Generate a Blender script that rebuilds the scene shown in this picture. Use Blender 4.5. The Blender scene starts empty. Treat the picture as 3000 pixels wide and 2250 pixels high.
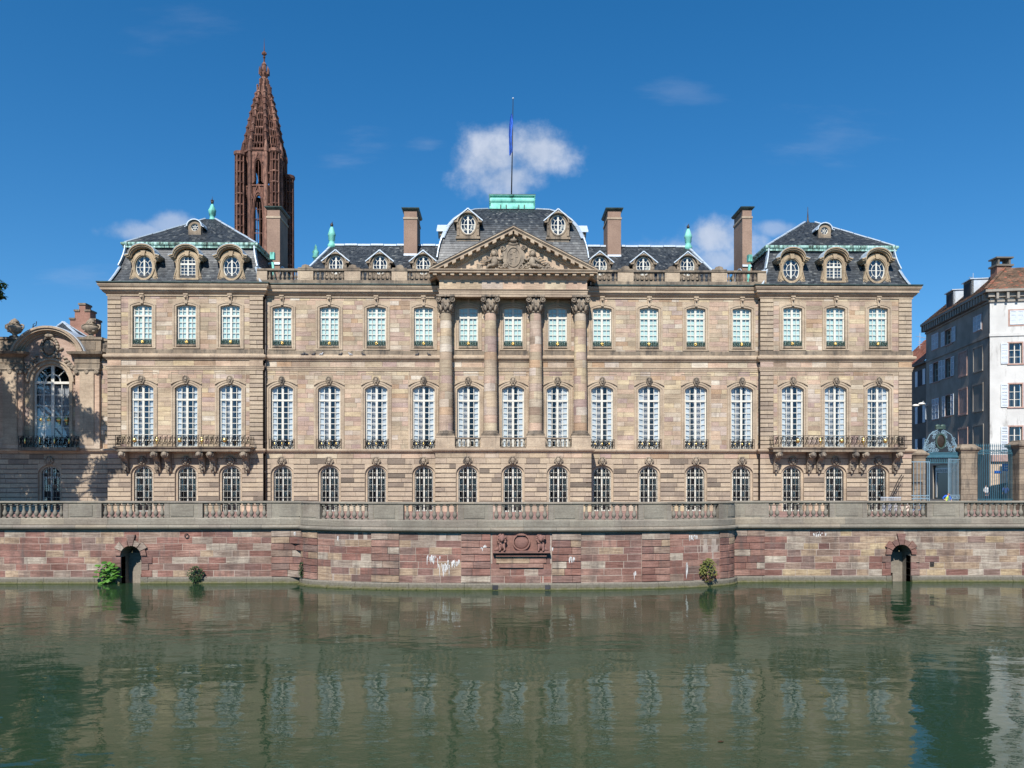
import bpy, math, random
from mathutils import Vector, Matrix
random.seed(7)
scene = bpy.context.scene
col = scene.collection
PI = math.pi
R = math.radians

# ------------------------------------------------------------------ camera, sky, sun, exposure
FPX = 2167.0            # focal length in pixels of the 3000 px wide photograph
YAW = R(0.9)            # the camera is turned a little to the right of the facade's normal
CZ, HY = 6.93, 1420.0   # eye height over the water, horizon row
cam_data = bpy.data.cameras.new('camera')
cam = bpy.data.objects.new('camera', cam_data)
col.objects.link(cam)
cam.location = (0, 0, CZ)
cam.rotation_euler = (R(90), 0, -YAW)
cam_data.sensor_width = 36
cam_data.sensor_fit = 'HORIZONTAL'
cam_data.lens = 36 * FPX / 3000
cam_data.shift_y = (HY - 1125) / 3000
cam_data.clip_start = 0.1
cam_data.clip_end = 6000
scene.camera = cam

SUN_EL, SUN_AZ = R(44), R(13)     # azimuth: behind the camera, 13 degrees to the left
sun_vec = Vector((-math.sin(SUN_AZ) * math.cos(SUN_EL), -math.cos(SUN_AZ) * math.cos(SUN_EL), math.sin(SUN_EL)))
sd = bpy.data.lights.new('sun', 'SUN')
sd.energy = 5.0
sd.angle = R(0.5)
sd.color = (1.0, 0.96, 0.90)
sun = bpy.data.objects.new('sun', sd)
col.objects.link(sun)
sun.rotation_euler = sun_vec.to_track_quat('Z', 'Y').to_euler()
sun.location = sun_vec * 300

world = bpy.data.worlds.new('World')
scene.world = world
world.use_nodes = True
wn, wl = world.node_tree.nodes, world.node_tree.links
wn.clear()
def W(t, **k):
    n = wn.new(t)
    for a, b in k.items(): setattr(n, a, b)
    return n
def wmath(op, a, b=None, c=None, clamp=False):
    n = W('ShaderNodeMath', operation=op, use_clamp=clamp)
    for i, x in enumerate((a, b, c)):
        if x is None: continue
        if isinstance(x, (int, float)): n.inputs[i].default_value = x
        else: wl.new(x, n.inputs[i])
    return n.outputs[0]
sky = W('ShaderNodeTexSky', sky_type='NISHITA', sun_disc=False, sun_elevation=SUN_EL,
        sun_rotation=math.atan2(sun_vec.x, sun_vec.y), altitude=150, air_density=1.0, dust_density=0.0, ozone_density=3.2)
hsv = W('ShaderNodeHueSaturation')
hsv.inputs['Saturation'].default_value = 1.34
hsv.inputs['Hue'].default_value = 0.498
hsv.inputs['Value'].default_value = 1.06
wl.new(sky.outputs[0], hsv.inputs['Color'])
tc = W('ShaderNodeTexCoord')
lift = W('ShaderNodeMapping'); lift.inputs['Location'].default_value = (0, 0, .07); lift.inputs['Scale'].default_value = (1, 1, .9)
wl.new(tc.outputs['Generated'], lift.inputs['Vector']); wl.new(lift.outputs[0], sky.inputs['Vector'])
sep = W('ShaderNodeSeparateXYZ')
wl.new(tc.outputs['Generated'], sep.inputs[0])
yy = wmath('MAXIMUM', sep.outputs[1], 0.02)
uu = wmath('DIVIDE', sep.outputs[0], yy)
vv = wmath('DIVIDE', sep.outputs[2], yy)
comb = W('ShaderNodeCombineXYZ')
wl.new(uu, comb.inputs[0]); wl.new(vv, comb.inputs[1])
nz = W('ShaderNodeTexNoise'); nz.inputs['Scale'].default_value = 10; nz.inputs['Detail'].default_value = 6
nz.inputs['Roughness'].default_value = 0.62
wl.new(comb.outputs[0], nz.inputs['Vector'])
mp = W('ShaderNodeMapping'); mp.inputs['Scale'].default_value = (5, 22, 1); mp.inputs['Rotation'].default_value = (0, 0, 0.35)
wl.new(comb.outputs[0], mp.inputs['Vector'])
nw = W('ShaderNodeTexNoise'); nw.inputs['Scale'].default_value = 1.0; nw.inputs['Detail'].default_value = 5
nw.inputs['Roughness'].default_value = 0.6
wl.new(mp.outputs[0], nw.inputs['Vector'])
nheap = wmath('MULTIPLY_ADD', nz.outputs[0], 2.1, -0.12)
nwisp = wmath('MULTIPLY_ADD', nw.outputs[0], 3.6, -1.15)
def sky_dir(px, py):
    u, v = (px - 1500) / FPX, (HY - py) / FPX
    x, y = u * math.cos(YAW) + math.sin(YAW), math.cos(YAW) - u * math.sin(YAW)
    return x / y, v / y
total = None
# clouds as seen over the palace: centre, half size (in the same angular units), strength, thin wisp or heap
CLOUDS = [(1440, 465, 190, 145, 0.95, 0), (1575, 445, 185, 125, 0.92, 0), (1480, 520, 200, 100, .8, 0), (2080, 695, 205, 112, .95, 0), (1985, 735, 210, 80, .88, 0), (2100, 760, 180, 80, .75, 0),
          (400, 678, 190, 46, 0.55, 0), (490, 658, 105, 52, .55, 0), (2275, 668, 100, 36, 0.45, 0), (1050, 385, 190, 110, 0.13, 1), (1250, 420, 110, 65, 0.2, 1),
          (2000, 265, 150, 75, 0.10, 1), (2440, 390, 260, 130, 0.10, 1), (540, 95, 280, 90, 0.06, 1), (250, 815, 300, 60, 0.14, 1)]
for px, py, a, b, s, thin in CLOUDS:
    cu, cv = sky_dir(px, py)
    mpn = W('ShaderNodeMapping', vector_type='POINT')
    mpn.inputs['Scale'].default_value = (FPX / a, FPX / b, 0); mpn.inputs['Location'].default_value = (-cu * FPX / a, -cv * FPX / b, 0)
    wl.new(comb.outputs[0], mpn.inputs['Vector'])
    ln = W('ShaderNodeVectorMath', operation='LENGTH'); wl.new(mpn.outputs[0], ln.inputs[0])
    dens = wmath('MULTIPLY_ADD', ln.outputs['Value'], -1.15 if not thin else -1.0, (nheap if not thin else nwisp))
    mr = W('ShaderNodeMapRange', interpolation_type='SMOOTHSTEP')
    mr.inputs['From Min'].default_value = 0.0; mr.inputs['From Max'].default_value = 0.8 if not thin else 1.1
    mr.inputs['To Max'].default_value = s
    wl.new(dens, mr.inputs['Value'])
    total = mr.outputs[0] if total is None else wmath('MAXIMUM', total, mr.outputs[0])
total = wmath('MULTIPLY', total, 0.80, clamp=True)
cr = W('ShaderNodeValToRGB')
cr.color_ramp.elements[0].position = 0.36; cr.color_ramp.elements[0].color = (4.0, 4.5, 5.4, 1)
cr.color_ramp.elements[1].position = 0.60; cr.color_ramp.elements[1].color = (5.6, 5.9, 6.6, 1)
wl.new(nz.outputs[0], cr.inputs[0])
cm = W('ShaderNodeMixRGB')
wl.new(total, cm.inputs[0]); wl.new(hsv.outputs[0], cm.inputs[1]); wl.new(cr.outputs[0], cm.inputs[2])
bg = W('ShaderNodeBackground'); bg.inputs['Strength'].default_value = 0.105
wl.new(cm.outputs[0], bg.inputs['Color'])
wo = W('ShaderNodeOutputWorld')
wl.new(bg.outputs[0], wo.inputs['Surface'])

scene.view_settings.view_transform = 'Standard'
scene.view_settings.look = 'None'
scene.view_settings.exposure = 0.38
scene.view_settings.gamma = 1.0
scene.view_settings.use_curve_mapping = False
scene.cycles.max_bounces = 5
scene.cycles.diffuse_bounces = 2
scene.cycles.glossy_bounces = 3
scene.cycles.transparent_max_bounces = 8
scene.cycles.caustics_reflective = False
scene.cycles.caustics_refractive = False

# ------------------------------------------------------------------ photograph <-> place
def P(px, py, Y):
    """point of the plane y = Y seen at a pixel of the photograph"""
    u, v = (px - 1500) / FPX, (HY - py) / FPX
    t = Y / (math.cos(YAW) - u * math.sin(YAW))
    return Vector((t * (u * math.cos(YAW) + math.sin(YAW)), Y, CZ + t * v))
def proj(x, y, z):
    xc = x * math.cos(YAW) - y * math.sin(YAW); yc = x * math.sin(YAW) + y * math.cos(YAW)
    return 1500 + FPX * xc / yc, HY - FPX * (z - CZ) / yc
F = 68.8                  # distance of the palace's main wall
PAV = F - 0.45            # wall of the two corner pavilions
AV = F - 1.65             # ground floor of the middle projection
G = 4.45                  # terrace level (water is 0)
def X(px, Y=F): return P(px, HY, Y).x
def Z(py, Y=F): return P(1500, py, Y).z

# ------------------------------------------------------------------ materials
def lin(h):
    c = [int(h[i:i + 2], 16) / 255 for i in (0, 2, 4)]
    return tuple(x / 12.92 if x <= .04045 else ((x + .055) / 1.055) ** 2.4 for x in c) + (1,)
class NT:
    def __init__(s, name):
        s.m = bpy.data.materials.new(name); s.m.use_nodes = True
        s.n, s.l = s.m.node_tree.nodes, s.m.node_tree.links
        s.b = s.n['Principled BSDF']
    def node(s, t, **k):
        n = s.n.new(t)
        for a, b in k.items(): setattr(n, a, b)
        return n
    def put(s, a, b):
        s.l.new(a, b)
    def noise(s, scale, detail=4, rough=.55, stretch=None, vec=None):
        n = s.node('ShaderNodeTexNoise')
        n.inputs['Scale'].default_value = scale; n.inputs['Detail'].default_value = detail; n.inputs['Roughness'].default_value = rough
        if vec is None:
            vec = s.node('ShaderNodeNewGeometry').outputs['Position']
        if stretch:
            mp = s.node('ShaderNodeMapping'); mp.inputs['Scale'].default_value = stretch
            s.put(vec, mp.inputs['Vector']); vec = mp.outputs[0]
        s.put(vec, n.inputs['Vector'])
        return n.outputs[0]
    def ramp(s, fac, stops, mode='LINEAR'):
        r = s.node('ShaderNodeValToRGB'); r.color_ramp.interpolation = mode
        e = r.color_ramp.elements
        while len(e) < len(stops): e.new(0.5)
        for q, (p, c) in zip(e, stops):
            q.position = p; q.color = c if len(c) == 4 else tuple(c) + (1,)
        s.put(fac, r.inputs[0]); return r.outputs[0]
    def mix(s, fac, a, b, mode='MIX'):
        n = s.node('ShaderNodeMixRGB', blend_type=mode)
        for i, x in enumerate((fac, a, b)):
            if isinstance(x, (int, float)): n.inputs[i].default_value = x
            elif isinstance(x, tuple): n.inputs[i].default_value = x
            else: s.put(x, n.inputs[i])
        return n.outputs[0]
    def rng(s, v, a, b, c=0., d=1.):
        n = s.node('ShaderNodeMapRange')
        n.inputs['From Min'].default_value = a; n.inputs['From Max'].default_value = b
        n.inputs['To Min'].default_value = c; n.inputs['To Max'].default_value = d
        s.put(v, n.inputs['Value']); return n.outputs[0]
    def bump(s, h, strength=.3, dist=.02):
        n = s.node('ShaderNodeBump'); n.inputs['Strength'].default_value = strength; n.inputs['Distance'].default_value = dist
        s.put(h, n.inputs['Height']); s.put(n.outputs[0], s.b.inputs['Normal'])
    def rnd(s):
        return s.node('ShaderNodeAttribute', attribute_name='rnd').outputs['Fac']
    def out(s, colr=None, rough=.8, metal=0, spec=.3):
        if colr is not None:
            if isinstance(colr, tuple): s.b.inputs['Base Color'].default_value = colr
            else: s.put(colr, s.b.inputs['Base Color'])
        s.b.inputs['Roughness'].default_value = rough; s.b.inputs['Metallic'].default_value = metal
        s.b.inputs['Specular IOR Level'].default_value = spec
        return s.m

def stone(name, stops, mode='LINEAR', vary=.35, stain=.5, stain_col=(.10, .085, .07, 1), bands=.25, lo=.56, hi=.74, bump=.35):
    t = NT(name)
    base = t.ramp(t.rnd(), stops, mode)
    big = t.noise(.55, 4)
    fine = t.noise(9, 6, .7)
    bed = t.noise(1.6, 5, .6, stretch=(.6, .6, 7))
    c = t.mix(vary, base, t.ramp(big, [(.35, (.62, .55, .5)), (.65, (1.25, 1.2, 1.12))]), 'MULTIPLY')
    c = t.mix(bands, c, t.ramp(bed, [(.38, (.6, .52, .48)), (.62, (1.22, 1.2, 1.15))]), 'MULTIPLY')
    c = t.mix(.5, c, t.ramp(fine, [(.3, (.6, .6, .6)), (.7, (1.3, 1.3, 1.3))]), 'MULTIPLY')
    st = t.noise(1.0, 7, .68, stretch=(1.9, 1.9, .4))
    c = t.mix(t.rng(st, lo, hi, 0, stain), c, stain_col)
    t.bump(fine, bump, .02)
    return t.out(c, .88, 0, .2)
def plain(name, c, rough=.6, metal=0, spec=.4, vary=.0, scale=3):
    t = NT(name)
    if vary:
        n = t.noise(scale, 5)
        cc = t.mix(1, c, t.ramp(n, [(.3, (1 - vary,) * 3), (.7, (1 + vary,) * 3)]), 'MULTIPLY')
        return t.out(cc, rough, metal, spec)
    return t.out(c, rough, metal, spec)

FAC = [(0, (0.441, 0.357, 0.257)), (.16, (0.365, 0.306, 0.227)), (.30, (0.517, 0.385, 0.293)), (.42, (0.388, 0.289, 0.244)), (.54, (0.479, 0.419, 0.328)), (.66, (0.533, 0.44, 0.291)), (.78, (0.363, 0.271, 0.245)), (.88, (0.572, 0.521, 0.439)), (.95, (0.427, 0.3, 0.198)), (1, (0.295, 0.229, 0.178))]
M = {}
M['ashlar'] = stone('ashlar_sandstone', FAC, vary=.5, stain=.5, bands=.4)
M['rust'] = stone('rusticated_sandstone', [(0, (0.441, 0.358, 0.264)), (.3, (0.395, 0.32, 0.244)), (.55, (0.468, 0.381, 0.277)), (.78, (0.385, 0.31, 0.239)), (.93, (0.255, 0.207, 0.164)), (1, (0.151, 0.125, 0.101))], stain=.5)
M['trim'] = stone('moulded_sandstone', [(0, (0.459, 0.373, 0.278)), (.5, (0.433, 0.353, 0.265)), (1, (0.394, 0.315, 0.24))], vary=.5, stain=.55)
M['weathered'] = stone('weathered_sandstone', [(0, (0.238, 0.201, 0.158)), (.5, (0.301, 0.245, 0.183)), (1, (0.191, 0.162, 0.131))], vary=.6, stain=.8, stain_col=(.06, .055, .05, 1), lo=.48, hi=.66)  # real weathering; on the gate piers its dark tone also paints their shade
M['carved'] = stone('carved_sandstone', [(0, (0.35, 0.294, 0.226)), (1, (0.285, 0.24, 0.189))], vary=.5, stain=.85, stain_col=(.07, .065, .06, 1), lo=.46, hi=.64)
M['joint'] = plain('lime_mortar', (.15, .118, .09, 1), .95, vary=.2)
M['groove'] = plain('shadow_joint_mortar', (.17, .135, .105, 1), .95, vary=.2)  # brown mortar colour for the grooves
M['paint'] = plain('cream_window_paint', (.63, .60, .52, 1), .45, vary=.08)
M['blind'] = plain('mint_inner_blind', (.66, .82, .73, 1), .7, vary=.07, scale=1.2)
M['shutter_in'] = plain('pale_blue_inner_shutter', (.68, .69, .69, 1), .6, vary=.2, scale=2)
M['curtain'] = plain('grey_curtain', (.42, .40, .40, 1), .8, vary=.3, scale=4)
M['room'] = plain('dark_room', (.045, .045, .05, 1), .9, vary=.3, scale=1.5)
M['iron'] = plain('black_wrought_iron', (.010, .010, .010, 1), .55, 0, .2)
M['greeniron'] = plain('green_wrought_iron', (.05, .085, .07, 1), .5, .2)
M['gold'] = plain('gilded_metal', (.85, .58, .20, 1), .28, .9)
M['lead'] = plain('pale_lead_sheet', (.50, .57, .63, 1), .45, .1, vary=.14, scale=5)
M['zinc'] = plain('zinc_sheet', (.55, .60, .64, 1), .4, .3, vary=.1)
M['bars'] = plain('blackened_bars', (.03, .03, .032, 1), .5, .3)
M['pipe'] = plain('dark_brown_downpipe', (.055, .045, .04, 1), .5, .3, vary=.2)
M['render'] = stone('chimney_render', [(0, (.30, .205, .155)), (1, (.28, .19, .145))], vary=.3, stain=.25, bands=.05)

def glass_mat():
    t = NT('window_glass')
    t.n.remove(t.b)
    tr = t.node('ShaderNodeBsdfTransparent'); tr.inputs[0].default_value = (.86, .90, .92, 1)
    gl = t.node('ShaderNodeBsdfGlossy'); gl.inputs['Roughness'].default_value = .03; gl.inputs[0].default_value = (.95, .97, 1, 1)
    fr = t.node('ShaderNodeLayerWeight'); fr.inputs[0].default_value = .35
    mx = t.node('ShaderNodeMixShader')
    t.put(t.rng(fr.outputs['Facing'], 0, 1, .05, .7), mx.inputs[0]); t.put(tr.outputs[0], mx.inputs[1]); t.put(gl.outputs[0], mx.inputs[2])
    t.put(mx.outputs[0], t.n['Material Output'].inputs[0])
    return t.m
M['glass'] = glass_mat()
def copper():
    t = NT('verdigris_copper')
    a = t.noise(1.2, 6, .6, stretch=(1.5, 1.5, .5))
    c = t.ramp(a, [(.33, (.05, .17, .13)), (.45, (.17, .50, .41)), (.62, (.24, .60, .48)), (.75, (.33, .66, .55))])
    return t.out(c, .6, 0, .3)
M['copper'] = copper()
def dark_copper():
    t = NT('streaked_copper_flashing')
    a = t.noise(2.2, 6, .65, stretch=(2, 2, .35))
    c = t.ramp(a, [(.36, (.035, .045, .04)), (.46, (.14, .22, .17)), (.55, (.30, .50, .42)), (.68, (.55, .66, .62))])
    return t.out(c, .6, 0, .3)
M['copper_dark'] = dark_copper()
M['gutter'] = plain('black_green_gutter', (.035, .055, .048, 1), .5, .1, vary=.5, scale=2)
def slate():
    t = NT('roof_slate')
    c = t.ramp(t.rnd(), [(0, (.018, .022, .027)), (.35, (.034, .040, .046)), (.7, (.052, .059, .065)), (.9, (.075, .081, .085)), (1, (.13, .135, .13))])
    n = t.noise(.5, 5)
    c = t.mix(.4, c, t.ramp(n, [(.35, (.7, .7, .73)), (.65, (1.3, 1.3, 1.25))]), 'MULTIPLY')
    return t.out(c, .48, 0, .5)
M['slate'] = slate()

# ------------------------------------------------------------------ mesh builder
class MB:
    def __init__(s, tf=None):
        s.v, s.f, s.r, s.mi, s.tf = [], [], [], [], tf
        s.sm = []
        s.smooth = False
    def add(s, verts, faces, rnd=None, mat=0):
        o = len(s.v)
        if s.tf: verts = [s.tf(*p) for p in verts]
        s.v += [tuple(p) for p in verts]
        if rnd is None: rnd = random.random()
        for f in faces:
            s.f.append(tuple(i + o for i in f)); s.r.append(rnd); s.mi.append(mat); s.sm.append(s.smooth)
    def box(s, x0, x1, y0, y1, z0, z1, rnd=None, mat=0):
        s.add([(x0, y0, z0), (x1, y0, z0), (x1, y1, z0), (x0, y1, z0), (x0, y0, z1), (x1, y0, z1), (x1, y1, z1), (x0, y1, z1)],
              [(0, 1, 5, 4), (1, 2, 6, 5), (2, 3, 7, 6), (3, 0, 4, 7), (4, 5, 6, 7), (3, 2, 1, 0)], rnd, mat)
    def block(s, x0, x1, z0, z1, yf, yb, ch=.012, rnd=None, mat=0):
        """stone with a chamfered face: front at yf, back at yb"""
        s.add([(x0 + ch, yf, z0 + ch), (x1 - ch, yf, z0 + ch), (x1 - ch, yf, z1 - ch), (x0 + ch, yf, z1 - ch),
               (x0, yf + ch, z0), (x1, yf + ch, z0), (x1, yf + ch, z1), (x0, yf + ch, z1),
               (x0, yb, z0), (x1, yb, z0), (x1, yb, z1), (x0, yb, z1)],
              [(0, 1, 2, 3), (0, 4, 5, 1), (1, 5, 6, 2), (2, 6, 7, 3), (3, 7, 4, 0), (4, 8, 9, 5), (5, 9, 10, 6), (6, 10, 11, 7), (7, 11, 8, 4)], rnd, mat)
    def bar(s, a, b, w, d=None, rnd=None, mat=0):
        """rectangular bar between two points"""
        a, b = Vector(a), Vector(b); d = d or w
        t = (b - a).normalized(); up = Vector((0, 0, 1)) if abs(t.z) < .9 else Vector((1, 0, 0))
        n = t.cross(up).normalized(); m = n.cross(t)
        vs = [p + n * sx * w / 2 + m * sy * d / 2 for p in (a, b) for sx, sy in ((-1, -1), (1, -1), (1, 1), (-1, 1))]
        s.add(vs, [(0, 1, 5, 4), (1, 2, 6, 5), (2, 3, 7, 6), (3, 0, 4, 7), (4, 5, 6, 7), (3, 2, 1, 0)], rnd, mat)
    def tube(s, pts, r, n=5, rnd=None, mat=0, cap=True):
        pts = [Vector(p) for p in pts]; k = len(pts)
        rs = r if isinstance(r, (list, tuple)) else [r] * k
        vs, fs = [], []
        for i, p in enumerate(pts):
            t = (pts[min(i + 1, k - 1)] - pts[max(i - 1, 0)])
            t = t.normalized() if t.length > 1e-9 else Vector((0, 0, 1))
            up = Vector((0, 1, 0)) if abs(t.y) < .9 else Vector((1, 0, 0))
            a = t.cross(up).normalized(); b = t.cross(a)
            for j in range(n):
                q = 2 * PI * j / n
                vs.append(p + (a * math.cos(q) + b * math.sin(q)) * rs[i])
        for i in range(k - 1):
            for j in range(n):
                fs.append((i * n + j, i * n + (j + 1) % n, (i + 1) * n + (j + 1) % n, (i + 1) * n + j))
        if cap:
            fs.append(tuple(range(n))[::-1]); fs.append(tuple(range((k - 1) * n, k * n)))
        s.add(vs, fs, rnd, mat)
    def lathe(s, prof, cx=0, cy=0, n=12, rnd=None, mat=0, ph=0, sy=1):
        vs, fs = [], []
        for r, z in prof:
            for j in range(n):
                q = 2 * PI * j / n + ph
                vs.append((cx + r * math.cos(q), cy + r * math.sin(q) * sy, z))
        k = len(prof)
        for i in range(k - 1):
            for j in range(n):
                fs.append((i * n + j, i * n + (j + 1) % n, (i + 1) * n + (j + 1) % n, (i + 1) * n + j))
        fs.append(tuple(range(n))[::-1]); fs.append(tuple(range((k - 1) * n, k * n)))
        s.add(vs, fs, rnd, mat)
    def ball(s, c, r, nu=8, nv=6, rnd=None, mat=0, rot=None):
        rx, ry, rz = r if isinstance(r, (tuple, list)) else (r, r, r)
        vs, fs = [], []
        for i in range(nv + 1):
            a = PI * i / nv - PI / 2
            for j in range(nu):
                b = 2 * PI * j / nu
                p = Vector((rx * math.cos(a) * math.cos(b), ry * math.cos(a) * math.sin(b), rz * math.sin(a)))
                if rot: p = rot @ p
                vs.append(p + Vector(c))
        for i in range(nv):
            for j in range(nu):
                fs.append((i * nu + j, i * nu + (j + 1) % nu, (i + 1) * nu + (j + 1) % nu, (i + 1) * nu + j))
        s.add(vs, fs, rnd, mat)
    def band(s, co, ci, yf, yb, rnd=None, mat=0, closed=False, back=False):
        """plate in the xz plane between two matched outlines, from yf (front) to yb"""
        n = len(co)
        vs = [(x, yf, z) for x, z in co] + [(x, yf, z) for x, z in ci] + [(x, yb, z) for x, z in co] + [(x, yb, z) for x, z in ci]
        fs = []
        rngk = range(n) if closed else range(n - 1)
        for i in rngk:
            j = (i + 1) % n
            fs += [(i, j, n + j, n + i), (n + i, n + j, 3 * n + j, 3 * n + i), (i, 2 * n + i, 2 * n + j, j)]
            if back: fs.append((2 * n + i, 3 * n + i, 3 * n + j, 2 * n + j))
        if not closed:
            fs += [(0, n, 3 * n, 2 * n), (n - 1, 3 * n - 1, 4 * n - 1, 2 * n - 1)]
        s.add(vs, fs, rnd, mat)
    def plate(s, pts, y0, y1, rnd=None, mat=0):
        """outline in the xz plane pulled from y0 to y1"""
        n = len(pts)
        vs = [(x, y0, z) for x, z in pts] + [(x, y1, z) for x, z in pts]
        fs = [tuple(range(n)), tuple(range(n, 2 * n))[::-1]] + [(i, n + i, n + (i + 1) % n, (i + 1) % n) for i in range(n)]
        s.add(vs, fs, rnd, mat)
    def sweep(s, prof, path, rnd=None, mat=0, closed=False, seg=None):
        """moulding: profile (outward, z) along a plan path; outward is to the right of the path. seg: cut straight runs into stones of that length"""
        path = [Vector((a, b, 0)) for a, b in path]; k = len(path)
        nor = []
        for i in range(k):
            ds = []
            if i > 0 or closed: ds.append((path[i] - path[i - 1]).normalized())
            if i < k - 1 or closed: ds.append((path[(i + 1) % k] - path[i]).normalized())
            ns = [Vector((d.y, -d.x, 0)) for d in ds]
            m = sum(ns, Vector()); m.normalize()
            nor.append(m / max(.3, m.dot(ns[0])))
        pc = len(prof)
        cnt = k if closed else k - 1
        for i in range(cnt):
            j = (i + 1) % k
            parts = 1
            if seg: parts = max(1, int(round((path[j] - path[i]).length / seg)))
            for q in range(parts):
                a, b = q / parts, (q + 1) / parts
                A, B = path[i].lerp(path[j], a), path[i].lerp(path[j], b)
                nA, nB = nor[i].lerp(nor[j], a), nor[i].lerp(nor[j], b)
                if parts > 1:
                    e = (path[j] - path[i]).normalized(); mid = Vector((e.y, -e.x, 0))
                    nA = nor[i] if q == 0 else mid; nB = nor[j] if q == parts - 1 else mid
                    if q: A = A + e * .006
                vs = [A + nA * o + Vector((0, 0, z)) for o, z in prof] + [B + nB * o + Vector((0, 0, z)) for o, z in prof]
                fs = [(t, pc + t, pc + t + 1, t + 1) for t in range(pc - 1)]
                fs += [tuple(range(pc)), tuple(range(pc, 2 * pc))[::-1]]
                s.add(vs, fs, rnd if rnd is not None else random.random(), mat)
    def build(s, name, mats, parent=None, loc=(0, 0, 0), kind=None, label=None):
        me = bpy.data.meshes.new(name)
        me.from_pydata(s.v, [], s.f)
        if not isinstance(mats, (list, tuple)): mats = [mats]
        for m in mats: me.materials.append(M[m] if isinstance(m, str) else m)
        at = me.attributes.new('rnd', 'FLOAT', 'FACE')
        at.data.foreach_set('value', s.r)
        me.polygons.foreach_set('material_index', s.mi)
        me.polygons.foreach_set('use_smooth', s.sm)
        me.update()
        return link(name, me, parent, loc, kind, label)
def link(name, me, parent=None, loc=(0, 0, 0), kind=None, label=None):
    o = bpy.data.objects.new(name, me); col.objects.link(o)
    o.location = loc
    if parent is not None: adopt(o, parent)
    if kind: o['kind'] = kind
    if label: o['label'] = label
    return o
def adopt(o, parent):
    o.parent = parent
    if parent.type == 'EMPTY':
        o.matrix_parent_inverse = Matrix.Translation(-Vector(parent.location))
def thing(name, label, cat, loc=(0, 0, 0), group=None):
    o = bpy.data.objects.new(name, None); col.objects.link(o); o.location = loc
    o.empty_display_size = .5
    tag(o, label, cat, group); return o
def tag(o, label, cat, group=None, kind=None):
    o['label'] = label; o['category'] = cat
    if group: o['group'] = group
    if kind: o['kind'] = kind
    return o
def copy_part(src, parent, loc):
    """a part with copies of its sub-parts, at a new place"""
    c = src.copy(); col.objects.link(c); c.location = loc
    if parent.type == 'EMPTY':
        c.parent = parent; c.matrix_parent_inverse = Matrix.Translation(-Vector(parent.location))
    else: c.parent = parent
    for ch in src.children:
        d = ch.copy(); col.objects.link(d); d.parent = c
    return c

# ------------------------------------------------------------------ outlines and ornament
def contour(hw, zb, zs, zc, n=12):
    pts = [(-hw, zb)]; rise = zc - zs
    if rise > hw * .55:
        for i in range(n + 1):
            a = PI - PI * i / n; pts.append((hw * math.cos(a), zs + rise * math.sin(a)))
    else:
        rr = (hw * hw + rise * rise) / (2 * rise); a0 = math.asin(hw / rr)
        for i in range(n + 1):
            a = -a0 + 2 * a0 * i / n; pts.append((rr * math.sin(a), zc - rr + rr * math.cos(a)))
    pts.append((hw, zb)); return pts
def rect_like(W_, zb, zs, zt, n=12):
    """rectangle outline with as many points as contour()"""
    L1, L2 = zt - zs, 2 * W_; T = 2 * L1 + L2; t1 = L1 / T
    k = max(1, round(t1 * n)) if L1 > 1e-6 else 0
    pts = [(-W_, zb)]
    for i in range(n + 1):
        if i < k: pts.append((-W_, zs + L1 * i / k))
        elif i <= n - k: pts.append((-W_ + 2 * W_ * (i - k) / (n - 2 * k), zt))
        else: pts.append((W_, zs + L1 * (n - i) / k))
    pts.append((W_, zb)); return pts
def oval(a, b, cz, n=24, cx=0):
    return [(cx + a * math.cos(2 * PI * i / n), cz + b * math.sin(2 * PI * i / n)) for i in range(n)]
def scroll(mb, cx, y, cz, r, t=.02, turns=1.6, sgn=1, start=0, n=14, mat=0, k=4):
    pts = []
    for i in range(n + 1):
        u = i / n; a = start + sgn * 2 * PI * turns * u; q = r * (1 - .82 * u)
        pts.append((cx + q * math.cos(a), y, cz + q * math.sin(a)))
    mb.tube(pts, t, k, mat=mat)
def mask(mb, cx, y, cz, w, h, seed=0):
    """small carved head with leaves round it, standing proud of a wall at y"""
    rr = random.Random(seed)
    mb.smooth = True
    mb.ball((cx, y - .06, cz), (w * .26, .12, h * .32), 7, 5)
    mb.ball((cx, y - .17, cz - h * .06), (w * .07, .06, h * .1), 5, 4)
    mb.ball((cx, y - .1, cz - h * .26), (w * .16, .08, h * .14), 6, 4)
    for k in range(9):
        a = PI * (k / 8) ; q = .36 + .06 * rr.random()
        mb.ball((cx + w * q * math.cos(a), y - .04, cz + h * (q + .02) * math.sin(a)), (w * .1, .09, h * .13), 5, 4)
    for sg in (-1, 1):
        mb.ball((cx + sg * w * .38, y - .03, cz - h * .12), (w * .16, .07, h * .18), 5, 4)
        mb.ball((cx + sg * w * .24, y - .03, cz - h * .36), (w * .1, .06, h * .2), 5, 4)
    mb.smooth = False

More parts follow.
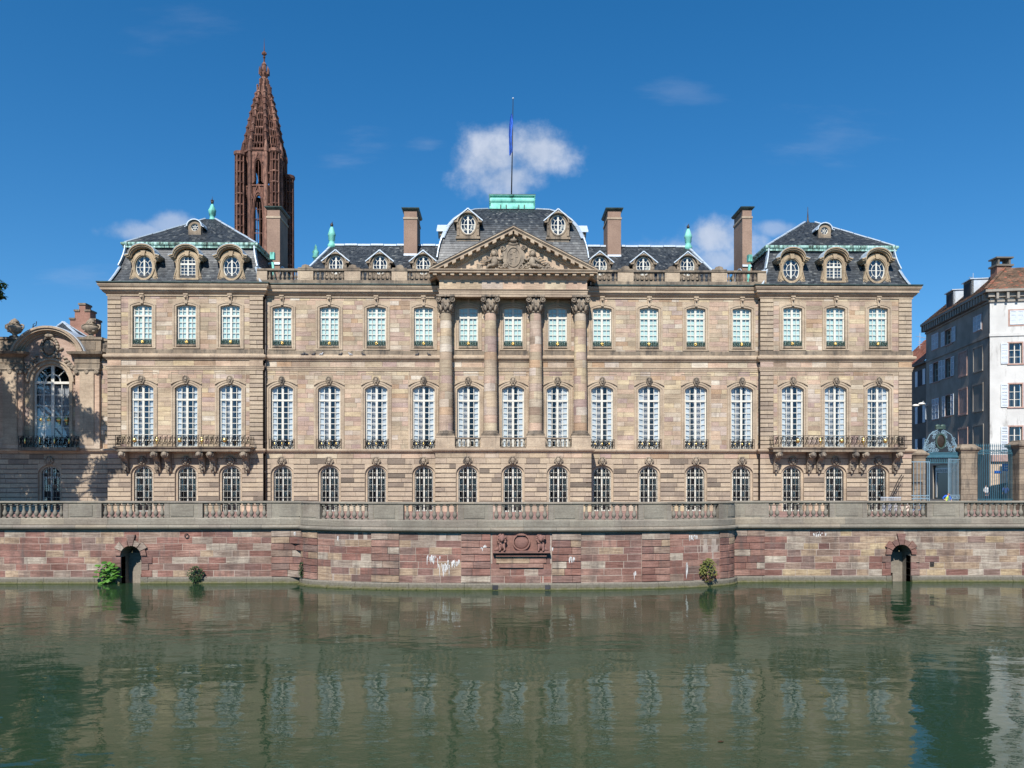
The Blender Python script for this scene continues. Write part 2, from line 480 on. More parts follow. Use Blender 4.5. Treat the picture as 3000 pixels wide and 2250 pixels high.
# ------------------------------------------------------------------ the setting: water, terrace, street
D_W = 52.3                                     # distance of the straight quay wall
def water_mat():
    t = NT('river_water')
    geo = t.node('ShaderNodeNewGeometry').outputs['Position']
    fine = t.noise(3.4, 3, .55, stretch=(.55, 1.0, 1), vec=geo)
    mid = t.noise(1.0, 2, .45, stretch=(.62, 1.0, 1), vec=geo)
    swell = t.noise(.30, 2, .4, stretch=(.7, 1.0, 1), vec=geo)
    patch = t.noise(.06, 3, .5, stretch=(.6, 1.4, 1), vec=geo)
    def madd(a, b, c):
        h = t.node('ShaderNodeMath', operation='MULTIPLY_ADD')
        for i, x in enumerate((a, b, c)):
            if isinstance(x, float): h.inputs[i].default_value = x
            else: t.put(x, h.inputs[i])
        return h.outputs[0]
    h = madd(fine, t.rng(patch, .36, .64, .05, .17), madd(mid, t.rng(patch, .3, .7, .42, .30), madd(swell, .9, 0.0)))
    t.bump(h, .40, .16)
    murk = t.ramp(t.noise(.05, 3, vec=geo), [(.3, (.016, .039, .018)), (.7, (.020, .043, .020))])
    t.b.inputs['IOR'].default_value = 1.333
    m = t.out(murk, .03, 0, .40)
    return m
M['water'] = water_mat()
mb = MB()
mb.add([(-600, -60, 0), (600, -60, 0), (600, D_W + .3, 0), (-600, D_W + .3, 0)], [(0, 1, 2, 3)])
mb.build('water', 'water', kind='structure')
def gravel():
    t = NT('terrace_gravel')
    c = t.ramp(t.noise(6, 6, .7), [(.3, (.22, .13, .11)), (.7, (.36, .23, .19))])
    c = t.mix(.5, c, t.ramp(t.noise(.4, 4), [(.35, (.7, .7, .7)), (.65, (1.2, 1.2, 1.2))]), 'MULTIPLY')
    return t.out(c, .95, 0, .1)
M['gravel'] = gravel()
M['asphalt'] = plain('street_asphalt', (.06, .06, .06, 1), .9, vary=.25)
M['earth'] = plain('town_ground', (.16, .14, .12, 1), .95, vary=.2)

# quay line in plan: straight wall with a bowed bastion in the middle
XB0, XB1, BOW = X(886, D_W), X(2148, D_W), 3.6
def bow(x):
    t = (2 * x - XB0 - XB1) / (XB1 - XB0)
    return BOW * math.sqrt(max(0, 1 - abs(t) ** 2.5)) if abs(t) < 1 else 0
PATH = []
xs = [-75 + i * .25 for i in range(int((XB0 + 75) / .25) + 1)] + [XB0]
for i in range(161):
    a = -PI / 2 + PI * i / 160
    xs.append((XB0 + XB1) / 2 + (XB1 - XB0) / 2 * math.sin(a))
xs += [XB1 + i * .25 for i in range(int((70 - XB1) / .25))]
xs = sorted(set(round(x, 5) for x in xs))
PATH = [Vector((x, D_W - bow(x))) for x in xs]
ARC = [0.0]
for a, b in zip(PATH, PATH[1:]): ARC.append(ARC[-1] + (b - a).length)
import bisect
def on_path(s):
    i = min(max(bisect.bisect_right(ARC, s) - 1, 0), len(ARC) - 2)
    u = (s - ARC[i]) / max(1e-9, ARC[i + 1] - ARC[i])
    p = PATH[i].lerp(PATH[i + 1], u)
    i0, i1 = max(i - 1, 0), min(i + 2, len(PATH) - 1)
    d = (PATH[i1] - PATH[i0]).normalized()
    return p, Vector((-d.y, d.x))              # point and inward normal
def quay(s, y, z):
    p, n = on_path(s)
    return (p.x + n.x * y, p.y + n.y * y, z)
PPX = [proj(p.x, p.y, 3)[0] for p in PATH]
def S(px):
    i = min(max(bisect.bisect_right(PPX, px) - 1, 0), len(PPX) - 2)
    u = (px - PPX[i]) / (PPX[i + 1] - PPX[i])
    return ARC[i] + u * (ARC[i + 1] - ARC[i])

# terrace behind the quay, out to the palace and past it
mb = MB()
edge = [(p.x, p.y + .35) for p in PATH[::3]] + [(PATH[-1].x, PATH[-1].y + .35)]
vs = [(x, y, G) for x, y in edge] + [(x, 130, G) for x, y in edge]
k = len(edge)
mb.add(vs, [(i, i + 1, k + i + 1, k + i) for i in range(k - 1)])
mb.build('terrace', 'gravel', kind='structure')
mb = MB()
mb.add([(-2500, 130, G - .004), (2500, 130, G - .004), (2500, 4000, G - .004), (-2500, 4000, G - .004)], [(0, 1, 2, 3)])
mb.add([(-2500, D_W + .2, G - .006), (-74, D_W + .2, G - .006), (-74, 130, G - .006), (-2500, 130, G - .006)], [(0, 1, 2, 3)])
mb.add([(69, D_W + .2, G - .006), (2500, D_W + .2, G - .006), (2500, 130, G - .006), (69, 130, G - .006)], [(0, 1, 2, 3)])
mb.build('ground', 'earth', kind='structure')
mb = MB()
mb.box(42.5, 68.5, 72.5, 129, G - .3, G + .72)
mb.build('street', 'asphalt', kind='structure')
mb = MB()
mb.box(-600, 600, -400, 3, -1, 5.2)
mb.build('near_quay', 'joint', kind='structure')

# ------------------------------------------------------------------ quay wall of red and yellow sandstone
QP = [(0, (0.224, 0.125, 0.108)), (.06, (0.262, 0.143, 0.122)), (.12, (0.271, 0.154, 0.133)), (.18, (0.207, 0.125, 0.114)), (.25, (0.253, 0.158, 0.136)), (.31, (0.217, 0.14, 0.126)), (.37, (0.303, 0.187, 0.159)), (.47, (0.227, 0.164, 0.147)), (.56, (0.282, 0.216, 0.181)),
      (.65, (0.365, 0.284, 0.212)), (.74, (0.409, 0.329, 0.222)), (.82, (0.334, 0.284, 0.246)), (.90, (0.415, 0.374, 0.323)), (1, (0.479, 0.438, 0.395))]
M['quay'] = stone('quay_sandstone', QP, 'CONSTANT', vary=.7, stain=.7, stain_col=(.10, .08, .072, 1), bands=.75, lo=.50, hi=.70, bump=1.0)
M['quay_grey'] = stone('grey_quay_sandstone', [(0, (.21, .195, .165)), (.4, (.25, .23, .19)), (.7, (.235, .21, .18)), (1, (.29, .255, .20))], vary=.5, stain=.5, stain_col=(.12, .115, .10, 1), bump=.6)
def algae():
    t = NT('algae_stone')
    z = t.node('ShaderNodeSeparateXYZ'); t.put(t.node('ShaderNodeNewGeometry').outputs['Position'], z.inputs[0])
    n = t.noise(3, 5)
    ad = t.node('ShaderNodeMath', operation='MULTIPLY_ADD'); ad.inputs[1].default_value = .35
    t.put(n, ad.inputs[0]); t.put(z.outputs[2], ad.inputs[2])
    c = t.ramp(t.rng(ad.outputs[0], .1, .75), [(0, (.06, .065, .022)), (.22, (.10, .095, .04)), (.42, (.15, .135, .10)), (1, (.18, .16, .132))])
    c = t.mix(.5, c, t.ramp(t.noise(8, 5), [(.3, (.6, .6, .6)), (.7, (1.35, 1.35, 1.35))]), 'MULTIPLY')
    t.bump(n, .5, .03)
    return t.out(c, .8, 0, .3)
M['algae'] = algae()
M['redstone'] = stone('red_carved_sandstone', [(0, (.245, .135, .11)), (1, (.205, .115, .10))], vary=.4, stain=.6, stain_col=(.08, .06, .055, 1), lo=.5, hi=.68)
M['whitewash'] = plain('white_lime_runs', (.58, .56, .54, 1), .9, vary=.2)
M['mortar_pale'] = plain('pale_mortar', (.36, .29, .24, 1), .95, vary=.25)

wall = thing('quay_wall', 'red and yellow sandstone river wall with bowed middle and two arched outlets', 'quay wall', (0, D_W, 0))
ZB, ZT = .45, 3.72
NC = 7
course = (ZT - ZB) / NC
S0, S1 = S(-320), S(3330)
RUST = [(795, 888), (889, 931), (1088, 1170), (1351, 1437), (1617, 1702), (1880, 1962), (2108, 2149), (2150, 2240)]
RUST = [(S(a), S(b)) for a, b in RUST]
PANEL = (S(1438), S(1616))
ARCHES = [(S(355), S(415)), (S(2609), S(2668))]
AZC, AZS = 2.62, 1.95                                           # crown and springing of the outlets
blocked = [(a, b, -1, AZC + .0) for a, b in ARCHES]
rnd = random.Random(3)
stones = []
zones = []
edges_ = [S0] + sorted([e for r in RUST for e in r] + list(PANEL)) + [S1]
for a, b in zip(edges_, edges_[1:]):
    if b - a < .02: continue
    mid = (a + b) / 2
    zones.append((a, b, any(r[0] < mid < r[1] for r in RUST), PANEL[0] < mid < PANEL[1]))
SR = S(2240)
for a, b, rust, panel in zones:
    for c in range(NC):
        z0, z1 = ZB + c * course, ZB + (c + 1) * course
        if panel and c >= 2: continue
        spans = [(a, b)]
        for oa, ob, _, _ in blocked:
            if z0 < AZC - .02:
                spans = [q for s0, s1 in spans for q in ([(s0, min(s1, oa)), (max(s0, ob), s1)] if s0 < oa and s1 > ob else [(s0, s1)]) if q[1] - q[0] > .05]
        for s0, s1 in spans:
            x = s0
            while x < s1 - .01:
                L = rnd.uniform(.75, 1.75) if not rust else rnd.uniform(.7, 1.6)
                if s1 - (x + L) < .55: L = s1 - x
                if L > 2.1: L /= 2
                right = x > SR
                q = rnd.random()
                if right: tone = rnd.choice([.05, .2, .33, .40, .5, .6, .68, .70, .77, .80, .84, .86, .93, .97])
                else: tone = rnd.choice([.02, .05, .08, .16, .18, .22, .28, .33, .40, .41, .5, .6, .67, .69, .85] if rnd.random() < .93 else [.95, .93])
                if c == NC - 1 and rnd.random() < .5: tone = rnd.choice([.5, .6, .85, .84])
                stones.append((x, x + L, z0, z1, rust, tone))
                x += L
def quay_stone(mb, st):
    a, b, z0, z1, rust, tone = st
    pr = -.075 + rnd.uniform(-.006, .006) if rust else rnd.uniform(-.012, .012)
    j = .007
    zj = .03 if rust else j
    # short runs so that the stone follows the bow
    n = 2 if bow((on_path(a)[0].x + on_path(b)[0].x) / 2) > 0 else 1
    if n == 1: mb.block(a + j, b - j, z0 + zj, z1 - (.006 if rust else j), pr, .2, .018, tone)
    else:
        m = (a + b) / 2; ch = .018
        vs = []
        for s_, e in ((a + j, ch), (m, 0), (b - j, -ch)):
            vs += [(s_ + e, pr, z0 + zj + ch), (s_ + e, pr, z1 - zj * .4 - ch), (s_, pr + ch, z0 + zj), (s_, pr + ch, z1 - zj * .4), (s_, .2, z0 + zj), (s_, .2, z1 - zj * .4)]
        fs = []
        for q in (0, 6):
            fs += [(q, q + 6, q + 7, q + 1), (q, q + 2, q + 8, q + 6), (q + 1, q + 7, q + 9, q + 3), (q + 2, q + 4, q + 10, q + 8), (q + 3, q + 9, q + 11, q + 5)]
        fs += [(0, 1, 3, 2), (2, 3, 5, 4), (12, 14, 15, 13), (14, 16, 17, 15)]
        mb.add(vs, fs, tone)
def visible(st):
    return proj(*quay((st[0] + st[1]) / 2, 0, 2))[0]
order = sorted(range(len(stones)), key=lambda i: (not (0 < visible(stones[i]) < 3000), -(stones[i][1] - stones[i][0]) * (stones[i][3] - stones[i][2])))
rest = MB(quay)
for n_, i in enumerate(order):
    if n_ < 300:
        q = MB(quay); quay_stone(q, stones[i]); q.build('stone', 'quay', wall)
    else: quay_stone(rest, stones[i])
rest.build('wall_stones', 'quay', wall, kind='stuff')
# mortar core behind the stones (open at the outlets), base course, cornice
core = MB(quay)
def runs(a, b, step=.6):
    n = max(1, int(math.ceil((b - a) / step)))
    return [(a + (b - a) * i / n, a + (b - a) * (i + 1) / n) for i in range(n)]
def core_span(a, b, z0, z1, y0=.012, y1=.5):
    for p, q in runs(a, b):
        core.add([(p, y0, z0), (q, y0, z0), (q, y0, z1), (p, y0, z1), (p, y1, z1), (q, y1, z1)], [(0, 1, 2, 3), (3, 2, 5, 4)], .5)
cuts = [S0, ARCHES[0][0], ARCHES[0][1], ARCHES[1][0], ARCHES[1][1], S1]
for a, b in ((cuts[0], cuts[1]), (cuts[2], cuts[3]), (cuts[4], cuts[5])): core_span(a, b, -1.2, 3.9)
for a, b in ARCHES: core_span(a, b, AZC, 3.9)
core.build('wall_core', 'mortar_pale', wall)
bz = MB(quay)
for a, b in ((cuts[0], cuts[1]), (cuts[2], cuts[3]), (cuts[4], cuts[5])):
    for p, q in runs(a, b, 1.9):
        pr = -.16 + rnd.uniform(-.015, .015)
        n_ = 3
        prof = [(pr - .06, -.8), (pr - .06 + rnd.uniform(-.02, .02), .05), (pr, .12), (pr, ZB - .1), (pr + .10, ZB - .005), (.1, ZB - .005)]
        vs, fs = [], []
        for i in range(n_ + 1):
            s_ = p + .008 + (q - p - .016) * i / n_
            vs += [(s_, o, z) for o, z in prof]
        pc = len(prof)
        for i in range(n_):
            fs += [(i * pc + t, (i + 1) * pc + t, (i + 1) * pc + t + 1, i * pc + t + 1) for t in range(pc - 1)]
        fs += [tuple(range(pc)), tuple(range(n_ * pc, (n_ + 1) * pc))[::-1]]
        m1 = MB(quay); m1.add(vs, fs); m1.build('base_stone', 'algae', wall)
# sheet-piling ledge at the foot of the bow's left end
ld = MB(quay)
for p, q in runs(S(880), S(1262), .9):
    ld.add([(p + .02, -.42, -.3), (q - .02, -.42, -.3), (q - .02, -.42, .05), (p + .02, -.42, .05), (p + .02, -.1, .09), (q - .02, -.1, .09)], [(0, 1, 2, 3), (3, 2, 5, 4)])
ld.build('foot_ledge', 'algae', wall)
# cornice roll, cut into stones
def path_prof(prof, a, b, name, mat, parent, step=2.2, sub=4, separate=True, gap=.006):
    big = MB(quay)
    for p, q in runs(a, b, step):
        m1 = MB(quay) if separate else big
        pc = len(prof); vs, fs = [], []
        for i in range(sub + 1):
            s_ = p + gap + (q - p - 2 * gap) * i / sub
            vs += [(s_, o, z) for o, z in prof]
        for i in range(sub):
            fs += [(i * pc + t, (i + 1) * pc + t, (i + 1) * pc + t + 1, i * pc + t + 1) for t in range(pc - 1)]
        fs += [tuple(range(pc)), tuple(range(sub * pc, (sub + 1) * pc))[::-1]]
        m1.add(vs, fs)
        if separate: m1.build(name, mat, parent)
    if not separate: big.build(name, mat, parent)
roll = [(.1, 3.73), (-.05, 3.73), (-.08, 3.80), (-.2, 3.83), (-.29, 3.88), (-.33, 3.97), (-.30, 4.07), (-.22, 4.12), (.2, 4.13)]
path_prof(roll, S0, S1, 'cornice_stone', 'quay_grey', wall)
# the two outlets: fan of voussoirs, jamb blocks, deep reveal and blocked back wall
for (a, b), seed, redk in ((ARCHES[0], 1, 0), (ARCHES[1], 2, 1)):
    rr = random.Random(seed); c = (a + b) / 2; r0 = (b - a) / 2
    for k in range(7):
        a0, a1 = PI * k / 7, PI * (k + 1) / 7
        out = (1.62 if k == 3 else (1.35 if k % 2 else 1.18)) * (r0 + .12) * 1.12
        cx_ = lambda q, w: c + w * math.cos(q)
        cz_ = lambda q, w: AZS + w * math.sin(q)
        m1 = MB(quay)
        e = .035
        pts = [(cx_(a0 + e, r0), cz_(a0 + e, r0)), (cx_((a0 + a1) / 2, r0), cz_((a0 + a1) / 2, r0)), (cx_(a1 - e, r0), cz_(a1 - e, r0)),
               (cx_(a1 - e / 2, out), cz_(a1 - e / 2, out)), (cx_(a0 + e / 2, out), cz_(a0 + e / 2, out))]
        m1.plate(pts, -.14 - .03 * rr.random(), 1.1 if False else .6, rr.choice([.3, .5, .6, .85] if not redk else [.05, .2, .3, .16]))
        m1.build('voussoir', 'quay', wall)
    z = -.5; k = 0
    while z < AZS - .1:
        h = .47 if z > 0 else .95
        for sgn in (-1, 1):
            w = .62 if k % 2 else .38
            if sgn > 0 and not redk: w += .12
            m1 = MB(quay)
            x0, x1 = (a - w, a + .0) if sgn < 0 else (b, b + w)
            m1.block(x0, x1, z + .01, min(z + h, AZS - .02), -.07 if z > 0 else -.2, .6, .02, rr.choice([.2, .33, .5, .6, .12]))
            m1.build('jamb_stone', 'quay' if z > 0 else 'algae', wall)
        z += h; k += 1
    m1 = MB(quay)
    cin = contour(r0, -.8, AZS, AZS + r0, 12); cin2 = contour(r0 + .02, -.8, AZS, AZS + r0 + .02, 12)
    m1.band(cin2, cin, .05, 1.5, .5)
    m1.tf = lambda x, y, z, c=c: quay(c + x, y, z)
    m1.v = []; m1.f = []; m1.r = []; m1.mi = []; m1.sm = []
    m1.band(cin2, cin, .05, 1.5, .5)
    # back wall with a dark drain hole
    hx = .12 if not redk else -.28
    m1.box(-r0, hx, 1.1, 1.3, -.8, AZS + .1, .6); m1.box(hx + .3, r0, 1.1, 1.3, -.8, AZS + .1, .5); m1.box(hx, hx + .3, 1.1, 1.3, .52, AZS + .1, .55); 
    m1.box(-r0, r0, 1.55, 1.6, -.8, AZS + r0 + .1, 0)
    m1.build('outlet_lining', 'quay_grey', wall)
# carved middle panel with two lions and an oval shield
pc0, pc1 = PANEL; pm = (pc0 + pc1) / 2
m1 = MB(quay)
for p, q in runs(pc0, pc1, 1.1): m1.block(p + .004, q - .004, ZB + 2 * course, ZB + 2.75 * course, .0, .2, .012, rnd.random())
m1.build('panel_lower_course', 'redstone', wall)
m1 = MB(quay)
for p, q in runs(pc0 + .35, pc1 - .35, 1.4): m1.block(p + .004, q - .004, ZB + 2.8 * course, ZB + 3.75 * course, -.08, .2, .012, rnd.random())
m1.box(pc0 + .55, pc1 - .55, -.12, .1, ZB + 2.2 * course, ZB + 2.75 * course, .3)
m1.build('panel_tablet', 'quay', wall)
m1 = MB(quay)
m1.box(pc0 + .1, pc0 + .36, -.02, .2, ZB + 2.75 * course, ZT, .2); m1.box(pc1 - .36, pc1 - .1, -.02, .2, ZB + 2.75 * course, ZT, .7)
m1.box(pc0 + .36, pc1 - .36, .0, .2, ZB + 3.75 * course, ZT, .2)
m1.build('panel_field', 'redstone', wall)
m1 = MB(quay)
for z0, z1, o, e in ((2.22, 2.30, -.24, .34), (2.38, 2.46, -.30, .22), (2.46, 2.60, -.42, .12)):
    for p, q in runs(pc0 + e, pc1 - e, .8): m1.box(p, q, o, .1, z0, z1, .3)
m1.build('ledge', 'redstone', wall)
for sgn in (-1, 1):
    m1 = MB(quay); m1.smooth = True
    cx = pm + sgn * 1.28
    m1.ball((cx, -.12, 2.98), (.24, .24, .36), 8, 6); m1.ball((cx, -.22, 3.38), (.25, .23, .26), 8, 6)
    m1.ball((cx - sgn * .02, -.40, 3.34), (.13, .16, .13), 6, 5); m1.ball((cx, -.46, 3.27), (.08, .08, .06), 5, 4)
    rr = random.Random(5 + sgn)
    for k in range(26):
        a = rr.uniform(0, 2 * PI); q = rr.uniform(.2, .29)
        m1.ball((cx + q * math.cos(a), -.18 - rr.random() * .12, 3.38 + q * math.sin(a) - (.06 if math.sin(a) < 0 else 0)), .085, 5, 4)
    for e in (-.12, .13): m1.tube([(cx + e, -.2, 3.1), (cx + e * 1.1, -.32, 2.85), (cx + e * 1.2 + sgn * -.04, -.36, 2.66), (cx + e * 1.2, -.48, 2.63)], [.1, .085, .07, .08], 6)
    m1.tube([(cx + sgn * .1, -.1, 2.8), (cx + sgn * .3, -.15, 2.7), (cx + sgn * .42, -.2, 2.66), (cx + sgn * .5, -.2, 2.66)], [.14, .15, .09, .05], 6)
    m1.build('lion', 'redstone', wall)
m1 = MB(lambda x, y, z: quay(pm + x, y, z))
m1.band(oval(.58, .56, 3.17, 24), oval(.49, .47, 3.17, 24), -.16, .05, .2, closed=True)
m1.smooth = True; m1.ball((0, -.0, 3.17), (.49, .10, .47), 14, 8); m1.smooth = False
m1.plate([(-.3, 3.6), (.3, 3.6), (.16, 3.72), (-.16, 3.72)], -.2, .05)
m1.build('shield', 'redstone', wall)
for px in (1451, 1604):
    s_ = S(px); m1 = MB(quay); m1.box(s_ - .18, s_ + .18, -.235, .0, .06, .34, 0); m1.build('drain_hole', 'room', wall)
m1 = MB(quay)
s_ = S(548)
m1.tube([quay(s_ + .15 * math.cos(i * PI / 6), -.06, 3.38 + .16 * math.sin(i * PI / 6)) for i in range(13)], .025, 6) if False else None
m1.tf = lambda x, y, z: quay(s_ + x, y, z)
m1.tube([(.14 * math.cos(i * PI / 6), -.07, 3.34 + .15 * math.sin(i * PI / 6)) for i in range(13)], .028, 6)
m1.tube([(0, .02, 3.49), (0, -.09, 3.49)], .03, 6)
m1.build('mooring_ring', 'pipe', wall)
s_ = S(2730); m1 = MB(quay); m1.box(s_ - .14, s_ + .14, -.05, .05, 1.12, 1.42); m1.ball((s_, -.06, 1.27), (.07, .04, .07), 6, 4); m1.build('iron_plate', 'pipe', wall)
# white lime runs on a few stones
wr = random.Random(11)
for px, z, w, h in ((1265, 2.2, .5, .55), (1300, 1.7, .35, .8), (1330, 1.9, .6, .4), (1420, 2.9, .3, .3), (862, 3.55, .25, .25), (990, 3.5, .1, .3), (1610, 2.9, .28, .5), (2032, 3.45, .4, .3), (2012, 1.6, .06, 1.0), (1675, 2.1, .4, .3), (1860, 1.1, .08, .5), (2400, 3.5, .5, .2)):
    s_ = S(px); m1 = MB(quay)
    for k in range(16 if w > .3 else 5):
        x = s_ + wr.gauss(0, w * .42); zz = z + wr.uniform(-.12, .08); ww = wr.uniform(.012, .05); hh = h * wr.uniform(.25, 1.1)
        on = any(r[0] < x < r[1] for r in RUST); y = -.088 if on else -.0155
        m1.add([(x - ww, y, zz), (x + ww, y, zz + .02), (x + ww * .7, y, zz - hh * .6), (x, y, zz - hh), (x - ww * .8, y, zz - hh * .7)], [(0, 4, 3, 2, 1)])
    m1.build('lime_stain', 'whitewash', wall)

# ------------------------------------------------------------------ quay balustrade
bal = thing('quay_balustrade', 'long grey stone balustrade on top of the river wall', 'balustrade', (0, D_W, 4.13))
plinth = [(.42, 4.131), (-.10, 4.131), (-.12, 4.16), (-.12, 4.52), (-.06, 4.60), (.36, 4.60), (.42, 4.56)]
path_prof(plinth, S0, S1, 'plinth_stone', 'quay_grey', bal, 3.1, 6, gap=.004)
rail = [(.36, 5.60), (-.02, 5.60), (-.06, 5.64), (-.09, 5.66), (-.09, 5.74), (-.05, 5.78), (.33, 5.78), (.37, 5.74), (.37, 5.66)]
path_prof(rail, S0, S1, 'rail_stone', 'quay_grey', bal, 3.3, 6, gap=.003)
SECT = [(-220, -20, 10), (2, 186, 10), (298, 482, 10), (594, 782, 10), (938, 1080, 8), (1182, 1342, 8), (1444, 1607, 8), (1709, 1870, 8), (1967, 2105, 8), (2252, 2430, 10), (2540, 2715, 10), (2823, 3003, 10), (3110, 3300, 10)]
bp = [(.13, 4.60), (.13, 4.68), (.075, 4.70), (.085, 4.74), (.125, 4.80), (.155, 4.89), (.15, 4.98), (.11, 5.08), (.075, 5.2), (.068, 5.34), (.085, 5.40), (.065, 5.43), (.065, 5.46), (.10, 5.50), (.12, 5.52), (.12, 5.60)]
tb = MB(); tb.smooth = True; tb.lathe(bp[2:-2], 0, 0, 12); tb.smooth = False
tb.box(-.13, .13, -.13, .13, 4.60, 4.69); tb.box(-.12, .12, -.12, .12, 5.51, 5.602)
proto = None
for a, b, n in SECT:
    for i in range(n):
        if a == 2252 and i == 2: continue             # one baluster is missing here
        p, nn = on_path(S(a + (b - a) * (i + .5) / n))
        loc = (p.x + nn.x * .14, p.y + nn.y * .14, 0)
        if proto is None: proto = tb.build('baluster', 'quay_grey', bal, loc); o = proto
        else: o = copy_part(proto, bal, loc)
        o.rotation_euler.z = math.atan2(nn.y, nn.x) - PI / 2 + random.uniform(-.05, .05)
prev = -420
for a, b, n in SECT + [(3420, 3430, 0)]:
    s0, s1 = S(prev), S(a)
    if s1 - s0 > .5:
        m1 = MB(quay)
        for p, q in runs(s0, s1, .5): m1.box(p, q, -.02, .30, 4.598, 5.605, .4)
        o = m1.build('pier', 'quay_grey', bal)
        L = s1 - s0
        e0, e1 = s0 + L * .17, s0 + L * (.76 if L < 3.4 else .6)
        m1 = MB(quay)
        for p, q in runs(e0, e1, .5): m1.box(p, q, -.055, .0, 4.72, 5.50, .2)
        m1.build('raised_panel', 'quay_grey', o)
        if L > 3.4:
            m1 = MB(quay)
            for p, q in runs(s0 + L * .66, s1 - .15, .5): m1.box(p, q, -.055, .0, 4.72, 5.50, .8)
            m1.build('raised_panel', 'quay_grey', o)
        for e in (s0, s1 - .34):
            m1 = MB(quay); m1.box(e - .0, e + .34, -.05, .0, 4.61, 5.595, .6)
            m1.build('pier_strip', 'quay_grey', o)
    prev = b

# ------------------------------------------------------------------ the palace
pal = thing('palace', 'long three storey sandstone palace with columned pediment and slate mansard pavilions', 'palace', (X(1500), F, G))
XL0, XL1 = X(315, PAV), X(771, PAV)            # left pavilion
XR0, XR1 = X(2227, PAV), X(2671, PAV)          # right pavilion
XC0, XC1 = X(1275, AV), X(1733, AV)            # middle projection of the ground floor
XMID = X(1503)
DEEP = F + 14
zA = dict(b=Z(1015), s=Z(904.5), c=Z(900), ob=Z(1026), ot=Z(883), hw=.885, ow=1.26)
zB = dict(b=Z(1318), s=Z(1141), c=Z(1129), ob=Z(1319), ot=Z(1113), hw=1.03, ow=1.42)
zC = dict(b=G, s=Z(1388), c=Z(1362), ob=G, ot=Z(1361), hw=1.05, ow=1.06)
Z_STR0, Z_STR1 = Z(1330), Z(1316)              # lower string course
WIN_L = [417, 546, 675]; WIN_M = [826.5, 964.6, 1102.5, 1241, 1372, 1503, 1633.5, 1764, 1901.5, 2038.7, 2173.5]; WIN_R = [2322, 2448, 2573]
wl_ = [X(p, PAV) for p in WIN_L]; wm_ = [X(p) for p in WIN_M]; wr_ = [X(p, PAV) for p in WIN_R]
wc_ = [X(p, AV) for p in (1370, 1502.5, 1636)]

def lay(x0, x1, levels, ops, yf, lens, rr, courses=.42, gap=.008):
    """ashlar between openings: list of (x0, x1, z0, z1, y)"""
    res = []; zs = sorted(levels)
    rows = []
    for a, b in zip(zs, zs[1:]):
        n = max(1, round((b - a) / courses))
        rows += [(a + (b - a) * i / n, a + (b - a) * (i + 1) / n) for i in range(n)]
    for z0, z1 in rows:
        spans = [(x0, x1)]
        for oa, ob, oz0, oz1 in ops:
            if oz0 < z1 - .01 and oz1 > z0 + .01:
                ns = []
                for s0, s1 in spans:
                    if ob <= s0 or oa >= s1: ns.append((s0, s1)); continue
                    if oa > s0 + .01: ns.append((s0, oa))
                    if ob < s1 - .01: ns.append((ob, s1))
                spans = ns
        for s0, s1 in spans:
            x = s0
            while x < s1 - .01:
                L = rr.uniform(*lens)
                if s1 - (x + L) < lens[0] * .7: L = s1 - x
                res.append((x + gap, x + L - gap, z0 + gap, z1 - gap, yf))
                x += L
    return res
def core_wall(mb, x0, x1, z0, z1, ops, yf, yb):
    zs = sorted(set([z0, z1] + [min(max(o[i], z0), z1) for o in ops for i in (2, 3)]))
    for a, b in zip(zs, zs[1:]):
        if b - a < .01: continue
        for xa, xb, *_ in lay(x0, x1, [a, b], ops, yf, (900, 1000), random, 100, 0): mb.box(xa, xb, yf, yb, a, b, .5)

def ops_of(xsl, d): return [(x - d['ow'], x + d['ow'], d['ob'], d['ot']) for x in xsl]
rr = random.Random(21)
ash, rus, quo = [], [], []
corem = MB()
QW = X(355, PAV) - XL0                           # width of the corner quoin strips
Z_CB = Z(875); Z_S2 = Z(1040); Z_S1 = Z(1089)
for (x0, x1, yf, wins, pav) in ((XL0, XL1, PAV, wl_, 1), (XL1, XR0, F, wm_, 0), (XR0, XR1, PAV, wr_, 1)):
    a, b = (x0 + QW, x1 - QW) if pav else (x0, x1)
    up = ops_of(wins, zA); pi_ = ops_of(wins, zB)
    ash += lay(a, b, [Z_S2, zA['ob'], zA['ot'], Z_CB + .02], up, yf, (.55, 1.55), rr)
    ash += lay(a, b, [Z(1076), Z(1060)], [], yf, (1.0, 2.0), rr, 1)
    ash += lay(a, b, [Z_STR1, zB['ot'], Z_S1], pi_, yf, (.55, 1.5), rr)
    core_wall(corem, x0, x1, Z_S1 - .02, Z_CB + .3, up, yf + .014, yf + .6)
    core_wall(corem, x0, x1, Z_STR0, Z_S1, pi_, yf + .014, yf + .6)
    if pav:
        for e in (x0, x1 - QW):
            quo += lay(e, e + QW, [Z_STR1, Z_S1], [], yf - .06, (.6, 1.3), rr, .41)
            quo += lay(e, e + QW, [Z_S2, Z_CB], [], yf - .06, (.6, 1.3), rr, .41)
            ash += lay(e, e + QW, [Z(1076), Z(1060)], [], yf - .05, (1.0, 2.0), rr, 1)
    segs = [(x0, x1, yf, wins)] if pav else [(x0, XC0, F, wm_[:4]), (XC0, XC1, AV, wc_), (XC1, x1, F, wm_[7:])]
    for a, b, y, ws in segs:
        og = ops_of(ws, zC)
        rus += lay(a, b, [G + .55, zC['ot'], Z_STR0 - .42], og, y, (.8, 1.7), rr, .415)
        ash += lay(a, b, [Z_STR0 - .42, Z_STR0], [], y - .02, (1.0, 2.0), rr, 1)
        ash += lay(a, b, [G, G + .55], og, y - .06, (1.1, 2.2), rr, 1)
        core_wall(corem, a, b, G - .2, Z_STR0 + .05, og, y + .06, y + .6)
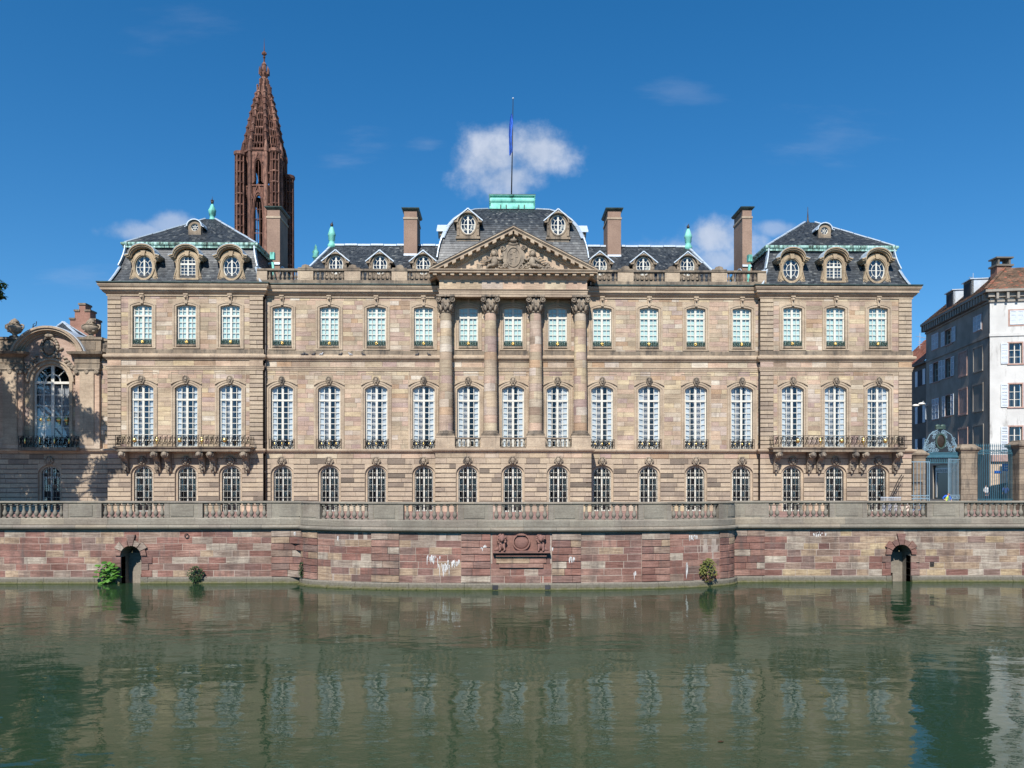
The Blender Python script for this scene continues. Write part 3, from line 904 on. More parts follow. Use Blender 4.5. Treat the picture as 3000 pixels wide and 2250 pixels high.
# returns of the projections
for x0, x1, y0, y1 in ((XC0, XC0 + .5, AV + .06, F + .1), (XC1 - .5, XC1, AV + .06, F + .1)):
    corem.box(x0, x1, y0, y1, G - .2, Z_STR0 + .05, .5)
for xx in (XL1 - .5, XR0):
    corem.box(xx, xx + .5, PAV + .014, F + .7, G - .2, Z_CB + .3, .5)
corem.build('wall_core', 'joint', pal)
body = MB()
body.box(XL0 + .02, XL0 + .6, PAV + .6, DEEP, G - .2, Z_CB + .3); body.box(XR1 - .6, XR1 - .02, PAV + .6, DEEP, G - .2, Z_CB + .3)
body.box(XL0 + .02, XR1 - .02, DEEP - .5, DEEP, G - .2, Z_CB + .3)
body.box(XL0 + .6, XR1 - .6, F + 2.4, DEEP - .5, Z_CB, Z_CB + .3)
body.build('rear_wall', 'ashlar', pal)
fl = MB()
for z in (Z(1322), Z(1050), Z_CB - .2): fl.box(XL0 + .6, XR1 - .6, F + .62, F + 2.4, z - .3, z)
fl.build('floor_slab', 'room', pal)

ash.sort(key=lambda s: -(s[1] - s[0]) * (s[3] - s[2]))
rest = MB()
def ash_stone(m, s): m.block(s[0], s[1], s[2], s[3], s[4] + rr.uniform(-.008, .006), s[4] + .25, .008)
for i, s in enumerate(ash):
    if i < 300:
        m = MB(); ash_stone(m, s); m.build('stone', 'ashlar', pal)
    else: ash_stone(rest, s)
rest.build('wall_stones', 'ashlar', pal, kind='stuff')
def rust_stone(m, s): m.block(s[0] - .004, s[1] + .004, s[2] + .028, s[3] - .028, s[4] + rr.uniform(-.008, .006), s[4] + .25, .022)
rest = MB(); rus.sort(key=lambda s: -(s[1] - s[0]))
for i, s in enumerate(rus):
    if i < 300:
        m = MB(); rust_stone(m, s); m.build('rusticated_stone', 'rust', pal)
    else: rust_stone(rest, s)
rest.build('rusticated_stones', 'rust', pal, kind='stuff')
for s in quo:
    m = MB(); m.block(s[0], s[1], s[2] + .022, s[3] - .022, s[4], s[4] + .25, .022, rr.random() * .9); m.build('quoin_stone', 'rust', pal)

# ---- string courses and cornice, cut into stones
def front_path(center, off=0):
    p = [(XL0, PAV + 6), (XL0, PAV), (XL1, PAV), (XL1, F)]
    if center: p += [(XC0, F), (XC0, AV), (XC1, AV), (XC1, F)]
    return p + [(XR0, F), (XR0, PAV), (XR1, PAV), (XR1, PAV + 6)]
h0 = Z_STR0
def mould(name, prof, path, mat='trim', seg=1.6):
    m = MB(); m.sweep(prof, path, seg=seg); return m.build(name, mat, pal)
mould('string_course', [(0, h0), (.06, h0 + .02), (.10, h0 + .12), (.24, h0 + .20), (.30, h0 + .30), (.30, h0 + .40), (.02, h0 + .47), (-.2, h0 + .47)], front_path(True))
a = Z(1088)
mould('string_course', [(-.1, a), (.05, a), (.05, a + .12), (.09, a + .14), (.09, a + .26), (.14, a + .30), (.14, a + .37), (-.1, a + .39)], front_path(False))
a = Z(1060)
mould('string_course', [(-.1, a), (.07, a), (.12, a + .10), (.26, a + .22), (.30, a + .30), (.30, a + .44), (.24, a + .50), (.08, a + .52), (.08, a + .66), (-.1, a + .68)], front_path(False))
mould('sill_band', [(-.1, Z_S2), (.09, Z_S2), (.09, Z(1029)), (-.1, Z(1027))], front_path(False), 'weathered', 1.4)
a = Z(875); t = Z(842)
corn = [(-.1, a), (.08, a), (.10, a + .16), (.2, a + .22), (.34, a + .36), (.34, a + .44), (.46, a + .48), (.46, a + .66), (.54, a + .74), (.63, a + .90), (.65, t - .06), (-.1, t)]
XE0, XE1 = X(1287, F - 1.3), X(1720, F - 1.3)     # entablature block of the middle
mould('cornice', corn, [(XL0, PAV + 6), (XL0, PAV), (XL1, PAV), (XL1, F), (XE0 - .02, F)], seg=1.7)
mould('cornice', corn, [(XE1 + .02, F), (XR0, F), (XR0, PAV), (XR1, PAV), (XR1, PAV + 6)], seg=1.7)
gut = [(.4, t - .004), (.66, t - .004), (.70, t + .03), (.70, t + .13), (.64, t + .15), (.2, t + .16)]
m = MB(); m.sweep(gut, [(XL0, PAV + 6), (XL0, PAV), (XL1, PAV), (XL1, F), (XE0 - .8, F)]); m.build('gutter', 'gutter', pal)
m = MB(); m.sweep(gut, [(XE1 + .8, F), (XR0, F), (XR0, PAV), (XR1, PAV), (XR1, PAV + 6)]); m.build('gutter', 'gutter', pal)

# ---- windows
def bars_between(c, x):                       # z of outline c at x (upper edge)
    pts = c[1:-1]
    for (x0, z0), (x1, z1) in zip(pts, pts[1:]):
        if x0 <= x <= x1 and x1 > x0: return z0 + (z1 - z0) * (x - x0) / (x1 - x0)
    return pts[0][1]
def sash(hw, zb, zs, zc, zt, rows_lo, rows_up, y, stile=.13, mull=.2, mun=.055, base=0.0, cols=2):
    """painted casement: returns the frame mesh and the list of pane rectangles"""
    m = MB(); panes = []
    co = contour(hw, zb, zs, zc); ci = contour(hw - stile, zb, zs - .02, zc - stile * .9)
    m.band(co, ci, y, y + .09, .5)
    m.box(-mull / 2, mull / 2, y - .02, y + .08, zb, zc - .02, .5)
    m.box(-hw + .02, hw - .02, y - .035, y + .07, zt - .085, zt + .085, .5)
    zl = zb + .12 + base
    m.box(-hw + .02, hw - .02, y + .005, y + .06, zb, zl, .5)
    for sg in (-1, 1):
        xa, xb = mull / 2, hw - stile
        for c_ in range(1, cols):
            x = sg * (xa + (xb - xa) * c_ / cols)
            top = bars_between(ci, x) + .03
            m.box(x - mun / 2, x + mun / 2, y + .012, y + .06, zl, top, .5)
        ztop = bars_between(ci, sg * (xa + xb) / 2)
        lo = [zl + (zt - .085 - zl) * i / rows_lo for i in range(rows_lo + 1)]
        up = [zt + .085 + (ztop - zt - .085) * i / rows_up for i in range(rows_up + 1)]
        for z in lo[1:-1] + up[1:-1]:
            m.box(min(sg * xa, sg * xb), max(sg * xa, sg * xb), y + .014, y + .058, z - mun / 2, z + mun / 2, .5)
        for c_ in range(cols):
            x0, x1 = xa + (xb - xa) * c_ / cols, xa + (xb - xa) * (c_ + 1) / cols
            for seq in (lo, up):
                for z0, z1 in zip(seq, seq[1:]):
                    panes.append((min(sg * x0, sg * x1), max(sg * x0, sg * x1), z0, z1))
    return m, panes, co
def pane_mesh(mb, p, y, rr_):
    x0, x1, z0, z1 = p; a, b = rr_.uniform(-.006, .006), rr_.uniform(-.006, .006)
    mb.add([(x0, y - a - b, z0), (x1, y + a - b, z0), (x1, y + a + b, z1), (x0, y - a + b, z1)], [(0, 1, 2, 3)])
def room(depth0, hw, zb, zt, depth=1.5):
    m = MB(); w = hw + .5
    m.add([(-w, depth0, zb - .02), (w, depth0, zb - .02), (w, depth0 + depth, zb - .02), (-w, depth0 + depth, zb - .02),
           (-w, depth0, zt), (w, depth0, zt), (w, depth0 + depth, zt), (-w, depth0 + depth, zt)],
          [(0, 1, 2, 3), (4, 7, 6, 5), (0, 3, 7, 4), (1, 5, 6, 2), (3, 2, 6, 7)])
    return m
def iron_rail(x0, x1, z0, z1, y, n, t=.014, seed=0):
    t *= 1.9
    """wrought-iron guard with C-scrolls"""
    m = MB(); rr_ = random.Random(seed)
    m.box(x0, x1, y - .02, y + .02, z1 - .035, z1, .5); m.box(x0, x1, y - .015, y + .015, z0, z0 + .03, .5)
    m.box(x0, x1, y - .012, y + .012, z0 + (z1 - z0) * .14, z0 + (z1 - z0) * .14 + .02, .5)
    for i in range(n + 1):
        x = x0 + (x1 - x0) * i / n
        m.box(x - .022, x + .022, y - .02, y + .02, z0, z1, .5)
    w = (x1 - x0) / n; h = z1 - z0
    for i in range(n):
        cx = x0 + w * (i + .5)
        if w > h * .62:
            for sg in (-1, 1):
                for vz in (-1, 1):
                    scroll(m, cx + sg * w * .24, y, z0 + h * (.56 + vz * .18), min(w * .22, h * .2), t, 1.5, sg * vz, PI * (sg > 0), 10)
        else:
            scroll(m, cx, y, z0 + h * .72, w * .38, t, 1.5, 1, -PI / 2, 10); scroll(m, cx, y, z0 + h * .36, w * .38, t, 1.5, -1, PI / 2, 10)
            m.tube([(cx - w * .3, y, z0 + h * .2), (cx, y, z0 + h * .55), (cx + w * .3, y, z0 + h * .9)], t, 4)
    return m

def surround_upper():
    d = zA; m = MB()
    ci = contour(d['hw'], d['ob'] + .16, d['s'], d['c']); ro = rect_like(d['ow'] + .01, d['ob'], d['s'], d['ot'] + .005)
    m.band(ro, ci, -.004, .34, .3)
    c1 = contour(d['hw'] + .17, d['ob'] + .1, d['s'] + .05, d['c'] + .17); m.band(c1, ci, -.055, .05, .4)
    c2 = contour(d['hw'] + .36, d['ob'] + .1, d['s'] + .11, d['c'] + .36); c3 = contour(d['hw'] + .2, d['ob'] + .1, d['s'] + .06, d['c'] + .2)
    m.band(c2, c3, -.095, .05, .5)
    m.box(-d['hw'] - .36, d['hw'] + .36, -.11, .34, d['ob'] - .02, d['ob'] + .10, .5)
    return m
def surround_piano():
    d = zB; m = MB()
    ci = contour(d['hw'], d['ob'], d['s'], d['c']); ro = rect_like(d['ow'] + .01, d['ob'], d['s'], d['ot'] + .005)
    m.band(ro, ci, -.004, .36, .3)
    c1 = contour(d['hw'] + .15, d['ob'], d['s'] + .05, d['c'] + .15); m.band(c1, ci, -.06, .05, .4)
    c2 = contour(d['hw'] + .34, d['ob'], d['s'] + .10, d['c'] + .34); c3 = contour(d['hw'] + .18, d['ob'], d['s'] + .06, d['c'] + .18)
    m.band(c2, c3, -.10, .05, .5)
    # hood and raised panel above
    zt = d['c'] + .36
    c4 = contour(d['hw'] + .37, zt - .34, zt - .31, zt + .11)[1:-1]; c5 = contour(d['hw'] + .37, zt - .46, zt - .42, zt + .0)[1:-1]
    m.band(c4, c5, -.13, .05, .5)
    w, z0, z1 = d['hw'] + .40, zt + .0, Z_S1 - .16
    for q in ((-w, w, z1 - .06, z1), (-w, -w + .06, z0 - .1, z1 - .062), (w - .06, w, z0 - .1, z1 - .062)): m.box(q[0], q[1], -.035, .02, q[2], q[3], .4)
    return m
def surround_ground():
    d = zC; m = MB()
    ro = rect_like(d['ow'] + .006, d['ob'], d['s'], d['ot'] + .03); ci = contour(d['hw'], d['ob'], d['s'], d['c'])
    m.band(ro, ci, .0, .5, .35)
    c1 = contour(d['hw'] + .0, d['ob'], d['s'], d['c']); c2 = contour(d['hw'] - .2, d['ob'], d['s'] - .02, d['c'] - .17)
    m.band(c1, c2, .18, .5, .5)
    return m
# prototypes of stone surrounds and keystones
def keystone_upper():
    m = MB(); zt, zb_ = Z(868.5), Z(897)
    m.plate([(-.12, zb_), (.12, zb_), (.2, zt - .12), (-.2, zt - .12)], -.16, .05, .4)
    m.plate([(-.22, zt - .12), (.22, zt - .12), (.2, zt), (-.2, zt)], -.24, .05, .4)
    m.smooth = True; m.ball((0, -.2, zt - .34), (.11, .12, .16), 7, 5); m.ball((0, -.33, zt - .38), (.07, .07, .07), 5, 4)
    for k in range(7): m.ball((.13 * math.cos(PI * k / 6), -.15, zt - .33 + .15 * math.sin(PI * k / 6)), .05, 5, 4)
    return m
def keystone_piano():
    m = MB(); mask(m, 0, -.12, Z(1115), .64, .70, 4); m.plate([(-.1, Z(1129)), (.1, Z(1129)), (.2, Z(1115)), (-.2, Z(1115))], -.16, .05); return m
def keystone_ground():
    m = MB(); mask(m, 0, -.08, Z(1350), .85, .75, 9); m.plate([(-.16, Z(1362)), (.16, Z(1362)), (.26, Z(1342)), (-.26, Z(1342))], -.10, .05); return m
S_UP = None
def place(proto_fn, kid_fn, xsl, y, name, mat, kid, kidmat, cache):
    for x in xsl:
        if cache.get(name) is None:
            o = proto_fn().build(name, mat, pal, (x, y, 0)); kid_fn().build(kid, kidmat, o); cache[name] = o
        else: copy_part(cache[name], pal, (x, y, 0))
cache = {}
for xsl, y in ((wl_, PAV), (wm_, F), (wr_, PAV)):
    place(surround_upper, keystone_upper, xsl, y, 'upper_window_surround', 'trim', 'keystone', 'trim', cache)
    place(surround_piano, keystone_piano, xsl, y, 'tall_window_surround', 'trim', 'mask_keystone', 'carved', cache)
for xsl, y in ((wl_, PAV), (wm_[:4], F), (wc_, AV), (wm_[7:], F), (wr_, PAV)):
    place(surround_ground, keystone_ground, xsl, y, 'arched_window_surround', 'trim', 'mask_keystone', 'carved', cache)

# upper storey windows with mint blinds
def upper_window(x, y, seed):
    if 'uw' not in cache:
        m, panes, co = sash(zA['hw'] - .005, zA['b'], zA['s'], zA['c'], Z(930.5), 5, 2, .20)
        o = m.build('upper_window', 'paint', pal, (x, y, 0))
        g = MB(); q = random.Random(1)
        for p in panes: pane_mesh(g, p, .235, q)
        g.build('panes', 'glass', o, kind='stuff')
        b = MB(); b.box(-zA['hw'], zA['hw'], .345, .375, zA['b'] - .05, zA['c'] + .1, .5)
        for k in (-1, 1):
            for zz in (.1, .55): 
                b.box(k * .46 - .3, k * .46 + .3, .33, .347, zA['b'] + .1 + zz * 2.6, zA['b'] + .1 + zz * 2.6 + 1.2, .5)
        b.build('blind', 'blind', o)
        r_ = iron_rail(-zA['hw'] + .02, zA['hw'] - .02, zA['b'] + .0, zA['b'] + .50, .04, 4, .016); r_.build('guard_rail', 'greeniron', o)
        s_ = MB(); s_.smooth = True; s_.ball((0, .0, zA['b'] + .26), (.08, .06, .10), 8, 6)
        for k in range(8): s_.ball((  .1 * math.cos(k * PI / 4), .01, zA['b'] + .26 + .12 * math.sin(k * PI / 4)), (.05, .03, .05), 5, 4)
        s_.build('rosette', 'gold', o)
        s_ = MB(); s_.box(-zA['hw'], zA['hw'], -.13, .24, zA['b'] - .17, zA['b'] - .002, .5); s_.build('sill', 'weathered', o)
        cache['uw'] = o
    else: copy_part(cache['uw'], pal, (x, y, 0))
for xsl, y in ((wl_, PAV), (wm_, F), (wr_, PAV)):
    for i, x in enumerate(xsl): upper_window(x, y, i)

# tall windows of the main storey: inner shutters fold differently from window to window
m_t, panes_t, _ = sash(zB['hw'] - .005, zB['b'], zB['s'], zB['c'], Z(1173.5), 8, 2, .22, base=.22)
me_frame = None
me_pane = {}
zoneN = 0
def tall_window(x, y, seed, rail_kind, split):
    global me_frame
    q = random.Random(seed * 17 + 3)
    if me_frame is None:
        o = m_t.build('tall_window', 'paint', pal, (x, y, 0)); me_frame = o.data
        g = MB(); qq = random.Random(2)
        for p in panes_t: pane_mesh(g, p, .255, qq)
        cache['panes_t'] = g
        r_ = room(.62, zB['hw'], zB['b'] - .1, zB['c'] + .4)
        cache['room_t'] = r_.build('room', 'room', o).data
    else:
        o = link('tall_window', me_frame, pal, (x, y, 0)); link('room', cache['room_t'], o)
    if split:
        for p in panes_t:
            w, h = p[1] - p[0], p[3] - p[2]; key = (round(w, 3), round(h, 3))
            if key not in me_pane:
                g = MB(); g.add([(-w / 2, 0, -h / 2), (w / 2, 0, -h / 2), (w / 2, 0, h / 2), (-w / 2, 0, h / 2)], [(0, 1, 2, 3)])
                po = g.build('pane', 'glass', o); me_pane[key] = po.data
            else: po = link('pane', me_pane[key], o)
            po.location = ((p[0] + p[1]) / 2, .255, (p[2] + p[3]) / 2)
            po.rotation_euler = (q.uniform(-.012, .012), 0, q.uniform(-.02, .02))
    else:
        if 'panes_me' not in cache: cache['panes_me'] = cache['panes_t'].build('panes', 'glass', o, kind='stuff').data
        else: link('panes', cache['panes_me'], o, kind='stuff')
    # folded inner shutters left and right, with panel mouldings; a curtain half drawn in some
    for sg in (-1, 1):
        s_ = MB(); w = zB['hw'] * q.choice([.46, .5, .55, .62]); ang = q.uniform(.0, .22)
        x0, x1 = sg * zB['hw'], sg * (zB['hw'] - w * math.cos(ang)); y0, y1 = .35, .35 + w * math.sin(ang)
        s_.add([(x0, y0, zB['b'] + .1), (x1, y1, zB['b'] + .1), (x1, y1, zB['c']), (x0, y0, zB['c']), (x0, y0 + .04, zB['b'] + .1), (x1, y1 + .04, zB['b'] + .1), (x1, y1 + .04, zB['c']), (x0, y0 + .04, zB['c'])],
               [(0, 1, 2, 3), (7, 6, 5, 4), (0, 3, 7, 4), (1, 5, 6, 2)], .5)
        for zz in range(4):
            a = zB['b'] + .3 + zz * 1.42
            fx = lambda u: x0 + (x1 - x0) * u
            fy = lambda u: y0 + (y1 - y0) * u - .018
            s_.add([(fx(.2), fy(.2), a), (fx(.8), fy(.8), a), (fx(.8), fy(.8), a + 1.2), (fx(.2), fy(.2), a + 1.2)], [(0, 1, 2, 3)], .2)
        s_.build('inner_shutter', 'shutter_in', o)
    if q.random() < .75:
        s_ = MB(); n = 14; sg = q.choice([-1, 1]); w = q.uniform(.35, .7); vs = []
        for i in range(n + 1):
            u = i / n; xx = sg * (zB['hw'] * .5 - w * u * 1.0); yy_ = .52 + .05 * math.sin(u * 22 + seed)
            vs += [(xx, yy_, zB['b'] + .12), (xx, yy_, zB['c'])]
        s_.add(vs, [(2 * i, 2 * i + 2, 2 * i + 3, 2 * i + 1) for i in range(n)]); s_.build('curtain', 'curtain', o)
    if rail_kind:
        if 'rail_t' not in cache:
            r_ = iron_rail(-zB['hw'] - .1, zB['hw'] + .1, zB['b'] + .06, zB['b'] + 1.0, -.06, 5, .017)
            cache['rail_t'] = r_.build('guard_rail', 'iron', o).data
            s_ = MB(); s_.smooth = True
            for xx in (-.66, 0, .66): s_.ball((xx, -.1, zB['b'] + .55), (.09, .05, .12), 7, 5)
            cache['ros_t'] = s_.build('gilded_rosettes', 'gold', o).data
            s_ = MB(); s_.box(-zB['hw'] - .3, zB['hw'] + .3, -.24, .28, zB['b'] - .14, zB['b'] + .0, .5); cache['sill_t'] = s_.build('sill', 'weathered', o).data
        else: link('guard_rail', cache['rail_t'], o); link('gilded_rosettes', cache['ros_t'], o); link('sill', cache['sill_t'], o)
    return o
for i, x in enumerate(wl_): tall_window(x, PAV, i, False, False)
for i, x in enumerate(wm_): tall_window(x, F, 3 + i, not 4 <= i <= 6, 2 <= i <= 8)
for i, x in enumerate(wr_): tall_window(x, PAV, 14 + i, False, False)

# barred windows of the ground floor
def ground_window(x, y):
    if 'gw' not in cache:
        m, panes, co = sash(zC['hw'] - .2, G, zC['s'] - .02, zC['c'] - .17, Z(1399), 5, 2, .36, stile=.12, mull=.16, mun=.036)
        o = m.build('barred_window', 'paint', pal, (x, y, 0))
        g = MB(); q = random.Random(4)
        for p in panes: pane_mesh(g, p, .395, q)
        g.build('panes', 'glass', o, kind='stuff')
        r_ = room(.62, zC['hw'], G, zC['c'] + .3); r_.build('room', 'room', o)
        b = MB()
        hw = zC['hw'] - .2
        for k in range(8):
            xx = -hw + 2 * hw * (k + .5) / 8
            top = bars_between(contour(hw, G, zC['s'], zC['c'] - .1), xx)
            b.box(xx - .019, xx + .019, .185, .223, G, top, .5)
        for z in (G + .5, G + 1.35, G + 2.2, Z(1391)): b.box(-hw, hw, .185, .225, z - .016, z + .016, .5)
        b.build('iron_bars', 'bars', o)
        cache['gw'] = o
    else: copy_part(cache['gw'], pal, (x, y, 0))
for xsl, y in ((wl_, PAV), (wm_[:4], F), (wc_, AV), (wm_[7:], F), (wr_, PAV)):
    for x in xsl: ground_window(x, y)

# ---- downpipes
for px in (780, 2222):
    x = X(px); m = MB(); m.smooth = True
    m.lathe([(.075, G), (.075, Z_CB + .3)], x, F - .2, 8)
    m.smooth = False
    for z in (G + .3, G + 3.6, G + 6.4, G + 9.6, G + 12.4, G + 15.4, G + 18.5): m.lathe([(.1, z), (.1, z + .12)], x, F - .2, 8)
    m.tube([(x, F - .2, Z_CB + .28), (x, F - .35, Z_CB + .55), (x, F - .7, Z_CB + .95)], .08, 8)
    m.build('downpipe', 'pipe', pal)

# ---- pavilion balconies on lion consoles
def balcony(x0, x1, corb, balls, vases):
    yf = PAV - 1.2; zs = Z_STR1
    m = MB(); m.sweep([(0, zs - .30), (.0, zs - .06), (.08, zs - .02), (.14, zs + .04), (.14, zs + .10), (0, zs + .11)], [(x0, PAV), (x0, yf), (x1, yf), (x1, PAV)])
    m.box(x0 + .01, x1 - .01, yf + .01, PAV, zs - .295, zs + .10); o = m.build('balcony', 'weathered', pal)
    z0, z1 = zs + .14, Z(1275, yf)
    m = iron_rail(x0 + .05, x1 - .05, z0, z1, yf + .06, 26, .016)
    for xx in (x0 + .05, x1 - .05):
        s = iron_rail(0, PAV - yf - .1, z0, z1, 0, 2, .016)
        m.add([(xx, yf + .08 + a, c) for a, b, c in s.v], s.f)
    m.build('railing', 'iron', o)
    for bx in balls:
        g = MB(); g.smooth = True; g.ball((bx, yf + .02, z0 + (z1 - z0) * .55), (.19, .17, .22), 12, 8); g.build('gilded_boss', 'gold', o)
    for bx in vases:
        g = MB(); g.smooth = True; z = z0 + (z1 - z0) * .2
        g.lathe([(.03, z), (.08, z + .03), (.03, z + .12), (.14, z + .3), (.15, z + .38), (.07, z + .45), (.1, z + .52), (.02, z + .7)], bx, yf + .03, 10)
        g.smooth = False; g.box(bx - .16, bx + .16, yf + .0, yf + .05, z + .38, z + .44); g.build('gilded_vase', 'gold', o)
    for cx in corb:
        m = MB(); m.smooth = True
        prof = [(PAV - 1.05, zs - .31), (PAV - 1.1, zs - .5), (PAV - .98, zs - .78), (PAV - .6, zs - .95), (PAV - .36, zs - 1.25), (PAV - .33, zs - 1.7), (PAV - .18, zs - 2.1), (PAV + .05, zs - 2.2), (PAV + .05, zs - .31)]
        n = len(prof)
        m.smooth = False
        m.add([(cx - .24, y, z) for y, z in prof] + [(cx + .24, y, z) for y, z in prof], [tuple(range(n)), tuple(range(n, 2 * n))[::-1]] + [(i, (i + 1) % n, n + (i + 1) % n, n + i) for i in range(n)])
        m.smooth = True
        m.ball((cx, PAV - 1.08, zs - .55), (.27, .22, .27), 8, 6); m.ball((cx, PAV - 1.27, zs - .62), (.13, .12, .11), 6, 5)
        q = random.Random(int(cx * 100))
        for k in range(14):
            a = 2 * PI * k / 14; m.ball((cx + .28 * math.cos(a), PAV - 1.0 + .06 * q.random(), zs - .55 + .28 * math.sin(a)), .09, 5, 4)
        for k in range(5):
            m.ball((cx + q.uniform(-.1, .1), PAV - .36, zs - 1.2 - .17 * k), (.2 - .015 * k, .1, .11), 6, 4)
        m.ball((cx, PAV - .2, zs - 2.15), (.1, .1, .16), 6, 5)
        m.build('lion_console', 'carved', o)
BY = PAV - 1.2
balcony(X(336, BY), X(733, BY), [X(p, BY) for p in (352, 447, 479, 580, 612, 711)], [X(p, BY) for p in (394, 526, 658)], [X(p, BY) for p in (459, 591)])
balcony(X(2266, BY), X(2652, BY), [X(p, BY) for p in (2286, 2384, 2414, 2511, 2541, 2640)], [X(p, BY) for p in (2338, 2466, 2594)], [X(p, BY) for p in (2404, 2530)])

# ------------------------------------------------------------------ palace: columns, entablature, pediment
CY = F - .75                                        # line of the columns
ZP0 = Z_STR1 + .02
COLX = [X(p, CY) for p in (1306.5, 1437, 1569, 1700)]
ZPT, ZBT, ZST, ZCT = Z(1279, CY), Z(1263, CY), Z(919, CY), Z(869.5, CY)
m = MB(); m.box(XC0 + .02, XC1 - .02, AV + .02, F - .1, Z_STR1 - .12, Z_STR1 + .015); m.build('column_platform', 'weathered', pal)
rr = random.Random(5)
def capital(cx):
    m = MB(); h = ZCT - ZST; m.smooth = True
    m.lathe([(.56, ZST), (.62, ZST + .05), (.55, ZST + .1), (.52, ZST + .3), (.56, ZST + h * .55), (.66, ZST + h * .8)], cx, CY, 16)
    for row, (n, z0, hh, r0, ph) in enumerate(((8, ZST + .1, h * .36, .54, 0), (8, ZST + .32, h * .42, .56, PI / 8))):
        for k in range(n):
            a = 2 * PI * k / n + ph; ca, sa = math.cos(a), math.sin(a)
            m.tube([(cx + r0 * ca, CY + r0 * sa, z0), (cx + (r0 + .07) * ca, CY + (r0 + .07) * sa, z0 + hh * .5), (cx + (r0 + .15) * ca, CY + (r0 + .15) * sa, z0 + hh * .88), (cx + (r0 + .27) * ca, CY + (r0 + .27) * sa, z0 + hh * .93), (cx + (r0 + .27) * ca, CY + (r0 + .27) * sa, z0 + hh * .75)], [.15, .16, .12, .08, .04], 6)
    for sx in (-1, 1):
        for sy in (-1, 1):
            m.smooth = False
            c = (cx + sx * .66, CY + sy * .62)
            for q in (-.07, .07):
                scroll(m, c[0], c[1] + q, ZCT - .42, .27, .05, 1.7, sx, PI / 2, 16, k=5)
            m.smooth = True; m.ball((c[0], c[1] + sy * .09, ZCT - .42), .09, 6, 5)
    m.smooth = False
    m.box(cx - .82, cx + .82, CY - .78, CY + .78, ZCT - .17, ZCT, .5)
    m.smooth = True; m.ball((cx, CY - .78, ZCT - .12), (.16, .09, .15), 7, 5); m.smooth = False
    return m
for ci_, cx in enumerate(COLX):
    m = MB(); m.box(cx - .86, cx + .86, CY - .86, F - .02, ZP0, ZPT - .12, .5)
    m.box(cx - .91, cx + .91, CY - .90, F - .03, ZP0, ZP0 + .14, .5); m.box(cx - .90, cx + .90, CY - .89, F - .03, ZPT - .12, ZPT, .6)
    o = m.build('pedestal', 'trim', pal)
    m = MB(); m.box(cx - .82, cx + .82, CY - .82, F - .05, ZPT, ZPT + .14, .2); m.smooth = True
    m.lathe([(.80, ZPT + .14), (.84, ZPT + .20), (.82, ZPT + .27), (.74, ZPT + .31), (.70, ZPT + .35), (.74, ZPT + .40), (.72, ZPT + .45), (.66, ZBT + .02)], cx, CY, 20)
    o = m.build('column_base', 'weathered', pal)
    n = 15; first = None
    shaft = MB(); shaft.lathe([(.625, ZBT), (.515, ZST)], cx, CY, 12); sh = shaft.build('column_shaft', 'joint', pal)
    for k in range(n):
        z0, z1 = ZBT + (ZST - ZBT) * k / n, ZBT + (ZST - ZBT) * (k + 1) / n
        def rad(z):
            u = (z - ZBT) / (ZST - ZBT); return .635 - .10 * max(0, u - .25) / .75 * (1 + .1 * u)
        d = MB(); d.smooth = True
        seam = rr.uniform(0, PI)
        for half in range(2):                           # each drum is two stones
            vs, fs = [], []; q = 10
            for j in range(q + 1):
                a = seam + half * PI + PI * j / q
                for z in (z0 + .006, z1 - .006):
                    r_ = rad(z); vs.append((cx + r_ * math.cos(a), CY + r_ * math.sin(a), z))
            for j in range(q):
                fs.append((2 * j, 2 * j + 2, 2 * j + 3, 2 * j + 1))
            d.add(vs, fs, rr.random())
        d.build('drum', 'ashlar', sh)
    capital(cx).build('capital', 'carved', pal)
# stone balusters in the three bays between the pedestals
tb2 = MB(); tb2.smooth = True
zb0, zb1 = ZP0 + .12, Z(1283, AV + .3)
hh = zb1 - zb0 - .12
prof2 = [(.09, 0), (.11, .1), (.06, .13), (.07, .17), (.12, .32), (.11, .42), (.06, .62), (.05, .78), (.075, .84), (.055, .87), (.09, .93), (.09, 1.0)]
tb2.lathe([(r_ * 1.05, zb0 + .02 + z * hh) for r_, z in prof2], 0, 0, 10)
pb = None
for a, b in zip(COLX, COLX[1:]):
    x0, x1 = a + .86, b - .86
    m = MB(); m.box(x0, x1, CY - .72, CY - .38, ZP0, ZP0 + .14); m.box(x0, x1, CY - .74, CY - .36, zb1 - .11, zb1 + .03); m.build('balustrade_rail', 'weathered', pal)
    for k in range(6):
        x = x0 + (x1 - x0) * (k + .5) / 6
        if pb is None: pb = tb2.build('baluster', 'quay_grey', pal, (x, CY - .55, 0))
        else: copy_part(pb, pal, (x, CY - .55, 0))
# entablature
EY = F - 1.3
ea = Z(869.5, EY)
ent = [(XE0, F + .2), (XE0, EY), (XE1, EY), (XE1, F + .2)]
e1, e2, e3 = Z(848, EY), Z(846, EY), Z(821, EY)
m = MB(); m.sweep([(-.6, ea), (0, ea), (0, ea + .2), (.03, ea + .21), (.03, ea + .42), (.06, ea + .43), (.06, e1 - .12), (.14, e1 - .05), (.15, e1), (-.6, e1)], ent, seg=1.9); m.build('architrave', 'trim', pal)
m = MB(); m.sweep([(-.6, e1), (.0, e1), (.0, e3), (-.6, e3)], ent, seg=1.9); m.build('frieze', 'ashlar', pal)
zc0 = e3; ov = .86                                    # cornice of the middle, 1 m overhang
zck = Z(805, EY - .6); zcb = Z(797, EY - ov); zct = Z(787.5, EY - ov)
m = MB(); m.sweep([(-.6, zc0), (.03, zc0), (.10, zc0 + .1), (.26, zc0 + .24), (.30, zck - .04), (.30, zcb), (-.6, zcb)], ent, seg=1.9); m.build('bed_moulding', 'trim', pal)
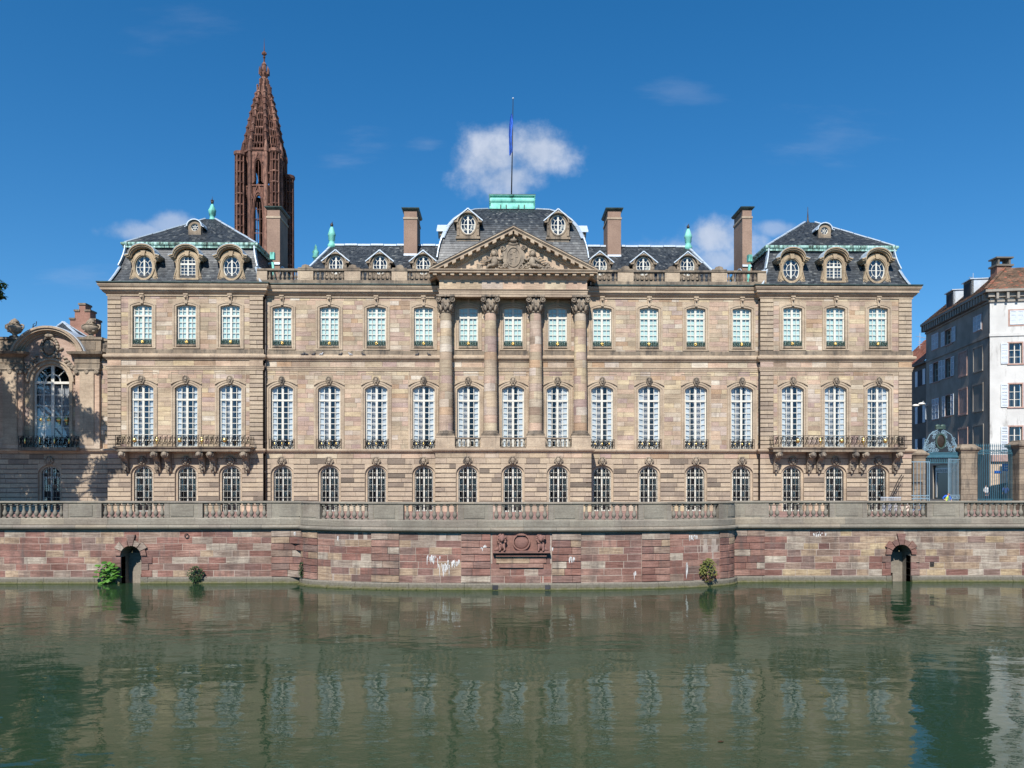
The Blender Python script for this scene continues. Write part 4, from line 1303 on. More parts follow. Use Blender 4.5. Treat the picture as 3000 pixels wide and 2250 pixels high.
m = MB(); m.sweep([(-.6, zcb), (.72, zcb + .001), (.74, zcb + .12), (.81, zcb + .17), (ov, zct - .03), (ov - .02, zct), (-.6, zct + .01)], ent, seg=1.9); m.build('cornice', 'trim', pal)
nm = 19
for k in range(nm):
    x = XE0 - .75 + (XE1 - XE0 + 1.5) * (k + .5) / nm
    m = MB(); m.box(x - .17, x + .17, EY - .62, EY - .28, zck - .03, zcb - .002); m.build('modillion', 'trim', pal)
for sg, xx in ((-1, XE0), (1, XE1)):
    for k in range(2):
        m = MB(); y = EY + .3 + k * .8; a, b = (xx - .72, xx - .28) if sg < 0 else (xx + .28, xx + .72)
        m.box(a, b, y - .17, y + .17, zck - .03, zcb - .002); m.build('modillion', 'trim', pal)
# pediment: tympanum, two raking cornices with modillions
XM = (XE0 + XE1) / 2; HWP = (XE1 - XE0) / 2 + ov
ap = P(1503, 661, EY - ov).z
slope = (ap - zct - .05) / HWP
m = MB(); m.plate([(XE0 - .2, zct - .02), (XE1 + .2, zct - .02), (XM, zct + (HWP - ov + .2) * slope - .1)], EY, EY + .8); m.build('tympanum', 'ashlar', pal)
def rake(o0, o1, d0, d1, sg):
    """sloping slab: overhang o0..o1 (towards the viewer), d0..d1 below the top line"""
    x0, x1 = XM - sg * 0, XM + sg * HWP
    vs = []
    for x in (x0, x1):
        zt = ap - abs(x - XM) * slope
        vs += [(x, EY - o1, zt - d0), (x, EY - o1, zt - d1), (x, EY - o0, zt - d1), (x, EY - o0, zt - d0)]
    return vs, [(0, 4, 5, 1), (1, 5, 6, 2), (2, 6, 7, 3), (3, 7, 4, 0), (0, 1, 2, 3), (4, 7, 6, 5)]
for sg in (-1, 1):
    m = MB()
    for o0, o1, d0, d1 in ((-.8, ov, .0, .13), (-.8, ov - .08, .13, .22), (-.8, ov - .14, .22, .40), (-.8, .32, .40, .72), (-.8, .18, .72, .86)):
        v, f_ = rake(o0, o1, d0, d1, sg); m.add(v, f_)
    o = m.build('raking_cornice', 'trim', pal)
    m = MB(); v, f_ = rake(-.8, ov + .03, -.05, -.004, sg); m.add(v, f_); m.build('cornice_capping', 'pipe', o)
    for k in range(9):
        x = XM + sg * (HWP - .9) * (k + .35) / 9.2; zt = ap - abs(x - XM) * slope
        m = MB(); d = slope * .17
        vs = [(x - .17, EY - .74, zt - .402 + sg * d), (x + .17, EY - .74, zt - .402 - sg * d), (x + .17, EY - .33, zt - .402 - sg * d), (x - .17, EY - .33, zt - .402 + sg * d)]
        vs += [(a, b, c - .24) for a, b, c in vs]
        m.add(vs, [(0, 1, 2, 3), (7, 6, 5, 4), (0, 4, 5, 1), (1, 5, 6, 2), (2, 6, 7, 3), (3, 7, 4, 0)]); m.build('modillion', 'trim', o)
# carved coat of arms
rel = MB(); rel.smooth = True
q = random.Random(8)
zb_ = zct + .02
TY = EY - .02
for k in range(150):                                    # trophies and foliage heaped towards the corners
    u = q.uniform(-1, 1); x = XM + u * 3.9
    top = (1 - abs(u)) ** .8 * 1.7 + .12
    z = zb_ + q.random() ** 1.4 * top
    if abs(x - XM) < .95: continue
    a = q.uniform(-.8, .8)
    rel.ball((x, TY - .05 - q.random() * .12, z), (q.uniform(.10, .26), .14, q.uniform(.07, .17)), 6, 4, rot=Matrix.Rotation(a, 3, 'Y'))
for sg in (-1, 1):                                      # lances and flags
    for k in range(5):
        a = .25 + .2 * k; rel.tube([(XM + sg * 1.0, TY - .08, zb_ + .5), (XM + sg * (1.0 + 2.2 * math.cos(a)), TY - .14, zb_ + .45 + 1.2 * math.sin(a))], [.07, .04], 5)
relo = rel.build('tympanum_relief', 'carved', pal)
sh = MB(); pts = []
for i in range(28):
    a = 2 * PI * i / 28; w = 1.02 * (1 + .07 * math.cos(4 * a)); pts.append((XM + w * math.cos(a), zb_ + 1.28 + 1.2 * math.sin(a) * (1 + .05 * math.sin(3 * a))))
sh.plate(pts, TY - .2, TY + .1)
sh.band(oval(.66, .92, zb_ + 1.25, 24, XM), oval(.58, .84, zb_ + 1.25, 24, XM), TY - .28, TY, closed=True)
for d in (0,):
    for k in range(6): sh.ball((XM + .3 * math.cos(k), TY - .2, zb_ + 1.25 + .6 * math.sin(k * 1.7)), (.16, .06, .1), 6, 4)
for sg in (-1, 1): scroll(sh, XM + sg * .95, TY - .2, zb_ + 2.05, .25, .08, 1.4, sg, 0, 12, k=6); scroll(sh, XM + sg * .75, TY - .2, zb_ + .42, .25, .08, 1.4, -sg, 0, 12, k=6)
sh.build('shield', 'carved', relo)
cr_ = MB(); cr_.smooth = True
cr_.lathe([(.32, zb_ + 2.55), (.40, zb_ + 2.7), (.44, zb_ + 2.8), (.30, zb_ + 2.85), (.26, zb_ + 3.0), (.1, zb_ + 3.15), (.12, zb_ + 3.25), (.02, zb_ + 3.36)], XM, TY - .1, 12)
cr_.ball((XM, TY - .15, zb_ + 2.45), (.5, .16, .2), 8, 6); cr_.build('crown', 'carved', relo)
for sg in (-1, 1):                                      # a helmed child sits on either side
    m = MB(); m.smooth = True; cx = XM + sg * 1.72
    m.ball((cx, TY - .2, zb_ + .85), (.34, .22, .48), 8, 6); m.ball((cx + sg * .04, TY - .26, zb_ + 1.52), (.24, .2, .27), 8, 6)
    for k in range(14):
        a = 2 * PI * k / 14; m.ball((cx + .25 * math.cos(a), TY - .2, zb_ + 1.6 + .26 * math.sin(a)), .1, 5, 4)
    m.tube([(cx - sg * .2, TY - .25, zb_ + 1.15), (cx - sg * .5, TY - .3, zb_ + .95), (cx - sg * .75, TY - .25, zb_ + 1.1)], [.13, .11, .08], 6)
    m.tube([(cx + sg * .2, TY - .25, zb_ + 1.15), (cx + sg * .5, TY - .3, zb_ + .85), (cx + sg * .8, TY - .25, zb_ + .75)], [.13, .11, .08], 6)
    m.tube([(cx, TY - .25, zb_ + .5), (cx + sg * .5, TY - .35, zb_ + .42), (cx + sg * .7, TY - .3, zb_ + .15)], [.18, .15, .1], 6)
    m.build('seated_figure', 'carved', relo)

# ------------------------------------------------------------------ attic balustrade
ZB0, ZB1 = Z(838), Z(793.5)
YB_ = F - .25
SEC_A = [(784, 873, 7), (919, 1010, 7), (1057, 1148, 7), (1194, 1262, 5)]
SEC_B = [(1745, 1809, 5), (1855, 1947, 7), (1990, 2083, 7), (2129, 2218, 7)]
tb3 = MB(); tb3.smooth = True
h3 = ZB1 - .2 - (ZB0 + .38)
tb3.lathe([(r_ * 1.25, ZB0 + .36 + z * (h3 + .04)) for r_, z in prof2], 0, 0, 10)
pb3 = None
for secs, xa, xb in ((SEC_A, XL1 - .6, X(1278, YB_)), (SEC_B, X(1733, YB_), XR0 + .6)):
    m = MB()
    x = xa
    while x < xb - .1:
        L = min(2.1, xb - x); m.box(x + .004, x + L - .004, YB_ - .2, YB_ + .25, Z(842) + .12, ZB0 + .36); x += L
    m.build('balustrade_plinth', 'weathered', pal)
    m = MB(); x = xa
    while x < xb - .1:
        L = min(2.4, xb - x); m.box(x + .003, x + L - .003, YB_ - .2, YB_ + .25, ZB1 - .17, ZB1); m.box(x + .003, x + L - .003, YB_ - .14, YB_ + .2, ZB1 - .23, ZB1 - .171); x += L
    m.build('balustrade_rail', 'weathered', pal)
    prev = None
    for a, b, n in secs:
        for k in range(n):
            x = X(a + (b - a) * (k + .5) / n, YB_)
            if pb3 is None: pb3 = tb3.build('attic_baluster', 'weathered', pal, (x, YB_ + .02, 0))
            else: copy_part(pb3, pal, (x, YB_ + .02, 0))
    bounds = [(X(a, YB_), X(b, YB_)) for a, b, n in secs]
    gaps = [(xa, bounds[0][0])] + [(p[1], q_[0]) for p, q_ in zip(bounds, bounds[1:])] + [(bounds[-1][1], xb)]
    for g0, g1 in gaps:
        if g1 - g0 < .25: continue
        m = MB(); m.box(g0, g1, YB_ - .17, YB_ + .22, ZB0 + .362, ZB1 - .232, .3)
        if g1 - g0 > 1:
            for e in ((g0, g0 + .16), (g1 - .16, g1)): m.box(e[0] + .002, e[1] - .002, YB_ - .19, YB_ - .1, ZB0 + .37, ZB1 - .235, .5)
            m.box(g0 + .3, g1 - .3, YB_ - .185, YB_ - .1, ZB0 + .5, ZB1 - .36, .1)
        o = m.build('attic_pier', 'trim', pal)
        if g1 - g0 > 1:
            m = MB(); c = (g0 + g1) / 2; w = (g1 - g0) / 2 - .05
            m.box(c - w, c + w, YB_ - .22, YB_ + .27, ZB1 + .002, ZB1 + .1); m.plate([(c - w * .6, ZB1 + .1), (c + w * .6, ZB1 + .1), (c + w * .45, ZB1 + .34), (c, ZB1 + .42), (c - w * .45, ZB1 + .34)], YB_ - .12, YB_ + .18); m.build('pier_cap', 'weathered', o)

# ------------------------------------------------------------------ roofs
def slate_patch(mb, f, nu, nv, rr_, lift=.032):
    """overlapping slates over a patch f(u, v) -> point, v up the slope"""
    for j in range(nv):
        v0, v1 = j / nv, min(1.0, (j + 1.25) / nv)
        off = (j % 2) * .5
        for i in range(-1, nu):
            u0, u1 = max(0, (i + off) / nu), min(1, (i + 1 + off) / nu)
            if u1 - u0 < .2 / nu: continue
            a, b, c, d = f(u0, v0), f(u1, v0), f(u1, v1), f(u0, v1)
            n = (b - a).cross(d - a)
            if n.length < 1e-6: continue
            n.normalize(); e = lift * rr_.uniform(.8, 1.4)
            g = (b - a) * .012
            mb.add([a + n * e + g, b + n * e - g, c + n * .002 - g, d + n * .002 + g, a - n * .01 + g, b - n * .01 - g], [(0, 1, 2, 3), (4, 5, 1, 0)], min(1, max(0, rr_.gauss(.45, .3))))
def ruled(p00, p10, p11, p01):
    p00, p10, p11, p01 = map(Vector, (p00, p10, p11, p01))
    return lambda u, v: p00.lerp(p10, u).lerp(p01.lerp(p11, u), v)
def under(mb, f, nu=1, nv=1, drop=.03):
    vs = []
    for j in range(nv + 1):
        for i in range(nu + 1):
            p = f(i / nu, j / nv); e = 1e-3
            n = (f(min(1, i / nu + e), j / nv) - f(max(0, i / nu - e), j / nv)).cross(f(i / nu, min(1, j / nv + e)) - f(i / nu, max(0, j / nv - e)))
            if n.length > 1e-12: n.normalize()
            vs.append(p - n * drop)
    mb.add(vs, [(j * (nu + 1) + i, j * (nu + 1) + i + 1, (j + 1) * (nu + 1) + i + 1, (j + 1) * (nu + 1) + i) for j in range(nv) for i in range(nu)], .3)
def capping(pts, w, name, mat, parent, piece=1.1, h=.05):
    """lead rolls laid along an edge, piece by piece"""
    pts = [Vector(p) for p in pts]
    for a, b in zip(pts, pts[1:]):
        n = max(1, round((b - a).length / piece))
        for i in range(n):
            p, q_ = a.lerp(b, i / n), a.lerp(b, (i + 1) / n)
            m = MB(); t_ = (q_ - p) * .02
            m.bar(p + t_ + Vector((0, 0, h * .3 * (i % 2))), q_ - t_ + Vector((0, 0, h * .3 * (i % 2))), w, h * 2); m.build(name, mat, parent)
rs = random.Random(31)
ZE = Z(842) + .16
def mansard(x0, x1, y0, y1, finial):
    zb_, zk = ZE, P(560, 719, PAV + 1.15).z
    ins = 1.12
    def wall_f(p, q_, nx, ny):
        p, q_ = Vector(p), Vector(q_)
        def f(u, v):
            e = ins * (1 - (1 - v) ** 1.7)
            d = (q_ - p).normalized()
            a, b = p + d * e, q_ - d * e
            r_ = a.lerp(b, u) + Vector((nx, ny, 0)) * e
            r_.z = zb_ + (zk - zb_) * v; return r_
        return f
    c = [(x0, y0, 0), (x1, y0, 0), (x1, y1, 0), (x0, y1, 0)]
    faces = [wall_f(c[0], c[1], 0, 1), wall_f(c[1], c[2], -1, 0), wall_f(c[2], c[3], 0, -1), wall_f(c[3], c[0], 1, 0)]
    m = MB(); s = MB()
    for f in faces:
        under(m, f, 1, 6)
        slate_patch(s, f, 46, 22, rs)
    ctr = Vector(((x0 + x1) / 2, (y0 + y1) / 2, 0)); za = P(622, 647, ctr.y).z
    e = ins - .16
    k = [Vector((x0 + e, y0 + e, zk + .2)), Vector((x1 - e, y0 + e, zk + .2)), Vector((x1 - e, y1 - e, zk + .2)), Vector((x0 + e, y1 - e, zk + .2))]
    rd = .5
    top = [ctr + Vector((sx * rd, sy * rd, za)) for sx, sy in ((-1, -1), (1, -1), (1, 1), (-1, 1))]
    for i in range(4):
        f = ruled(k[i], k[(i + 1) % 4], top[(i + 1) % 4], top[i]); under(m, f); slate_patch(s, f, 40, 24, rs)
    m.add(top, [(0, 1, 2, 3)])
    ro = m.build('roof', 'slate', pal)
    s.build('slates', 'slate', ro, kind='stuff')
    m = MB(); m.sweep([(-.05, zk - .28), (.06, zk - .28), (.07, zk - .1), (.15, zk - .06), (.2, zk + .04), (.2, zk + .16), (.1, zk + .22), (-.1, zk + .24)], [(k[0].x - .02, k[0].y - .02), (k[1].x + .02, k[1].y - .02), (k[2].x + .02, k[2].y + .02), (k[3].x - .02, k[3].y + .02)], closed=True, seg=1.2)
    m.build('break_moulding', 'copper_dark', ro)
    for i, f in enumerate(faces):
        pts = [f(0, v) + Vector((0, 0, .03)) for v in [j / 7 for j in range(8)]]
        capping(pts, .6, 'hip_lead', 'lead', ro, .6)
    for i in range(4): capping([k[i] + Vector((0, 0, .05)), top[i] + Vector((0, 0, .05))], .2, 'hip_lead', 'lead', ro, 1.3)
    m = MB(); m.smooth = True; z = za
    if finial == 'urn':
        m.lathe([(.30, z - .1), (.36, z + .05), (.26, z + .2), (.22, z + .45), (.32, z + .55), (.36, z + .9), (.38, z + 1.05), (.28, z + 1.2), (.18, z + 1.5), (.1, z + 1.62), (.05, z + 1.7)], ctr.x, ctr.y, 12)
        f_ = m.build('finial', 'copper', ro)
        m = MB(); m.smooth = True; m.ball((ctr.x, ctr.y, z + 1.85), (.15, .15, .18), 8, 6); m.tube([(ctr.x, ctr.y, z + 2.0), (ctr.x, ctr.y, z + 2.45)], [.04, .01], 5)
        for kk in range(4): m.ball((ctr.x + .12 * math.cos(kk * PI / 2), ctr.y + .12 * math.sin(kk * PI / 2), z + 2.02), (.05, .05, .1), 5, 4)
        m.build('finial_ball', 'pipe', ro)
    else:
        m.lathe([(.2, z - .05), (.14, z + .1), (.17, z + .2), (.09, z + .35), (.07, z + .8), (.04, z + 1.2), (.02, z + 1.75)], ctr.x, ctr.y, 8); m.build('finial', 'pipe', ro)
    return ro, zb_, zk, ins, za, ctr
LY1 = PAV + 12.6
roofL = mansard(XL0 + .02, XL1 - .02, PAV + .05, LY1, 'urn')
roofR = mansard(XR0 + .02, XR1 - .02, PAV + .05, LY1, 'spike')

# main roofs left and right of the dome
ZRB = ZE + .1; RY0, RYR, RY1 = F + 1.3, F + 7.4, F + 13.4
ZRR = P(1100, 720, RYR).z
def main_roof(xe, xr, xin, sg):
    """hip end at xe, ridge from xr to xin"""
    m, s = MB(), MB()
    a, b = Vector((xe, RY0, ZRB)), Vector((xin, RY0, ZRB)); r0, r1 = Vector((xr, RYR, ZRR)), Vector((xin, RYR, ZRR))
    c, d = Vector((xe, RY1, ZRB)), Vector((xin, RY1, ZRB))
    fs = [ruled(a, b, r1, r0), ruled(d, c, r0, r1), ruled(c, a, r0, r0)] if sg > 0 else [ruled(b, a, r0, r1), ruled(c, d, r1, r0), ruled(a, c, r0, r0)]
    for f, n in zip(fs, (62, 62, 40)): under(m, f); slate_patch(s, f, n, 34, rs)
    ro = m.build('roof', 'slate', pal); s.build('slates', 'slate', ro, kind='stuff')
    up = Vector((0, 0, .05))
    capping([a + up, r0 + up], .26, 'hip_lead', 'lead', ro, 1.1); capping([c + up, r0 + up], .26, 'hip_lead', 'lead', ro, 1.1)
    capping([r0 + up, r1 + up], .34, 'ridge_lead', 'lead', ro, 1.3, .09)
    m = MB(); m.smooth = True; z = ZRR
    m.lathe([(.42, z - .35), (.42, z + .05), (.3, z + .2), (.26, z + .45), (.34, z + .55), (.36, z + .95), (.42, z + 1.05), (.34, z + 1.3), (.2, z + 1.75), (.12, z + 1.9)], xr, RYR, 12)
    m.build('finial', 'copper', ro)
    m = MB(); m.smooth = True; m.ball((xr, RYR, z + 2.1), (.16, .16, .2), 8, 6); m.tube([(xr, RYR, z + 2.2), (xr + .08, RYR, z + 2.45)], [.08, .02], 5); m.build('finial_ball', 'pipe', ro)
    return ro
mrL = main_roof(X(846, RY0), X(972, RYR), XM - 6.5, 1)
mrR = main_roof(X(2140, RY0), X(2016, RYR), XM + 6.5, -1)
m = MB(); m.smooth = True
xf, yf_ = X(925, RY1 + 3), RY1 + 3; z = P(925, 757, yf_).z
m.lathe([(.25, z - 6), (.25, z), (.42, z + .1), (.3, z + .5), (.4, z + .7), (.15, z + 1.1), (.16, z + 1.3), (.02, z + 1.6)], xf, yf_, 10); m.build('rear_finial', 'copper', pal)

# flat lead roof behind the balustrade
m = MB(); m.box(XL1 - .5, XR0 + .5, F + .05, RY1, ZE - .12, ZE - .02); m.build('roof_flat', 'zinc', pal)
m = MB(); m.box(XE0 + .02, XE1 - .02, EY + .6, F + .5, e1, zct + .3); m.build('attic_block', 'ashlar', pal)
m = MB()
for sg in (-1, 1):
    v, f_ = rake(-2.6, -.78, .02, .2, sg); m.add(v, f_)
m.build('pediment_roof', 'slate', pal)

# dome
DX, DY0, DY1 = XM, F + .55, F + 13.2
DHW = 7.15
profd = [(845, -.05), (795, -.02), (759, .05), (737, .15), (713, .33), (686, .65), (661, 1.05), (639.5, 1.65), (623, 2.45), (615.5, 3.3), (613.7, 4.6)]
profd = [(i_, P(1500, y_, DY0 + i_).z) for y_, i_ in profd]
cum = [0]
for (a, b), (c, d) in zip(profd, profd[1:]): cum.append(cum[-1] + math.hypot(c - a, d - b))
def dome_at(v):
    s_ = v * cum[-1]; i = min(max(bisect.bisect_right(cum, s_) - 1, 0), len(cum) - 2)
    u = (s_ - cum[i]) / (cum[i + 1] - cum[i]); return profd[i][0] + (profd[i + 1][0] - profd[i][0]) * u, profd[i][1] + (profd[i + 1][1] - profd[i][1]) * u
def dome_f(side):
    def f(u, v):
        e, z = dome_at(v)
        x0, x1, y0, y1 = DX - DHW + e, DX + DHW - e, DY0 + e, DY1 - e
        if side == 0: return Vector((x0 + (x1 - x0) * u, y0, z))
        if side == 1: return Vector((x1, y0 + (y1 - y0) * u, z))
        if side == 2: return Vector((x1 - (x1 - x0) * u, y1, z))
        return Vector((x0, y1 - (y1 - y0) * u, z))
    return f
m, s = MB(), MB()
for sd_ in range(4): under(m, dome_f(sd_), 1, 24); slate_patch(s, dome_f(sd_), 52, 44, rs)
dome = m.build('dome_roof', 'slate', pal); s.build('slates', 'slate', dome, kind='stuff')
for sd_ in range(4): capping([dome_f(sd_)(0, v / 16) + Vector((0, 0, .03)) for v in range(4, 17)], .55, 'hip_lead', 'lead', dome, .75)
e, z = dome_at(1)
LW = 2.1; ly0, ly1 = DY0 + e - .3, DY1 - e + .3
def lant(prof): 
    m = MB(); m.sweep(prof, [(DX - LW, ly1), (DX - LW, ly0), (DX + LW, ly0), (DX + LW, ly1)], closed=True); return m
ztop = P(1500, 572.5, ly0).z
hL = ztop - z
m = lant([(.16, z - .1), (.16, z + .12), (.04, z + .2), (.02, z + hL * .3), (.0, z + hL * .4), (.12, z + hL * .55), (.13, z + hL * .68), (.02, z + hL * .82), (.0, z + hL * .88), (.14, z + hL * .9), (.2, z + hL * .95), (.2, ztop)])
m.box(DX - LW + .0, DX + LW - .0, ly0 + .0, ly1 - .0, ztop - .06, ztop - .01)
lo = m.build('copper_lantern', 'copper', pal)
m = MB(); m.box(DX - LW - .22, DX + LW + .22, ly0 - .22, ly1 + .22, ztop, ztop + .05); m.build('lantern_cap', 'gutter', lo)
for kx in (-1.15, -.6, .65, 1.2):
    m = MB(); m.box(DX + kx - .05, DX + kx + .05, ly0 - .2, ly0 - .1, z - .05, z + .3); m.build('lantern_post', 'gutter', lo)

# ------------------------------------------------------------------ dormers
def oval_window(o, a, b, cz, y, rr_):
    m = MB(); m.band(oval(a, b, cz), oval(a - .09, b - .09, cz), y, y + .08, .5, closed=True)
    m.band(oval(a * .56, b * .56, cz), oval(a * .56 - .05, b * .56 - .05, cz), y + .015, y + .06, .5, closed=True)
    m.box(-.075, .075, y - .02, y + .06, cz - b + .03, cz + b - .03, .5)
    m.box(-a + .04, a - .04, y + .013, y + .058, cz - .025, cz + .025, .5)
    for k in (1, 3, 5, 7):
        q = k * PI / 4
        m.bar((a * .53 * math.cos(q), y + .037, cz + b * .53 * math.sin(q)), (a * .95 * math.cos(q), y + .037, cz + b * .95 * math.sin(q)), .045, .04, .5)
    w = m.build('window_frame', 'paint', o)
    g = MB(); n = 24; pts = oval(a - .03, b - .03, cz)
    g.add([(x, y + .035, z_) for x, z_ in pts], [tuple(range(n))]); g.build('pane', 'glass', o)
    g = MB(); g.box(-a - .1, a + .1, y + .5, y + .55, cz - b - .1, cz + b + .1); g.build('room', 'room', o)
    g = MB(); g.add([(-a * .9, y + .3, cz - b * .9), (0, y + .36, cz - b * .9), (.05, y + .36, cz - b * .25), (-a * .9, y + .3, cz - b * .2)], [(0, 1, 2, 3)]); 
    g.add([(a * .2, y + .3, cz - b * .9), (a * .9, y + .36, cz - b * .9), (a * .9, y + .36, cz + b * .1), (a * .3, y + .3, cz - b * .05)], [(0, 1, 2, 3)]); g.build('curtain', 'paint', o)
def pav_dormer(x, y, z0, kind):
    """carved stone dormer with curved hood and scrolled flanks"""
    h, w = 3.36, 1.18
    m = MB(); n = 16
    cz = z0 + 1.42
    outl = [(-1.28, z0), (-1.30, z0 + .55), (-1.12, z0 + 1.0), (-1.0, z0 + 1.5), (-1.0, z0 + 2.15)]
    outl = outl + [(-math.cos(PI * i / 8) * 1.0, z0 + 2.15 + .85 * math.sin(PI * i / 8)) for i in range(1, 8)] + [(-a, b) for a, b in outl[::-1]]
    # front plate with opening: outer outline resampled against the inner one by angle
    if kind == 'oval': inn = oval(.80, 1.05, cz, 48)
    else:
        inn = []
        for i in range(48):
            a = 2 * PI * i / 48; r_ = 1
            dx, dz = math.cos(a), math.sin(a)
            hw_, hh_ = .74, 1.02
            if dz >= 0: q_ = min(hw_ / abs(dx) if abs(dx) > 1e-6 else 9, 1e9); p_ = (hw_ * dx, .42 + .66 * dz) if True else 0; inn.append((p_[0], cz + p_[1] if dz > 0 else cz))
            else: t_ = min(hw_ / abs(dx) if abs(dx) > 1e-6 else 99, hh_ / abs(dz)); inn.append((dx * t_, cz + dz * t_))
    def ray_out(px_, pz_):
        a = math.atan2(pz_ - cz, px_); dx, dz = math.cos(a), math.sin(a); best = 9
        for (x0, za_), (x1, zb2) in zip(outl, outl[1:] + outl[:1]):
            den = dx * (zb2 - za_) - dz * (x1 - x0)
            if abs(den) < 1e-9: continue
            t_ = (x0 * (zb2 - za_) - (za_ - cz) * (x1 - x0)) / den; s_ = (x0 * dz - (za_ - cz) * dx) / den
            if t_ > 0 and -1e-6 <= s_ <= 1 + 1e-6: best = min(best, t_)
        return (dx * best, cz + dz * best)
    outs = [ray_out(*p) for p in inn]
    m.band(outs, inn, 0, .5, .4, closed=True)
    if kind == 'oval':
        m.band(oval(1.0, 1.26, cz, 28), oval(.88, 1.13, cz, 28), -.1, .1, .5, closed=True); m.band(oval(.90, 1.15, cz, 28), oval(.80, 1.05, cz, 28), -.05, .1, .5, closed=True)
    else:
        c1 = contour(.98, z0 + .25, cz + .42, cz + 1.32); c2 = contour(.84, z0 + .25, cz + .40, cz + 1.18); m.band(c1, c2, -.09, .1, .5)
        c3 = contour(.74, z0 + .25, cz + .42, cz + 1.08); m.band(c2, c3, -.045, .1, .5)
        m.box(-1.05, 1.05, -.16, .2, z0 + .22, z0 + .38, .4)
    for sg in (-1, 1):
        scroll(m, sg * 1.12, -.03, z0 + .36, .22, .05, 1.6, sg, PI / 2, 14, k=5); scroll(m, sg * 1.0, -.03, z0 + 1.9, .16, .045, 1.4, -sg, PI / 2, 12, k=5)
        m.tube([(sg * 1.22, -.02, z0 + .55), (sg * 1.1, -.03, z0 + .95), (sg * 1.0, -.03, z0 + 1.4), (sg * 1.04, -.02, z0 + 1.75)], .06, 5)
        m.box(sg * 1.14 - .2, sg * 1.14 + .2, -.04, .4, z0 + 1.98, z0 + 2.14, .4)
    m.box(-1.34, 1.34, -.09, .4, z0 - .06, z0 + .14, .4)
    m.plate([(-.14, z0 + 2.42), (.14, z0 + 2.42), (.2, z0 + 2.86), (-.2, z0 + 2.86)], -.2, .1)
    o = m.build('dormer', 'weathered_light', pal, (x, y, 0))
    # hood
    hd = MB()
    def hood(e, zz): return [(-1.58 + e, z0 + 2.2 + zz)] + [(-math.cos(PI * i / 12) * (1.2 - e * .6), z0 + 2.32 + zz + .92 * math.sin(PI * i / 12)) for i in range(13)] + [(1.58 - e, z0 + 2.2 + zz)]
    hd.band(hood(0, .2), hood(.02, .1), -.46, 1.2, .4); hd.band(hood(.03, .099), hood(.1, -.02), -.36, 1.2, .5); hd.band(hood(.11, -.021), hood(.2, -.12), -.22, .6, .5)
    hd.build('hood', 'weathered_light', o)
    hd = MB(); hd.band(hood(-.02, .24), hood(-.02, .202), -.48, 1.8, .4); hd.build('hood_lead', 'lead', o)
    ck = MB()
    for sg in (-1, 1): ck.box(sg * .98 - .06, sg * .98 + .06, .4, 1.7, z0, z0 + 2.2)
    ck.build('cheek', 'slate', o)
    if kind == 'oval': oval_window(o, .80, 1.05, cz, .12, random)
    else:
        mm, panes, _ = sash(.74, z0 + .40, cz + .42, cz + 1.06, cz + .30, 4, 2, .12, stile=.09, mull=.13, mun=.045)
        mm.build('window_frame', 'paint', o)
        g = MB()
        for p in panes: pane_mesh(g, p, .155, random)
        g.build('panes', 'glass', o, kind='stuff')
        g = MB(); g.box(-.9, .9, .55, .6, z0 + .2, z0 + 3); g.build('room', 'room', o)
        g = MB(); g.box(-.7, .7, .34, .36, z0 + .4, z0 + 1.1); g.build('curtain', 'paint', o)
    return o
M['weathered_light'] = stone('dormer_sandstone', [(0, (.46, .37, .255)), (.5, (.42, .335, .23)), (1, (.37, .29, .205))], vary=.5, stain=.55, stain_col=(.10, .085, .07, 1), lo=.5, hi=.7)
for xs_, base in ((wl_, XL0), (wr_, XR0)):
    for x, kd in zip(xs_, ('oval', 'arch', 'oval')): pav_dormer(x, PAV + .28, ZE + .12, kd)
def small_dormer(x, y, z0):
    m = MB()
    m.band([ (a * 1.0, b) for a, b in oval(.62, .62, z0 + .72, 24)], oval(.36, .36, z0 + .72, 24), 0, .3, .4, closed=True)
    m.plate([(-.6, z0 + .0), (.6, z0 + .0), (.6, z0 + .25), (-.6, z0 + .25)], 0.004, .3); m.box(-.6, -.42, .004, .3, z0 + .25, z0 + .9); m.box(.42, .6, .004, .3, z0 + .25, z0 + .9)
    o = m.build('round_dormer', 'weathered', pal, (x, y, 0))
    h = MB(); c1 = [(-math.cos(PI * i / 12) * .74, z0 + .82 + .68 * math.sin(PI * i / 12)) for i in range(13)]; c2 = [(a * .88, z0 + .82 + (b - z0 - .82) * .86) for a, b in c1]
    c1 = [(-.92, z0 + .78)] + c1 + [(.92, z0 + .78)]; c2 = [(-.9, z0 + .70)] + c2 + [(.9, z0 + .70)]
    h.band(c1, c2, -.16, 2.4, .4); h.build('hood', 'lead', o)
    g = MB(); g.band(oval(.37, .37, z0 + .72), oval(.30, .30, z0 + .72), .1, .16, .5, closed=True); g.band(oval(.12, .12, z0 + .72), oval(.07, .07, z0 + .72), .1, .16, .5, closed=True)
    for k in range(6):
        q = k * PI / 3 + PI / 6; g.bar((.1 * math.cos(q), .13, z0 + .72 + .1 * math.sin(q)), (.33 * math.cos(q), .13, z0 + .72 + .33 * math.sin(q)), .05, .05, .5)
    g.build('window_frame', 'paint', o)
    g = MB(); g.add([(a, .14, b) for a, b in oval(.33, .33, z0 + .72)], [tuple(range(24))]); g.build('pane', 'glass', o)
    g = MB(); g.box(-.5, .5, .31, .36, z0 + .2, z0 + 1.2); g.build('room', 'room', o)
    g = MB()
    for sg in (-1, 1): g.box(sg * .62 - .05, sg * .62 + .05, .2, 2.2, z0, z0 + .8)
    g.build('cheek', 'slate', o)
for ro_, px in ((roofL, 572), (roofR, 2414)):
    y = PAV + 2.7; za_, zk_, ctr_ = ro_[4], ro_[2], ro_[5]
    zz = zk_ + .2 + (za_ - zk_ - .2) * (y - PAV - .05 - .96) / (ctr_.y - .5 - PAV - .05 - .96)
    small_dormer(X(px, y), y - .15, zz - .12)
